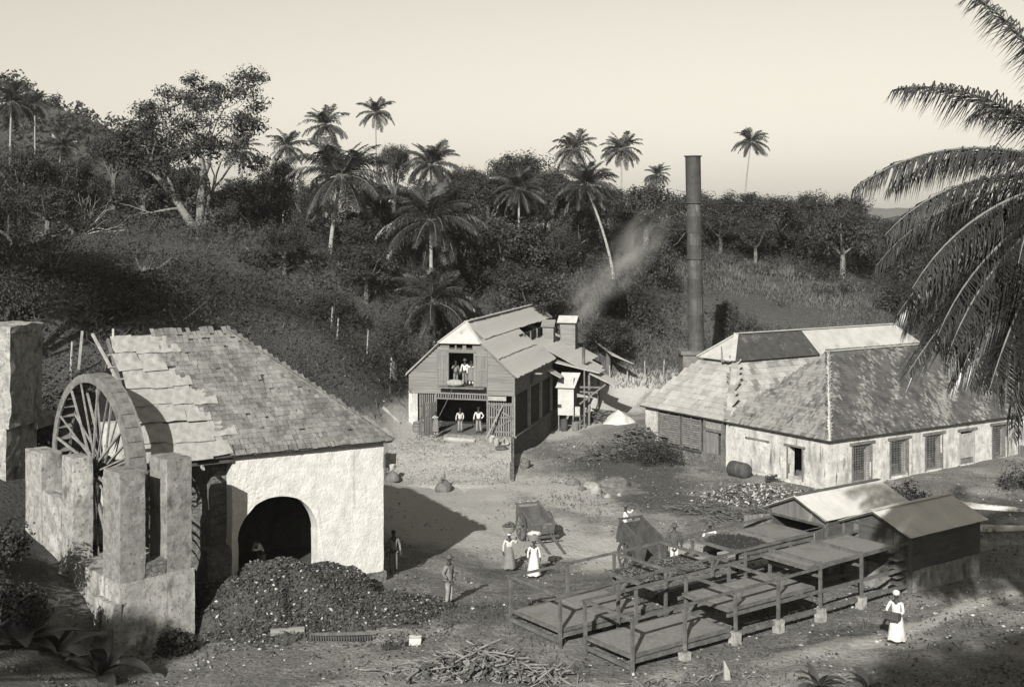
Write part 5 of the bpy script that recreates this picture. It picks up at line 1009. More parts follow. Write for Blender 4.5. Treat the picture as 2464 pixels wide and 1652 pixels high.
def person(label, loc, rz_, h=1.7, arms=None, legs=None, lean=0.0, top=None, bottom=None, dress=None, coat=None, hat=None, apron=None, group=None, bend=0.0, headturn=0.0):
    """faces local -Y. arms: {'L': (elbow, wrist), 'R': ...} in metres at 1.70 m; L is local +x"""
    k = h / 1.7; p = root('person', label, 'person', loc, rz_, group); p.scale = (k, k, k)
    arms = arms or {}; legs = legs or {}
    A = {'L': ((.27, .03, 1.13), (.28, -.04, .88)), 'R': ((-.27, .03, 1.13), (-.28, -.04, .88))}; A.update(arms)
    G = {'L': ((.10, -.02, .50), (.11, .02, .09)), 'R': ((-.10, -.02, .50), (-.11, .02, .09))}; G.update(legs)
    def bd(q):   # bend the upper body forward about the hips
        x, y, z = q
        if z <= .93 or not bend: return (x, y, z)
        dz = z - .93; return (x, y - dz * math.sin(bend), .93 + dz * math.cos(bend))
    V = []; E = []
    def v(q, r): V.append((*q, r)); return len(V) - 1
    def chain(a, pts):
        for q, r in pts: b = v(q, r); E.append((a, b)); a = b
        return a
    pel = v((0, 0, .93), (.15, .10)); chest = chain(pel, [(bd((0, 0, 1.12)), (.125, .09)), (bd((0, 0, 1.30)), (.155, .10))])
    neck = chain(chest, [(bd((0, .0, 1.44)), .06), (bd((0, -.01, 1.52)), .052)])
    hd = chain(neck, [(bd((0, -.02, 1.575)), (.068, .08)), (bd((0, -.015, 1.64)), (.074, .088)), (bd((0, 0, 1.70)), (.05, .06))])
    hm = neck + 2; chain(hm, [(bd((0, -.105, 1.61)), .014)])
    for s in (-1, 1): chain(hm, [(bd((s * .078, .0, 1.615)), .014)])
    for sd_, s in (('L', 1), ('R', -1)):
        el, wr = A[sd_]; sh = chain(chest, [(bd((s * .12, 0, 1.38)), .075), (bd((s * .185, 0, 1.37)), .06)])
        el, wr = bd(el), bd(wr); E_ = Vector(el); W2 = Vector(wr); d = (W2 - E_).normalized(); side = d.cross(Vector((0, 1, .3))).normalized() * s; pn = d.cross(side)
        w_ = chain(sh, [(tuple((Vector(bd((s * .185, 0, 1.37))) + E_) / 2), .047), (el, .04), (tuple((E_ + W2) / 2), .036), (wr, .026), (tuple(W2 + d * .07), (.036, .016))])
        for j, (o_, ln) in enumerate(((-.03, .07), (-.01, .085), (.011, .08), (.03, .062))):
            b0 = W2 + d * .085 + side * o_; chain(w_, [(tuple(b0 + d * ln * .5 + pn * .006), .0095), (tuple(b0 + d * ln * .85 + pn * .028), .008)])
        chain(w_ - 1, [(tuple(W2 + d * .035 + side * .045), .012), (tuple(W2 + d * .075 + side * .06 + pn * .015), .009)])
    for sd_, s in (('L', 1), ('R', -1)):
        kn, an = G[sd_]; chain(pel, [((s * .085, 0, .86), .092), (tuple((Vector((s * .09, 0, .84)) + Vector(kn)) / 2), .078), (kn, .056), (tuple((Vector(kn) + Vector(an)) / 2 + Vector((0, .012, .03))), .052), (an, .036), ((an[0] + s * .01, an[1] - .09, an[2] - .05), (.036, .026)), ((an[0] + s * .015, an[1] - .18, an[2] - .065), (.03, .018))])
    skinmesh('body', V, E, pel, m_skin, p)
    def sleeve_top(mt, name, grow, cuff, hem):
        V.clear(); E.clear(); g = grow
        pl = v((0, 0, hem), (.165 + g, .115 + g)); c_ = chain(pl, [(bd((0, 0, 1.06)), (.145 + g, .105 + g)), (bd((0, 0, 1.30)), (.158 + g, .11 + g)), (bd((0, 0, 1.42)), (.085, .075))])
        for sd_, s in (('L', 1), ('R', -1)):
            el, wr = A[sd_]; el, wr = bd(el), bd(wr); E_, W2 = Vector(el), Vector(wr); S_ = Vector(bd((s * .19, 0, 1.37)))
            chain(c_ - 1, [(bd((s * .12, 0, 1.375)), .078 + g), (tuple(S_), .064 + g), (tuple((S_ + E_) / 2), .054 + g), (el, .048 + g), (tuple(E_.lerp(W2, .55)), .047 + g), (tuple(E_.lerp(W2, cuff)), .042 + g)])
        return skinmesh(name, V, E, pl, mt, p)
    if top: sleeve_top(top, 'shirt', 0.0, .93, .90)
    if bottom:
        V.clear(); E.clear(); pl = v((0, 0, .95), (.165, .12))
        for sd_, s in (('L', 1), ('R', -1)):
            kn, an = G[sd_]; K, A2 = Vector(kn), Vector(an); H_ = Vector((s * .09, 0, .85)); chain(pl, [(tuple(H_), .108), (tuple((H_ + K) / 2), .096), (kn, .080), (tuple((K + A2) / 2), .074), (tuple(A2 + Vector((0, 0, .05))), .072)])
        skinmesh('trousers', V, E, pl, bottom, p)
    if coat: sleeve_top(coat, 'coat', .022, .96, .62)
    if dress:
        sleeve_top(dress, 'bodice', .004, .9, .96)
        n = 28; V2 = []; prof = [(1.12, .15, .11), (1.0, .145, .105), (.92, .185, .14), (.75, .22, .18), (.5, .255, .22), (.28, .29, .255), (.14, .32, .28)]
        for j, (z, rx, ry) in enumerate(prof):
            f_ = j / (len(prof) - 1)
            for i in range(n):
                a = 2 * math.pi * i / n; q = 1 + .07 * f_ * math.sin(9 * a + 1.3 * loc[0]) + .04 * f_ * math.sin(5 * a); V2.append((rx * q * math.cos(a), ry * q * math.sin(a) + .03 * f_, z + (.02 * math.sin(6 * a) if j == len(prof) - 1 else 0)))
        b_ = MB(); b_.add(V2, [(j * n + i, j * n + (i + 1) % n, (j + 1) * n + (i + 1) % n, (j + 1) * n + i) for j in range(len(prof) - 1) for i in range(n)]); b_.obj('skirt', dress, p, smooth=True)
    if apron:
        b_ = MB(); n = 8; V2 = []
        for z, r in ((1.3, .17), (1.0, .19), (.9, .21), (.6, .24), (.42, .25)):
            for i in range(n + 1): a = math.pi * (1.12 + .76 * i / n); V2.append(((r + .03) * 1.05 * math.cos(a), (r * .82 + .02) * math.sin(a), z))
        b_.add(V2, [(j * (n + 1) + i, j * (n + 1) + i + 1, (j + 1) * (n + 1) + i + 1, (j + 1) * (n + 1) + i) for j in range(4) for i in range(n)]); b_.obj('apron', apron, p, smooth=True)
    hc = bd((0, -.01, 1.655)); HM = Matrix.Translation(hc) @ Matrix.Rotation(bend, 4, 'X')
    if hat in ('brim', 'straw'):
        b_ = MB(); b_.lathe([(.165, -.012), (.10, .0), (.098, .07), (.085, .105), (.02, .11)], 18, M=HM @ Matrix.Translation((0, 0, .015))); b_.obj('hat', m_straw if hat == 'brim' else m_basket, p, smooth=True)
    elif hat == 'wrap':
        b_ = MB(); b_.lathe([(.085, -.03), (.112, .0), (.12, .05), (.105, .10), (.05, .135), (.01, .14)], 16, M=HM); b_.obj('headwrap', m_cw, p, smooth=True)
    else:
        b_ = MB(); b_.lathe([(.088, -.05), (.094, .0), (.085, .05), (.05, .085), (.01, .095)], 14, M=HM @ Matrix.Translation((0, .012, 0))); b_.obj('hair', m_hair, p, smooth=True)
    return p
def basket(label, loc, r, h, mt, load, lm):
    c = root('basket', label, 'basket', loc, 0, 'baskets carried on heads')
    b_ = MB(); b_.lathe([(r * .62, 0), (r * .7, h * .2), (r, h), (r * 1.03, h), (r * 1.03, h * .93), (r * .66, .02)], 20); b_.obj('bowl', mt, c)
    for q in (.25, .6, .97): b_ = MB(); rr_ = r * (.64 + .38 * q); b_.lathe([(rr_ + .0, q * h - .02), (rr_ + .015, q * h - .02), (rr_ + .015, q * h + .02), (rr_, q * h + .02)], 20, closed=False); b_.obj('woven_band', mt, c)
    rsx = random.Random(int(r * 1000)); b_ = MB()
    for i in range(40):
        a, q = rsx.uniform(0, 6.28), math.sqrt(rsx.random()) * r * .85; s = rsx.uniform(.04, .08); z = h * .85 + load * (1 - (q / r) ** 2) * rsx.uniform(.6, 1)
        b_.lathe([(s * .3, -s), (s, -s * .2), (s * .7, s * .5), (s * .1, s)], 6, (q * math.cos(a), q * math.sin(a), z))
    tag(b_.obj('load', lm, c), kind='stuff'); return c
gp = 'workers in the yard'
person('man in dark jacket and brimmed hat standing alone on bare ground', ground_pt(-2.27, 43.35), 62, 1.76, {'L': ((.27, .05, 1.12), (.20, -.10, .93)), 'R': ((-.29, .08, 1.14), (-.18, -.05, .96))}, {'L': ((.09, -.04, .5), (.08, -.02, .09))}, top=m_cl, bottom=m_ct, coat=m_cg, hat='brim', group=gp)
p2 = ground_pt(-.12, 51.6); person('woman in pale blouse and grey skirt, dark-laden basket on her head', p2, 12, 1.6, {'L': ((.33, -.06, 1.25), (.30, -.16, 1.47))}, top=m_cl, dress=m_cg, hat='wrap', group=gp)
for ch in [c for c in bpy.data.objects if c.name.startswith('bodice')][-1:]: ch.data.materials[0] = m_cl
basket('basket heaped with dark produce on the head of the woman in grey skirt', (p2[0] + .0, p2[1] - .02, p2[2] + 1.66), .29, .24, m_basket, .22, m_cd)
p3 = ground_pt(.92, 50.7); person('woman in long white dress carrying a pale round basket on her head', p3, 4, 1.58, dress=m_cw, hat=None, group=gp)
basket('wide pale basket on the head of the woman in white dress', (p3[0], p3[1], p3[2] + 1.59), .31, .27, m_basket, .10, m_cl)
person('man seen from behind in long dark coat before the high cart', ground_pt(6.75, 50.1), 172, 1.76, top=m_cd, bottom=m_cw, coat=m_cd, hat='brim', group=gp)
cz = gz(5.2, 53.6); person('person in white with dark cap standing inside the high cart', (5.05, 53.75, cz + .95), 75, 1.6, {'L': ((.25, -.22, 1.30), (.18, -.38, 1.50)), 'R': ((-.24, -.18, 1.15), (-.12, -.36, 1.10))}, dress=m_cw, hat='brim', group=gp)
person('man in white shirt and brimmed hat leaning over the bean tray', ground_pt(7.95, 48.4, .05), -8, 1.8, {'L': ((.25, -.18, 1.12), (.16, -.36, .98)), 'R': ((-.26, -.10, 1.10), (-.14, -.30, .95))}, top=m_cw, bottom=m_cg, apron=m_apron, hat='brim', bend=.18, group=gp)
p7 = ground_pt(12.55, 39.35); person('woman in white dress and headwrap walking on the path with a dark box', p7, -38, 1.66, {'L': ((.28, -.12, 1.12), (.17, -.34, 1.03)), 'R': ((-.29, -.10, 1.12), (-.20, -.34, 1.0))}, {'L': ((.09, -.06, .5), (.09, -.10, .09)), 'R': ((-.09, .03, .5), (-.09, .10, .09))}, dress=m_cw, hat='wrap', group=gp)
bx7 = root('carried_box', 'dark shallow box held by the woman in white on the path', 'box', p7, -38)
for a in ((-.27, .27, -.56, -.53), (-.27, .27, -.31, -.28), (-.27, -.24, -.53, -.31), (.24, .27, -.53, -.31)): b_ = MB(); b_.bx(a[0], a[1], a[2], a[3], .92, 1.10, Matrix.Rotation(.0, 4, 'X')); b_.obj('box_side', m_cd, bx7)
b_ = MB(); b_.bx(-.24, .24, -.53, -.31, .92, .95); b_.obj('box_bottom', m_cd, bx7)
person('man in the shade beside the right end of the white mill', ground_pt(-4.75, 48.3), 20, 1.7, top=m_cg, bottom=m_cg, group=gp)  # clothes set darker, standing in for the shade on this figure
person('left man of the two in the barn doorway, grey shirt', (-3.5, 81.2, .05), 16, 1.62, {'L': ((.25, -.02, 1.13), (.16, -.2, .95)), 'R': ((-.27, .06, 1.13), (-.29, .0, .88))}, top=m_cl, bottom=m_ct, group=gp)
person('right man of the two in the barn doorway, white shirt', (-2.25, 80.95, .05), -6, 1.72, {'L': ((.34, .08, 1.14), (.19, -.08, .98)), 'R': ((-.29, .02, 1.13), (-.31, -.08, .89))}, {'L': ((.13, -.03, .5), (.17, -.02, .09))}, top=m_cw, bottom=m_ct, group=gp)
person('man by the open gate leaf holding a hoist rope', (-5.0, 79.35, ramp_z(-5, 79.35) + .02), -35, 1.66, {'L': ((.24, -.22, 1.36), (.10, -.36, 1.52)), 'R': ((-.24, -.22, 1.25), (-.08, -.38, 1.36))}, top=m_cl, bottom=m_ct, apron=m_apron, group=gp)
rp = MB(); rp.tube([(-4.75, 78.98, ramp_z(-5, 79.35) + 1.5), (-4.4, 79.6, 2.2), (-3.9, 80.0, 3.3)], .018, 5); tag(rp.obj('hoist_rope', m_beam), 'thin hoist rope hanging from the loft to the man at gate', 'rope')
BM = Matrix.Translation((.16, 79.6, 0)) @ Matrix.Rotation(R_(-14), 4, 'Z')
for k_, (lx, ly, h, tp, bt, ht, ap, lb) in enumerate(((-4.15, .35, 1.62, m_cg, m_cg, None, None, 'leftmost of three people in the loft door, dark clothes'), (-3.55, .5, 1.72, m_cw, m_cg, 'brim', None, 'middle person in the loft door wearing a brimmed hat'), (-3.02, .2, 1.66, m_cw, m_cl, None, m_apron, 'rightmost of three people in the loft door, pale shirt and apron'))):
    person(lb, BM @ Vector((lx, ly, 3.26)), (20, -14, 6)[k_], h, ({'R': ((-.30, -.10, 1.2), (-.16, -.2, 1.42))}, {'L': ((.28, -.08, 1.12), (.1, -.22, 1.02))}, {})[k_], top=tp, bottom=bt, hat=ht, apron=ap, group=gp)
sack('full sack lying on the edge of the loft platform', BM @ Vector((-4.0, -.35, 3.265)), 1.15, .48, m_sack_p, -18, lie=True)
person('man in pale shirt behind the booth at the barn rear', ground_pt(5.75, 91.2), 10, 1.68, {'L': ((.28, -.08, 1.14), (.08, -.24, 1.12)), 'R': ((-.28, -.08, 1.14), (-.06, -.26, 1.06))}, top=m_cl, bottom=m_cd, group=gp)
MM = Matrix.Translation((-5.0, 46.9, 0)) @ Matrix.Rotation(R_(30), 4, 'Z')
person('stooping person in white inside the dark mill arch', MM @ Vector((-4.3, 1.7, .38)), -50, 1.62, {'L': ((.26, -.20, 1.16), (.20, -.44, 1.18)), 'R': ((-.26, -.16, 1.10), (-.2, -.36, 1.0))}, top=m_cw, bottom=m_cg, bend=.5, group=gp)
# ================================================================ vegetation
R0 = np.random.default_rng(5)
lf = [leafmat('leaf_dark', .033, .02, transl=0, rough=.85, spec=.08), leafmat('leaf_mid', .047, .029, transl=0, rough=.8, spec=.1), leafmat('leaf_light', .068, .043, transl=0, rough=.8, spec=.12)]
m_frond = leafmat('palm_leaflet', .052, .032, rough=.42, transl=.1, spec=.5)
m_frond_n = leafmat('near_palm_leaflet', .050, .03, rough=.36, transl=.12, spec=.6)
m_rachis = mat('palm_midrib', .22, .14, scale=3)
m_ptrunk = mat('palm_trunk', .28, .18, scale=2, bump=.6, bscale=8, stretch=(1, 1, 5), coord='World')
m_bark = mat('pale_bark', .18, .10, scale=2, bump=.6, bscale=8, stretch=(2, 2, .5), coord='World')
m_bark_d = mat('dark_bark', .13, .08, scale=2, bump=.6, bscale=8, coord='World')
m_dead = mat('dead_branch', .36, .24, scale=3, bump=.4, coord='World')
def leaves(C, Rr, n, size, out=.9, flat=1.0, rng=R0, asp=.55):
    """leaf quads in clumps: C (k,3) centres, Rr (k,) radii, n per clump"""
    k = len(C); idx = np.repeat(np.arange(k), n); m = len(idx); d = rng.normal(size=(m, 3)); d /= np.linalg.norm(d, axis=1)[:, None]
    rad = rng.random(m) ** .45; P = C[idx] + d * (rad * Rr[idx])[:, None] * np.array([1, 1, flat])
    nr = d * out + rng.normal(size=(m, 3)) * .34 + np.array([0, 0, .2]); nr /= np.linalg.norm(nr, axis=1)[:, None]
    t = rng.normal(size=(m, 3)); t -= (t * nr).sum(1)[:, None] * nr; t /= np.linalg.norm(t, axis=1)[:, None]; b = np.cross(nr, t)
    s = size * rng.uniform(.55, 1.3, m)[:, None]; w_ = s * asp
    V = np.stack([P - t * s * .5, P + b * w_ * .5 - nr * s * .08, P + t * s * .5, P - b * w_ * .5 - nr * s * .08], 1).reshape(-1, 3)
    return V, np.arange(m * 4).reshape(-1, 4)
def crown_mesh(name, seed, k, n, size, shape='round', mats=None):
    g = np.random.default_rng(seed); d = g.normal(size=(k, 3)); d /= np.linalg.norm(d, axis=1)[:, None]; d[:, 2] = np.where(d[:, 2] < -.55, -d[:, 2], d[:, 2])
    C = d * (g.random(k) ** .35)[:, None] * np.array([.82, .82, .78]); rr_ = g.uniform(.16, .34, k)
    if shape == 'flat': C[:, 2] *= .55
    V, F_ = leaves(C, rr_, n, size, rng=g); cm = np.repeat(g.integers(0, 3, k), n); cm = np.where(g.random(len(cm)) < .25, g.integers(0, 3, len(cm)), cm)
    return np_mesh(name, V, F_, mats or lf, midx=cm)
crowns = [crown_mesh('crown', 100 + i, 80, 130, .062) for i in range(5)] + [crown_mesh('crown', 120 + i, 64, 130, .062, 'flat') for i in range(2)]
def tree(label, x, y, zc, rx, rz_, ci, trunk_r=.22, group=None, lean=0.0, name='leafy_tree', pale=False, show=True):
    zb = gz(x, y); t_ = root(name, label, 'tree', (x, y, zb), rnd.uniform(0, 360), group)
    cr = inst('crown', crowns[ci % 7], t_, Matrix.Translation((0, 0, zc - zb)) @ Matrix.Diagonal((rx, rx * rnd.uniform(.85, 1.1), rz_, 1)))
    b_ = MB(); hz_ = max(zc - zb, 1.0); b_.tube([(0, 0, -.5), (lean * .3, .1, hz_ * .35), (lean * .6, 0, hz_ * .7), (lean, 0, hz_)], [trunk_r * 1.25, trunk_r, trunk_r * .8, trunk_r * .4], 7)
    for j in range(4): a = j * 1.6 + rnd.random(); b_.tube([(lean * .5, 0, hz_ * .6), (math.cos(a) * rx * .35, math.sin(a) * rx * .35, hz_ * .85), (math.cos(a) * rx * .62, math.sin(a) * rx * .62, hz_ + rz_ * .25)], [trunk_r * .55, trunk_r * .35, .05], 5)
    b_.obj('trunk', m_bark if pale else m_bark_d, t_); return t_
def grow(mb, p, d, r, L, lev, g, tips, spread=.6, up=.15, seg=3, minr=.02):
    pts = [p]; rad = [r]; q = Vector(p); dd = Vector(d).normalized()
    for i in range(seg):
        dd = (dd + Vector((g.gauss(0, .16), g.gauss(0, .16), g.gauss(0, .1) + up * .4))).normalized(); q = q + dd * (L / seg); pts.append(q.copy()); rad.append(r * (1 - .38 * (i + 1) / seg))
    mb.tube(pts, rad, 7 if r > .12 else (5 if r > .05 else 4), caps=False)
    if lev == 0 or rad[-1] < minr: tips.append(q.copy()); return
    for k in range(g.choice([2, 2, 3])):
        a = g.uniform(0, 6.28); perp = dd.orthogonal().normalized(); perp.rotate(Matrix.Rotation(a, 3, dd)); nd = (dd + perp * g.uniform(.5, 1.1) * spread + Vector((0, 0, up * .3))).normalized()
        grow(mb, q, nd, rad[-1] * g.uniform(.6, .8), L * g.uniform(.62, .88), lev - 1, g, tips, spread, up, seg, minr)
    if lev > 1 and g.random() < .7:
        q2 = pts[-2]; perp = dd.orthogonal().normalized(); perp.rotate(Matrix.Rotation(g.uniform(0, 6.28), 3, dd)); grow(mb, q2, (dd * .4 + perp).normalized(), rad[-1] * .5, L * .6, lev - 2, g, tips, spread, up, seg, minr)
# --- the large spreading tree on the left skyline
def big_tree(label, x, y, stems, seed, lev, L0, leaf_n, leaf_r, leaf_s, mat_b, name='spreading_tree', cat='tree', spread=.62, up=.12):
    g = random.Random(seed); zb = gz(x, y); t_ = root(name, label, cat, (x, y, zb), 0); mb = MB(); tips = []
    for (dx, dy, dz, r, Lk) in stems: grow(mb, Vector((dx * .18, dy * .18, -.4)), (dx, dy, dz), r, L0 * Lk, lev, g, tips, spread, up)
    mb.obj('trunk', mat_b, t_, smooth=True)
    if leaf_n:
        C = np.array([tuple(p) for p in tips]); g2 = np.random.default_rng(seed); C = C + g2.normal(size=C.shape) * .25; V, F_ = leaves(C, g2.uniform(.6, 1.25, len(C)) * leaf_r, leaf_n, leaf_s, flat=.6, rng=g2)
        inst('crown', np_mesh('crown', V, F_, lf, midx=g2.integers(0, 3, len(F_))), t_)
    return t_, tips
bt_, tips_ = big_tree('large spreading tree with pale forked trunk on the left skyline', -28.0, 108, [(-.42, 0, 1, .46, 1.05), (.12, .1, 1, .48, 1.2), (.6, -.1, .9, .22, 1.0), (-.1, .3, 1, .24, 1.1)], 12, 5, 4.3, 150, 1.5, .29, m_bark)
big_tree('bare dead tree with a fan of pale branches on the left slope', -36.0, 100, [(math.sin(a), .35 * math.sin(a * 5), math.cos(a), .085, 1) for a in (-1.35, -1.1, -.85, -.62, -.4, -.2, 0, .18, .38, .6, .82, 1.05, 1.3)], 5, 4, 1.75, 0, 0, 0, m_dead, 'dead_tree', 'tree', .5, .0)
big_tree('low bare bush with pale twigs above the aqueduct pier', -30.2, 70, [(math.cos(a) * .9, math.sin(a) * .5, .7, .05, 1) for a in (0, .9, 1.9, 2.7, 3.6, 5)], 8, 3, 1.0, 10, .4, .3, m_dead, 'bare_bush', 'bush', .7, .0)
TREES=[('conical dark tree between the two middle palm groups on skyline',-12.9,132.0,21.2,2.38,2.74,0),
('low rounded tree left of the round-topped skyline tree',-5.4,138.0,19.2,3.14,2.32,0),
('broad round-topped tree at the middle of the skyline',1.1,136.0,20.1,4.91,3.15,0),
('tree filling the dip below the round-topped skyline tree',-2.5,126.0,17.5,3.71,2.77,0),
('tree just left of the paired palms on the skyline',4.4,132.0,18.3,2.85,2.74,0),
('big dark domed tree left of the chimney',14.1,126.0,17.1,4.55,3.62,0),
('dark tree touching the left side of the chimney',17.4,124.0,13.8,2.43,3.57,0),
('tree with pale trunk and crooked limb beside the bent palm',6.8,121.0,14.0,2.94,3.00,1),
('flat-topped thin tree just right of the chimney',24.8,142.0,16.3,3.23,1.48,0),
('bushy tree right of the chimney foot of the skyline row',23.7,136.0,12.8,2.93,2.72,0),
('tree under the tall lone palm right of the chimney',26.6,134.0,12.8,3.05,2.25,1),
('tree in the row between the lone palm and the right tree',30.4,136.0,13.8,3.20,2.83,1),
('tall dark tree left of the oak-like tree at right',32.4,131.0,14.3,2.67,3.45,0),
('largest tree on the right slope, pale trunk showing below',34.0,124.0,14.0,4.13,4.56,1),
('tree behind the near palm fronds on the right slope',40.5,132.0,12.9,2.17,2.90,0),
('dark tree half hidden by the hanging palm fronds',41.9,124.0,10.9,3.21,3.96,0),
('dark bushy tree just behind the factory ridge end',38.2,116.0,6.8,3.64,2.87,0),
('dark tree at the right behind the near palm',49.6,130.0,8.4,4.08,4.42,0),
('dark leafy tree at far left beneath the twin palms',-43.7,108.0,18.7,3.30,2.93,0),
('leafy tree between the twin palms and the spreading tree',-40.9,112.0,19.1,3.08,2.77,0),
('tree with airy top left of the spreading tree',-37.7,114.0,21.6,2.59,2.64,0),
('dense tree touching the left side of the spreading tree',-34.8,114.0,18.5,2.33,2.55,1),
('dark tree above the dead tree on the left slope',-37.7,98.0,15.9,3.00,2.04,0),
('dark tree at the left edge of the slope',-38.4,92.0,14.6,2.09,2.28,0),
('dark tree right of the spreading tree on the skyline',-23.1,120.0,18.6,2.59,2.69,1),
('dense tree left of the big near-hill palm',-19.2,114.0,16.1,2.33,2.82,0),
('low dark tree behind the trunk of the spreading tree',-26.1,118.0,16.1,2.87,1.98,0),
('dense tree right of the big near-hill palm',-13.5,120.0,17.1,2.73,2.97,0),
('dark tree mass beside the drooping palm above the barn',-0.8,112.0,12.3,4.61,3.80,0),
('leafy tree directly behind the barn ridge',1.7,103.0,8.5,3.84,2.55,0),
('big dark tree right of the barn ventilator',10.4,106.0,6.2,3.24,4.02,0),
('tree in the smoke behind the barn',13.4,112.0,9.9,2.90,3.58,0),
('tree on the slope above the barn smoke',4.2,116.0,10.2,3.09,2.69,0),
('dark tree left of the drooping palm on the slope',-12.1,106.0,11.4,2.58,2.63,0),
('low dark tree on the slope above the mill roof',-20.7,100.0,11.4,2.94,1.52,0),
('low dark tree between mill ridge and barn',-13.7,92.0,7.9,2.17,1.65,0),
('bushy low tree close to the left barn wall',-8.6,88.0,5.6,1.73,1.93,0),
('dark tree on the shadowed slope above the mill',-26.8,88.0,9.6,2.93,1.69,0),
('dark tree on the shadowed slope above the wheel',-31.3,82.0,10.0,2.73,1.70,0),
]
for i, (l_, x_, y_, z_, rx_, rz2, pl_) in enumerate(TREES): tree(l_, x_, y_, z_ - .22 * rz2, rx_, rz2 * 1.22, i, .16 + .03 * rx_, "trees of the wooded hill", pale=bool(pl_))
# further trees that fill the wood, none of them distinct in the picture
FT = []
g_ = random.Random(77)
while len(FT) < 96:
    y_ = g_.uniform(98, 165); x_ = g_.uniform(-.45, .45) * y_; z0 = gz(x_, y_)
    if y_ < 118 and (x_ > 8 and x_ < 40): continue
    if y_ < 112 and x_ < -20 and x_ > -42: continue
    if any((x_ - a) ** 2 + (y_ - b) ** 2 < 20 for a, b, c, d in FT): continue
    if x_ / y_ > .12 and z0 < 6: continue
    r_ = g_.uniform(2.6, 4.4) * (1.0 if y_ > 115 else .75); FT.append((x_, y_, r_, z0))
for i, (x_, y_, r_, z0) in enumerate(FT): tree('dark leafy tree lost in the dense wood of the hill', x_, y_, z0 + r_ * g_.uniform(.75, 1.15), r_, r_ * g_.uniform(.75, 1.0), i, .2, 'wood on the hill')
# trees standing just outside the frame that shade its corners
for l_, x_, y_, z_, r_ in (("broad tree beyond the left frame edge shading the slope", -35.5, 59, 22, 6.2), ("second broad tree beyond the left frame edge, farthest", -40, 66, 23, 6.8), ("tree beyond the left frame edge above the pier", -31, 53, 21.5, 5.2), ("tree beyond the left frame edge nearest the wheel", -28, 47, 20, 4.4), ("tree at the left of the viewer shading the bottom corner", -19.4, 11.6, 14, 2.1), ("tall slim tree close behind the viewer", 2.3, -5.0, 21, 3.0), ("second tall slim tree behind the viewer", 4.9, -7.0, 22.5, 3.0), ("third tall slim tree behind the viewer", 7.3, -8.3, 24.5, 3.2), ("fourth tall slim tree behind the viewer", 10.2, -8.8, 26, 3.4), ("fifth tall slim tree behind the viewer", 12.3, -7.0, 27.5, 3.8), ("sixth tree at the right of the viewer, behind the near palm", 13.2, 20.8, 15.0, 2.4), ("tree right of the near palm, farthest from the viewer", 15.2, 25.8, 15.0, 2.3)): tree(l_, x_, y_, z_, r_, r_ * .85, int(r_ * 10), .3, "trees just outside the frame")

# --- palms
def frond_mesh(name, L, e0, curl, nl, ll, lw, hang, mt, seed):
    g = random.Random(seed); V = []; F = []; mi = []; n = 14; pts = []; x = z = 0.0; ang = e0
    for i in range(n + 1):
        t = i / n; pts.append(Vector((x, .05 * math.sin(3 * t + seed) * L * .2, z))); ang = e0 - curl * t ** 1.35; x += math.cos(ang) * L / n; z += math.sin(ang) * L / n
    mb = MB(); mb.tube(pts, [.045 * (1 - .88 * i / n) * L / 4.5 for i in range(n + 1)], 5, caps=False); V = [Vector(v) for v in mb.v]; F = list(mb.f); mi = [1] * len(F)
    for s in (-1, 1):
        for j in range(nl):
            t = .13 + .87 * (j + g.random() * .7) / nl; f_ = t * n; i = min(int(f_), n - 1); p = pts[i].lerp(pts[i + 1], f_ - i); d = (pts[i + 1] - pts[i]).normalized()
            up = Vector((0, s, 0)).cross(d) * s; up = up if up.z > 0 else -up
            l = ll * (math.sin(math.pi * (.12 + .83 * t)) ** .55) * g.uniform(.6, 1.12); hg = hang * (.75 + .5 * t) * g.uniform(.6, 1.5)
            d1 = (Vector((0, s, 0)) * .85 + d * g.uniform(.35, .75) + up * (.28 - hg * .3)).normalized(); d2 = (Vector((0, s, 0)) * (.55 - .35 * min(hg, 1) + g.gauss(0, .08)) + d * .5 + Vector((0, 0, -1)) * hg).normalized()
            w0 = d * lw * .5 + up * lw * .15; q1 = p + d1 * l * .45; q2 = q1 + d2 * l * .55; b = len(V)
            V += [p - w0 * .7, p + w0 * .7, q1 - w0, q1 + w0, q2]; F += [(b, b + 1, b + 3, b + 2), (b + 2, b + 3, b + 4)]; mi += [0, 0]
    me = bpy.data.meshes.new(name); me.from_pydata([tuple(v) for v in V], [], F); me.materials.append(mt); me.materials.append(m_rachis); me.polygons.foreach_set('material_index', mi); me.update(); return me
KINDS = [(1.25, .75, .25), (.85, 1.15, .45), (.40, 1.35, .75), (-.05, 1.2, 1.0), (-.55, .85, 1.1)]
fr_far = [[frond_mesh('frond', 1.0, e, c, 24, .30, .034, h, m_frond, 10 * i + k) for k in range(2)] for i, (e, c, h) in enumerate(KINDS)]
fr_mid = [[frond_mesh('frond', 1.0, e, c, 44, .30, .02, h, m_frond, 50 + 10 * i + k) for k in range(2)] for i, (e, c, h) in enumerate(KINDS)]
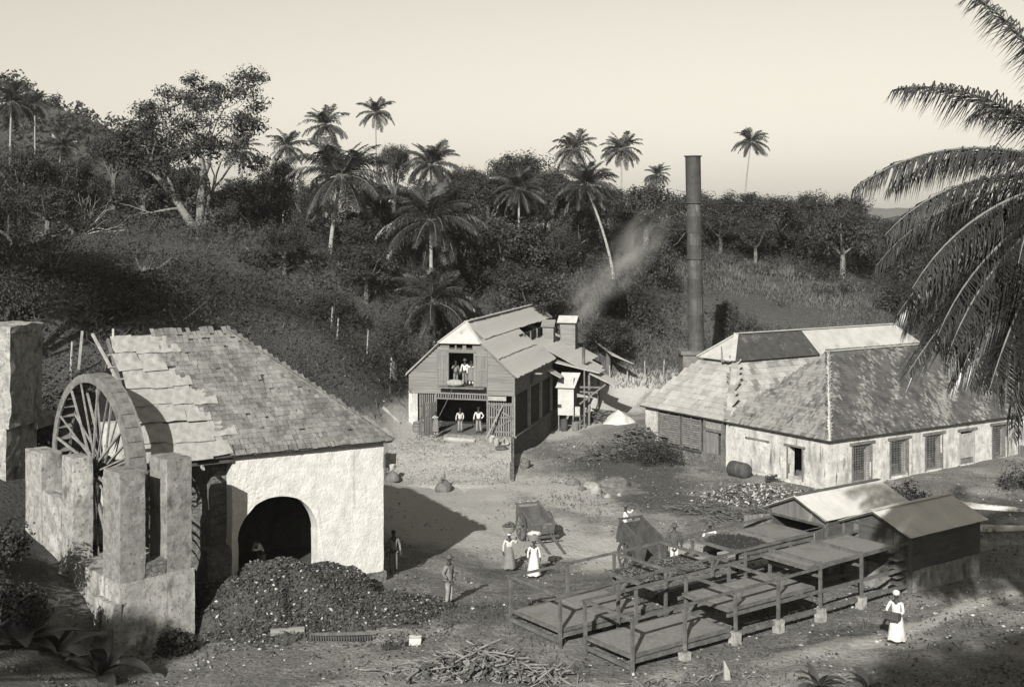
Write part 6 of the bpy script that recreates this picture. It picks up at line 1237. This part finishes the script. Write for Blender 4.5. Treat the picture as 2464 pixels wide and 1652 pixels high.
def palm(label, x, y, zc, R, nf=22, base=None, seed=0, lib=None, group='coconut palms on the hill', minel=-.6, name='coconut_palm'):
    g = random.Random(seed + 31); bx_, by_ = base or (x + g.uniform(-1.2, 1.2), y); zb = gz(bx_, by_); t_ = root(name, label, 'palm', (bx_, by_, zb), 0, group); lib = lib or fr_far
    dx, dy, dz = x - bx_, y - by_, zc - zb; n = 9; pts = []
    for i in range(n + 1): t = i / n; pts.append((dx * t ** 1.5, dy * t ** 1.5, -.4 + (dz + .4) * t))
    b_ = MB(); rr_ = max(.11, min(.2, R * .045)); b_.tube(pts, [rr_ * (1.35 if i == 0 else 1.0 - .35 * i / n) for i in range(n + 1)], 8); b_.obj('trunk', m_ptrunk, t_, smooth=True)
    for i in range(nf):
        f_ = i / (nf - 1); kind = min(4, int(f_ * 5 * .999)) if minel < -.5 else min(3, int(f_ * 4 * .999)); a = i * 2.399 + g.gauss(0, .2); s = R * g.uniform(.85, 1.1) * (.85 if kind == 0 else 1)
        inst('frond', lib[kind][g.randrange(2)], t_, Matrix.Translation((dx, dy, dz)) @ Matrix.Rotation(a, 4, 'Z') @ Matrix.Rotation(g.gauss(0, .12), 4, 'Y') @ Matrix.Rotation(g.gauss(0, .25), 4, 'X') @ Matrix.Diagonal((s, s, s, 1)))
    b_ = MB()
    for j in range(7): a = j * .9; q = R * .05; b_.lathe([(.01, -q), (q * .8, -q * .5), (q * .9, 0), (q * .6, q * .7), (.01, q)], 7, (dx + math.cos(a) * q * 1.9, dy + math.sin(a) * q * 1.9, dz - q * (1 + .5 * (j % 2))))
    tag(b_.obj('coconut_cluster', m_bark_d, t_), kind='stuff'); return t_
PALMS=[('tallest shaggy palm left of centre on the skyline',-24.8,160.0,27.8,3.60,(-22.3,150.0),0),
('tall slim palm second from the left in the middle skyline pair',-18.7,165.0,29.9,3.00,(-17.9,160.0),0),
('palm leaning out right of the spreading tree',-28.0,150.0,24.2,2.83,(-27.6,145.0),0),
('big blurred palm at the far left edge',-54.0,130.0,27.5,3.12,(-50.1,120.0),0),
('slim palm right beside the far-left palm',-59.4,150.0,29.4,2.40,(-55.4,140.0),0),
('large dark palm on the slope left of centre',-15.3,108.0,18.5,5.02,(-16.0,106.0),1),
('palm head rising behind the drooping slope palm',-8.4,125.0,20.5,3.45,(-8.2,122.0),1),
('large drooping palm on the slope above the barn',-7.0,104.0,14.5,4.84,(-6.7,100.0),1),
('young palm with fronds near the ground above the barn roof',-6.3,97.0,7.9,3.70,(-6.3,97.0),1),
('left palm of the skyline pair left of the chimney',7.8,150.0,23.9,3.27,(7.4,145.0),0),
('right palm of the skyline pair left of the chimney',14.1,155.0,24.2,3.04,(13.6,150.0),0),
('bent palm with long pale leaning trunk',7.1,116.0,18.0,3.37,(9.5,112.0),1),
('palm half sunk in the round-topped skyline tree',0.7,124.0,18.0,3.24,(0.7,120.0),1),
('small palm head peeping over the domed tree',19.2,160.0,21.1,2.21,None,0),
('lone tall palm right of the chimney',33.7,170.0,26.3,2.96,(30.5,160.0),0),
('short palm below the lone tall palm',34.5,175.0,17.7,2.16,(33.6,170.0),0),
('tiny palm head right of the short palm',39.1,180.0,17.0,1.83,None,0),
('distant palm head between the near palm fronds',70.4,190.0,18.0,2.48,None,0),
('palm glimpsed behind the right half of the spreading tree',-31.6,140.0,23.0,2.85,(-29.9,135.0),0),
('palm glimpsed behind the left half of the spreading tree',-42.2,140.0,25.3,2.34,(-40.2,135.0),0),
('dark palm head in the trees below the twin palms',-45.6,122.0,22.2,2.04,None,0),
]
for i, (l_, x_, y_, z_, r_, b2, lb) in enumerate(PALMS): palm(l_, x_, y_, z_, r_, 46 if lb else 34, b2, i, fr_mid if lb else fr_far)

# --- near palm at the right edge
near_lib = [[frond_mesh('frond', 5.7, e, c, 135, 1.5, .033, h, m_frond_n, 200 + 10 * i + k) for k in range(2)] for i, (e, c, h) in enumerate([(1.15, .7, .7), (.75, 1.0, .9), (.42, 1.1, 1.1), (.05, 1.0, 1.2), (-.5, .75, 1.2), (-1.0, .45, 1.1)])]
NC = Vector((13.5, 27.6, 14.7)); zb = gz(15.2, 27.5); npalm = root('coconut_palm', 'large coconut palm at the right edge, fronds hanging over the factory roof', 'palm', (15.2, 27.5, zb), 0)
rel = NC - Vector((15.2, 27.5, zb)); b_ = MB(); b_.tube([(rel.x * t ** 1.6, rel.y * t ** 1.6, -.4 + (rel.z + .4) * t) for t in [i / 10 for i in range(11)]], [.24 - .09 * i / 10 for i in range(11)], 10); b_.obj('trunk', m_ptrunk, npalm, smooth=True)
#   (library index, azimuth deg from +X, tweak of elevation, roll, length)
NF = [(0, 172, .1, 0, .95), (1, 186, .05, .1, .95), (2, 183, -.02, 0, 1.05), (3, 186, .10, .15, 1.0), (3, 160, -.05, -.2, .98), (4, 192, .12, .1, 1.0), (4, 170, -.08, -.15, .95), (5, 188, .16, 0, .98), (5, 205, .05, .2, .95), (5, 160, .1, 0, .9), (4, 214, 0, .2, 1.0), (4, 148, 0, .1, 1.0), (3, 225, 0, .1, 1.0), (2, 240, 0, 0, 1.0), (2, 130, 0, 0, 1.0), (0, 60, 0, 0, 1), (1, 20, 0, 0, 1), (2, 340, 0, 0, 1), (3, 300, 0, 0, 1), (3, 80, 0, 0, 1), (4, 20, 0, 0, 1), (4, 280, 0, 0, 1), (1, 270, 0, 0, 1), (1, 100, 0, 0, 1), (5, 250, 0, 0, 1), (5, 110, 0, 0, 1), (5, 30, 0, 0, 1), (5, 176, -.2, .1, .9), (4, 181, -.02, .3, 1.05), (5, 196, .2, -.1, 1.0), (5, 182, .3, .15, 1.0), (3, 196, -.12, -.1, 1.0), (4, 203, .1, 0, 1.02), (5, 214, .1, 0, 1.0), (5, 193, -.1, 0, .95), (4, 187, -.15, -.2, .95), (4, 178, .2, 0, 1.0), (5, 172, .25, .2, 1.05), (5, 190, .38, -.15, 1.1), (4, 199, -.2, .15, 1.05), (5, 201, .3, .1, 1.05), (4, 168, .1, -.1, 1.0), (3, 178, -.22, .2, .95), (5, 184, -.05, 0, 1.1)]
for i, (k, az, de, ro, s) in enumerate(NF):
    inst('frond', near_lib[k][i % 2], npalm, Matrix.Translation(rel) @ Matrix.Rotation(R_(az), 4, 'Z') @ Matrix.Rotation(-de, 4, 'Y') @ Matrix.Rotation(ro, 4, 'X') @ Matrix.Diagonal((s, s, s, 1)))
# --- hillside undergrowth
N0 = 7000
bx0 = R0.uniform(-75, 75, N0); by0 = R0.uniform(50, 150, N0); bz0 = gzs(bx0, by0)
pxl = bx0 / by0; on = (np.abs(pxl) < .47) & (bz0 > 1.6)
opn = np.clip(1.2 - np.hypot((bx0 - 24) / 15, (by0 - 112) / 12), 0, 1) + np.clip(1.1 - np.hypot((bx0 + 33) / 8, (by0 - 98) / 5), 0, 1) + np.clip(1.0 - np.hypot((bx0 + 17) / 6, (by0 - 92) / 5), 0, 1) * .6
dens = vnoise(bx0, by0, 7, 4) + .35 - opn * .9
on &= R0.random(N0) < np.clip(dens * 1.25, 0.02, 1)
for cx_, cy_, hx, hy, ang in ((-9.5, 48, 7, 7, 30), (2, 91, 6.5, 13, -14), (28, 76, 14, 11, 33)):   # keep clear of the buildings
    c_, s_ = math.cos(R_(ang)), math.sin(R_(ang)); lx = c_ * (bx0 - cx_) + s_ * (by0 - cy_); ly = -s_ * (bx0 - cx_) + c_ * (by0 - cy_); on &= ~((np.abs(lx) < hx) & (np.abs(ly) < hy))
bx0, by0, bz0 = bx0[on], by0[on], bz0[on]; sz = .5 + 2.3 * vnoise(bx0, by0, 9, 8) ** 1.8 + R0.random(len(bx0)) ** 2 * .9
C = np.stack([bx0, by0, bz0 + sz * .45], -1); tone = vnoise(bx0, by0, 6, 61) + R0.normal(size=len(C)) * .12; kindb = vnoise(bx0, by0, 4, 62) + R0.normal(size=len(C)) * .1
VA, FA_, CA = [], [], []; off_ = 0
for sel_, nl_, ls_, asp_ in ((kindb < .52, 130, .17, .55), ((kindb >= .52) & (kindb < .7), 85, .30, .4), (kindb >= .7, 60, .46, .22)):
    if not sel_.any(): continue
    v_, f_ = leaves(C[sel_], sz[sel_] * 1.2, nl_, ls_, flat=.8, asp=asp_); VA.append(v_); FA_.append(f_ + off_); off_ += len(v_); CA.append(np.repeat(np.clip((tone[sel_] * 4 - .6).astype(int), 0, 2), nl_))
V, F_, cm = np.concatenate(VA), np.concatenate(FA_), np.concatenate(CA)
tag(inst('undergrowth', np_mesh('undergrowth', V, F_, lf, midx=cm)), 'dense dark undergrowth covering the hillside', None, None, 'stuff')
# --- tall grass and weeds
def grass(name, label, X, Y, hmin, hmax, wd_, mts, lean=.35):
    n = len(X); Z_ = gzs(X, Y); h = R0.uniform(hmin, hmax, n); a = R0.uniform(0, 6.28, n); lx = R0.normal(size=n) * lean * h; ly = R0.normal(size=n) * lean * h; wx, wy = np.cos(a) * wd_ * h, np.sin(a) * wd_ * h
    V = np.stack([np.stack([X - wx, Y - wy, Z_ - .04], -1), np.stack([X + wx, Y + wy, Z_ - .04], -1), np.stack([X + lx, Y + ly, Z_ + h], -1)], 1).reshape(-1, 3)
    tag(inst(name, np_mesh(name, V, np.arange(n * 3).reshape(-1, 3), mts, midx=R0.integers(0, len(mts), n))), label, None, None, 'stuff')
gm_ = [leafmat('grass_dry', .12, .08, spec=.1, rough=.8), leafmat('grass_green', .10, .06, spec=.1, rough=.8)]
n = 90000; X1 = R0.uniform(-60, 60, n); Y1 = R0.uniform(52, 135, n); k_ = (np.abs(X1 / Y1) < .46) & (gzs(X1, Y1) > 1.3) & (vnoise(X1, Y1, 5, 12) > .3)
for cx_, cy_, hx, hy, ang in ((-9.5, 48, 6, 6.5, 30), (2, 91, 6.5, 13, -14), (28, 76, 14, 11, 33)):
    c_, s_ = math.cos(R_(ang)), math.sin(R_(ang)); lx = c_ * (X1 - cx_) + s_ * (Y1 - cy_); ly = -s_ * (X1 - cx_) + c_ * (Y1 - cy_); k_ &= ~((np.abs(lx) < hx) & (np.abs(ly) < hy))
n = 60000; X2 = R0.uniform(6, 46, n); Y2 = R0.uniform(89, 130, n); k2 = (np.abs(X2 / Y2) < .42) & (gzs(X2, Y2) > .8) & ((Y2 > 97) | ((X2 > 14) & (X2 - 13 < (Y2 - 88) * 1.2))) & (vnoise(X2, Y2, 3, 19) > .25)
Xg, Yg = np.concatenate([X1[k_], X2[k2]]), np.concatenate([Y1[k_], Y2[k2]])
sel = (Xg > -2) | (R0.random(len(Xg)) < .25)
k3 = sel & ~((Xg > 6) & (Yg > 89)); grass('hill_grass', 'rough dry grass on the open hillside', Xg[k3], Yg[k3], .25, .7, .09, gm_)
k3 = sel & (Xg > 6) & (Yg > 89); grass('clearing_grass', 'pale short grass of the clearing right of the chimney', Xg[k3], Yg[k3], .2, .5, .11, [leafmat('grass_pale', .19, .13, spec=.1, rough=.85), gm_[0]])
# weeds in the yard: scattered by patches
n = 60000; X1 = R0.uniform(-18, 30, n); Y1 = R0.uniform(33, 86, n); pn = vnoise(X1, Y1, 3.0, 14) * .65 + vnoise(X1, Y1, 1.0, 15) * .35
path = np.minimum.reduce([seg_d(X1, Y1, [(-4.5, 84), (-3.5, 72), (-4, 64), (-1, 59)]) / 5.5, seg_d(X1, Y1, [(-3, 62), (1, 57.5), (4.5, 55), (9.5, 53), (13, 52.5)]) / 2.6, seg_d(X1, Y1, [(11.3, 39.2), (14, 41.2), (18.5, 44.8)]) / .9])
k_ = (pn > .56) & (path > 1) & (np.abs(X1 / Y1) < .46)
Xk, Yk = X1[k_], Y1[k_]; kk = np.ones(len(Xk), bool)
for cx_, cy_, hx, hy, ang in ((-9.5, 50.5, 4.6, 5.2, 30), (.5, 90, 4.0, 11.5, -14), (27.5, 80, 12, 9, 33)):
    c_, s_ = math.cos(R_(ang)), math.sin(R_(ang)); lx = c_ * (Xk - cx_) + s_ * (Yk - cy_); ly = -s_ * (Xk - cx_) + c_ * (Yk - cy_); kk &= ~((np.abs(lx) < hx) & (np.abs(ly) < hy))
n = 9000; Xr = R0.uniform(-9.5, -.2, n); Yr = R0.uniform(70.8, 80.4, n); fr2 = np.clip((Yr - 71) / 8.0, 0, 1); fr2 = fr2 * fr2 * (3 - 2 * fr2)
ramp_P = np.stack([Xr, Yr, -1.28 + 1.28 * fr2 + .03], -1)
grass('yard_weeds', 'low weeds and grass tufts scattered over the yard', Xk[kk], Yk[kk], .05, .2, .16, gm_)
# --- loose litter: chips, leaves, pebbles
def chips(name, label, P, smin, smax, mts, flat=.5, w=None):
    n = len(P); g = R0; d = g.normal(size=(n, 3)); d[:, 2] *= flat; d /= np.linalg.norm(d, axis=1)[:, None]; e = g.normal(size=(n, 3)); e -= (e * d).sum(1)[:, None] * d; e /= np.linalg.norm(e, axis=1)[:, None]; f = np.cross(d, e); s = g.uniform(smin, smax, n)[:, None]
    V = np.stack([P - d * s, P - e * s * .55, P + d * s, P + e * s * .55, P + f * np.sign(f[:, 2:3] + 1e-6) * s * .45], 1).reshape(-1, 3); b = (np.arange(n) * 5)[:, None]
    F_ = np.concatenate([b + np.array([[0, 1, 4]]), b + np.array([[1, 2, 4]]), b + np.array([[2, 3, 4]]), b + np.array([[3, 0, 4]])], 0)
    mi = g.choice(len(mts), n, p=w); tag(inst(name, np_mesh(name, V, F_, mts, midx=np.tile(mi, 4))), label, None, None, 'stuff')
m_ch = [mat('husk_pale', .42, .30, scale=6), mat('husk_brown', .10, .06, scale=6), mat('husk_dark', .06, .035, scale=6)]
n = 26000; X1 = R0.uniform(-14, 28, n); Y1 = 33 + 55 * R0.random(n) ** 1.4; pth = np.minimum.reduce([seg_d(X1, Y1, [(-4.5, 84), (-3.5, 72), (-4, 64), (-1, 59)]) / 4.5, seg_d(X1, Y1, [(-3, 62), (1, 57.5), (4.5, 55), (9.5, 53), (13, 52.5)]) / 2.6]); k_ = (np.abs(X1 / Y1) < .46) & (vnoise(X1, Y1, 2.5, 21) > .35) & (R0.random(n) < np.clip(pth, .12, 1) ** 2); X1, Y1 = X1[k_], Y1[k_]
chips('yard_litter', 'small chips, pebbles and dead leaves strewn over the yard', np.stack([X1, Y1, gzs(X1, Y1) + .02], -1), .02, .09, m_ch + [m_stone], .3, [.10, .35, .40, .15])
chips('ramp_gravel', 'loose gravel and chips on the ramp before the barn', ramp_P, .015, .07, [m_stone, m_ch[0], m_ch[1]], .3, [.5, .2, .3])
# husk heap before the mill
HH = [(-8.2, 43.4, 2.9, 2.2, 1.4), (-9.3, 42.5, 2.6, 2.1, 1.35), (-5.3, 42.3, 2.8, 2.0, .6), (-8.0, 40.9, 2.6, 1.3, .45), (-6.7, 44.3, 1.8, 1.4, 1.3), (-3.7, 43.2, 1.8, 1.4, .25)]
def hz_fn(x, y): return np.max(np.stack([h * np.clip(1 - ((x - a) / rx) ** 2 - ((y - b) / ry) ** 2, 0, 1) ** .8 for a, b, rx, ry, h in HH]), 0)
gx2, gy2 = np.meshgrid(np.linspace(-11.5, -1.5, 70), np.linspace(38.8, 46.2, 56)); hx_, hy_ = gx2.ravel(), gy2.ravel(); lump = lambda x, y: (vnoise(x, y, 1.1, 34) - .5) * .55 * np.clip(hz_fn(x, y) * 1.6, 0, 1) + (vnoise(x, y, .45, 35) - .5) * .22 * np.clip(hz_fn(x, y) * 2, 0, 1)
hz2 = gzs(hx_, hy_) + hz_fn(hx_, hy_) - .06 + lump(hx_, hy_) + (vnoise(hx_, hy_, .3, 33) - .5) * .1
I2 = np.arange(len(hx_)).reshape(56, 70); tag(inst('husk_heap', np_mesh('husk_heap', np.stack([hx_, hy_, hz2], -1), np.stack([I2[:-1, :-1], I2[:-1, 1:], I2[1:, 1:], I2[1:, :-1]], -1).reshape(-1, 4), m_ch[2], smooth=True)), 'dark mound of rotting husks in front of the mill arch', None, None, 'stuff')
n = 17000; X1 = R0.uniform(-11.2, -1.8, n); Y1 = R0.uniform(39, 46, n); hh = hz_fn(X1, Y1); k_ = (hh > .03) | (R0.random(n) < .12); X1, Y1, hh = X1[k_], Y1[k_], hh[k_]
chips('loose_husks', 'broken husks scattered over the dark mound', np.stack([X1, Y1, gzs(X1, Y1) + hh + lump(X1, Y1)], -1), .025, .10, m_ch, .5, [.035, .265, .70])
# pale husk heap by the factory
def heap2(a, b, rx, ry, h, n, name, label, mts, w, s0, s1):
    X1 = a + rx * R0.normal(size=n) * .5; Y1 = b + ry * R0.normal(size=n) * .5; e = h * np.clip(1 - ((X1 - a) / rx) ** 2 - ((Y1 - b) / ry) ** 2, 0, 1); chips(name, label, np.stack([X1, Y1, gzs(X1, Y1) + e * R0.random(n) ** .3], -1), s0, s1, mts, .7, w)
heap2(13.3, 66.6, 2.6, 2.0, .6, 4200, 'pale_husk_heap', 'pale heap of husks in front of the iron drum', m_ch, [.34, .4, .26], .06, .16)
heap2(16.2, 64.8, 2.6, 2.4, .55, 4200, 'pale_husk_spread', 'pale husks spread below the factory end wall', m_ch, [.3, .42, .28], .06, .16)
# --- brushwood
def sticks(name, label, items, mt, kind='stuff'):
    mb = MB(); g = random.Random(len(items) * 3)
    for (a, b, rx, ry, h, n, L, r) in items:
        for i in range(n):
            x, y = a + g.gauss(0, rx * .5), b + g.gauss(0, ry * .5); e = h * max(0, 1 - ((x - a) / rx) ** 2 - ((y - b) / ry) ** 2); z = gz(x, y) + e * g.random() + .03; t = g.uniform(0, 6.28); l = L * g.uniform(.25, 1.25); el = g.gauss(0, .3); r_k = r * g.uniform(.5, 1.5)
            d = Vector((math.cos(t) * l / 2, math.sin(t) * l / 2, math.sin(el) * l / 2)); m_ = Vector((x, y, z)); mb.tube([m_ - d, m_ + Vector((g.gauss(0, .05), g.gauss(0, .05), g.gauss(0, .05) + .03)) * l, m_ + d], [r_k, r_k * .8, r_k * .5], 4, caps=False)
    return tag(mb.obj(name, mt), label, None, None, kind)
m_twig = mat('brushwood', .13, .07, scale=4, coord='World')
sticks('brushwood', 'tangled brushwood lying between the cart and the factory', [(12.2, 61.8, 3.0, 1.8, .35, 240, 1.3, .022), (9.6, 63.5, 2.0, 1.2, .25, 90, 1.0, .02)], m_twig)
sticks('firewood_pile', 'big dark pile of firewood against the corner of the wing', [(8.3, 80.6, 2.3, 1.9, 1.7, 620, 1.1, .04), (6.6, 79.0, 2.4, 1.8, .8, 220, 1.0, .03)], m_twig)
sticks('woodpile', 'split wood lying under the lean-to beside the lime heap', [(6.7, 92.6, 1.3, 1.0, .7, 120, 1.1, .05)], m_twig)
mb = MB(); g_ = random.Random(9)
for i in range(170):
    y = g_.uniform(62, 118); x = g_.uniform(-.44, .12) * y; z = gz(x, y)
    if z < 2.5: continue
    a, e = g_.uniform(0, 6.28), g_.uniform(.2, 1.4); l = g_.uniform(.8, 2.0); p = Vector((x, y, z + g_.uniform(.3, 1.0))); d = Vector((math.cos(a) * math.cos(e), math.sin(a) * math.cos(e), math.sin(e))) * l; mb.tube([p, p + d * .5 + Vector((g_.gauss(0, .15), 0, g_.gauss(0, .12))), p + d], [.02, .015, .008], 4, caps=False)
tag(mb.obj('bare_twigs', m_twig), 'thin bare twigs sticking out of the hillside undergrowth', None, None, 'stuff')
m_deb = mat('dry_palm_debris', .21, .10, scale=4, coord='World')
sticks('palm_debris', 'pile of dry palm stalks and leaves at the bottom centre', [(-1.1, 36.6, 2.0, .9, .75, 210, 1.3, .035), (.3, 36.2, 1.6, .7, .4, 90, 1.0, .03), (-2.3, 36.2, 1.4, .6, .25, 60, 1.0, .03), (6.2, 35.9, 3, .5, .1, 30, .7, .02)], m_deb)
P1 = np.stack([R0.normal(-1.0, 1.0, 1500), R0.normal(36.4, .4, 1500), np.zeros(1500)], -1); P1[:, 2] = gzs(P1[:, 0], P1[:, 1]) + .5 * np.clip(1 - ((P1[:, 0] + 1.0) / 2) ** 2, 0, 1) * R0.random(1500); chips('dry_leaf_debris', 'crumpled dry leaves among the palm stalks at bottom centre', P1, .05, .16, [m_deb, m_ch[1]], .6)
# --- single shrubs
def shrub(label, x, y, r, h, seed, mats=None, name='shrub', size=.16, k=26, n=90):
    g = np.random.default_rng(seed); d = g.normal(size=(k, 3)); d /= np.linalg.norm(d, axis=1)[:, None]; d[:, 2] = np.abs(d[:, 2]); C = d * (g.random(k) ** .4)[:, None] * np.array([r, r, h]) * .8 + np.array([0, 0, h * .12])
    V, F_ = leaves(C, g.uniform(.2, .4, k) * r, n, size, rng=g); t_ = root(name, label, 'bush', (x, y, gz(x, y)), 0); inst('foliage', np_mesh('foliage', V, F_, mats or lf, midx=g.integers(0, 3, len(F_))), t_)
    b_ = MB()
    for j in range(5): a = j * 1.3; b_.tube([(0, 0, -.2), (math.cos(a) * r * .3, math.sin(a) * r * .3, h * .4), (math.cos(a) * r * .6, math.sin(a) * r * .6, h * .75)], [.04, .03, .015], 5)
    b_.obj('stem', m_bark_d, t_); return t_
shrub('dark round shrub behind the low shed under the lattice window', 20.2, 61.2, 1.9, 1.6, 41, [lf[0], lf[0], lf[1]])
shrub('leafy shrub under the last lattice window at right edge', 29.2, 67.4, 2.2, 1.6, 42)
shrub('low dark weeds and shrub at the foot of the wing louvres', 8.9, 76.6, 2.6, 1.2, 43, [lf[0], lf[1], lf[0]])
shrub('isolated round bush on the grassy slope right of the chimney', 20.6, 107, 2.6, 2.6, 44)
shrub('added low bush breaking up the chimney shadow, just right of the chimney', 17.6, 103.5, 2.0, 1.7, 51)  # this bush and the next are added to break up the chimney shadow
shrub('added taller bush breaking up the chimney shadow, up the slope', 19.6, 109.5, 1.9, 2.1, 52)
shrub('small bush growing from the wall top above the doorway', 15.1, 70.3, .6, .5, 45, size=.1, k=10, n=50)
shrub('weeds at the foot of the wheel pit corner', -10.9, 39.2, .9, .7, 46, size=.12)
shrub('weedy clump against the left wall of the wheel pit', -16.2, 37.6, 1.6, 1.1, 47)
shrub('second weedy clump on the bank left of the wheel pit', -15.0, 35.3, 1.5, 1.0, 48)
# --- broad-leaved plants in the near corners
def broad_plant(label, x, y, n, L, seed, mt, spread=1.0, z=None):
    g = random.Random(seed); t_ = root('broad_leaved_plant', label, 'plant', (x, y, gz(x, y) if z is None else z), 0)
    for i in range(n):
        a = i * 2.4 + g.gauss(0, .3); e0 = g.uniform(.3, 1.25); cu = g.uniform(.6, 1.6); l = L * g.uniform(.6, 1.1); wd_ = l * .17; V = []; xx = zz = 0; m_ = 8
        for j in range(m_ + 1):
            t = j / m_; an = e0 - cu * t; w_ = wd_ * math.sin(math.pi * (.05 + .93 * t)) ** .8
            for s in (-1, 0, 1): V.append((xx, s * w_, zz + (abs(s) * w_ * .35)))
            xx += math.cos(an) * l / m_ * spread; zz += math.sin(an) * l / m_
        b_ = MB(); b_.add(V, [(j * 3 + s, j * 3 + s + 1, (j + 1) * 3 + s + 1, (j + 1) * 3 + s) for j in range(m_) for s in (0, 1)]); b_.obj('leaf', mt, t_, smooth=True, M=Matrix.Rotation(a, 4, 'Z'))
    return t_
m_bl = leafmat('broad_leaf', .075, .045, rough=.35, transl=.2, spec=.6, scale=1.5)
broad_plant('broad-leaved plant with dark blades before the wheel pit corner', -12.3, 36.0, 13, 1.7, 3, m_bl)
broad_plant('broad-leaved plant lowest in the left corner', -14.2, 34.6, 14, 1.9, 4, m_bl)
broad_plant('arching broad-leaved plant on the left bank beside the pit', -13.6, 35.9, 11, 1.5, 8, m_bl)
broad_plant('broad-leaved plant at the bottom edge right of the stump', 8.9, 35.0, 13, .95, 5, m_bl)
broad_plant('smaller broad-leaved plant at bottom edge, in front of the path', 10.3, 34.9, 9, .9, 6, m_bl)
broad_plant('spiky plant on the slope above the aqueduct pier', -27.0, 66.0, 14, 1.6, 7, m_frond)
# ================================================================ distant hills, smoke, haze
m_hill = mat('wooded_hill', .075, .04, scale=.12, det=8, bump=1.0, bscale=.25, coord='World')
def hill(label, cx, cy, rx, ry, h, base, seed, n=60, peak=1.4, wood=True):
    V = []
    for j in range(n + 1):
        for i in range(n + 1):
            u, v = -1 + 2 * i / n, -1 + 2 * j / n; r = min(1, math.hypot(u, v)); e = (1 - r * r) ** peak; q = Vector((u * 3 + seed, v * 3, seed)); nz_ = mnoise.fractal(q, .8, 2.0, 5)
            V.append((cx + u * rx, cy + v * ry, base + h * e * (1 + .28 * nz_) + (2.5 * mnoise.noise(Vector((u * 26, v * 26, seed))) if wood else 0) * e ** .2))
    I = np.arange((n + 1) ** 2).reshape(n + 1, n + 1); o = inst('hills', np_mesh('hills', np.array(V), np.stack([I[:-1, :-1], I[:-1, 1:], I[1:, 1:], I[1:, :-1]], -1).reshape(-1, 4), m_hill, smooth=True)); tag(o, label, None, None, 'structure'); return np.array(V)
HV = hill('wooded hill rising at the far left', -222, 330, 168, 120, 80, 2, 3.1)
k_ = (HV[:, 2] > 14) & (HV[:, 0] / HV[:, 1] > -.52); HC = HV[k_]; V, F_ = leaves(HC + R0.normal(size=HC.shape) * 1.5, R0.uniform(2.5, 5, len(HC)), 55, 1.5, flat=.7)
tag(inst('hill_wood', np_mesh('hill_wood', V, F_, lf, midx=R0.integers(0, 3, len(F_)))), 'blurred woodland covering the far left hill', None, None, 'stuff')
hill('pale distant hill showing through the gap between trees', 78, 950, 70, 60, 42, -8, 5.2, 30, 1.0, False)
hill('very distant low ridge beyond the near palm', 900, 2600, 900, 300, 75, -8, 8.4, 50, .9, False)
hill('low wooded rise on the plain at right', 175, 420, 150, 60, 17, 0, 9.4, 50, .8)
sm = bpy.data.materials.new('thin_smoke'); sm.use_nodes = True; N = sm.node_tree.nodes; L = sm.node_tree.links; N.remove(N['Principled BSDF'])
pv = N.new('ShaderNodeVolumePrincipled'); pv.inputs['Color'].default_value = T(.9); tc = N.new('ShaderNodeTexCoord'); ln = N.new('ShaderNodeVectorMath'); ln.operation = 'LENGTH'; L.new(tc.outputs['Object'], ln.inputs[0])
mr = N.new('ShaderNodeMapRange'); mr.inputs[1].default_value = 1.0; mr.inputs[2].default_value = .15; L.new(ln.outputs['Value'], mr.inputs[0])
nz_ = N.new('ShaderNodeTexNoise'); nz_.inputs['Scale'].default_value = 2.2; nz_.inputs['Detail'].default_value = 3; L.new(tc.outputs['Object'], nz_.inputs[0]); m2 = N.new('ShaderNodeMapRange'); m2.inputs[1].default_value = .38; m2.inputs[2].default_value = .72; L.new(nz_.outputs[0], m2.inputs[0])
mu = N.new('ShaderNodeMath'); mu.operation = 'MULTIPLY'; L.new(mr.outputs[0], mu.inputs[0]); L.new(m2.outputs[0], mu.inputs[1]); mu2 = N.new('ShaderNodeMath'); mu2.operation = 'MULTIPLY'; mu2.inputs[1].default_value = .28; L.new(mu.outputs[0], mu2.inputs[0]); L.new(mu2.outputs[0], pv.inputs['Density']); L.new(pv.outputs[0], N['Material Output'].inputs['Volume'])
for (c_, axis_, rr_) in (((6.2, 99.5, 7.6), (.55, .2, 1), (2.4, 1.8, 4.2)), ((10.0, 101, 11.8), (.8, .1, 1), (3.6, 2.2, 5.4))):
    bm = bmesh.new(); bmesh.ops.create_icosphere(bm, subdivisions=3, radius=1); me = bpy.data.meshes.new('smoke'); bm.to_mesh(me); bm.free(); me.materials.append(sm); o = inst('smoke', me); q = Vector(axis_).to_track_quat('Z', 'Y'); o.matrix_basis = Matrix.LocRotScale(Vector(c_), q, Vector(rr_)); tag(o, 'thin pale smoke drifting up from the barn', None, None, 'stuff')
hm = bpy.data.materials.new('haze'); hm.use_nodes = True; N = hm.node_tree.nodes; L = hm.node_tree.links; N.remove(N['Principled BSDF']); pv = N.new('ShaderNodeVolumePrincipled'); pv.inputs['Color'].default_value = T(.92); pv.inputs['Density'].default_value = HAZE; pv.inputs['Anisotropy'].default_value = 0.0; L.new(pv.outputs[0], N['Material Output'].inputs['Volume'])
mb = MB(); mb.bx(-2520, 2520, -80, 3520, -14, 110); tag(mb.obj('haze', hm), 'thin bright haze in the air', None, None, 'stuff')
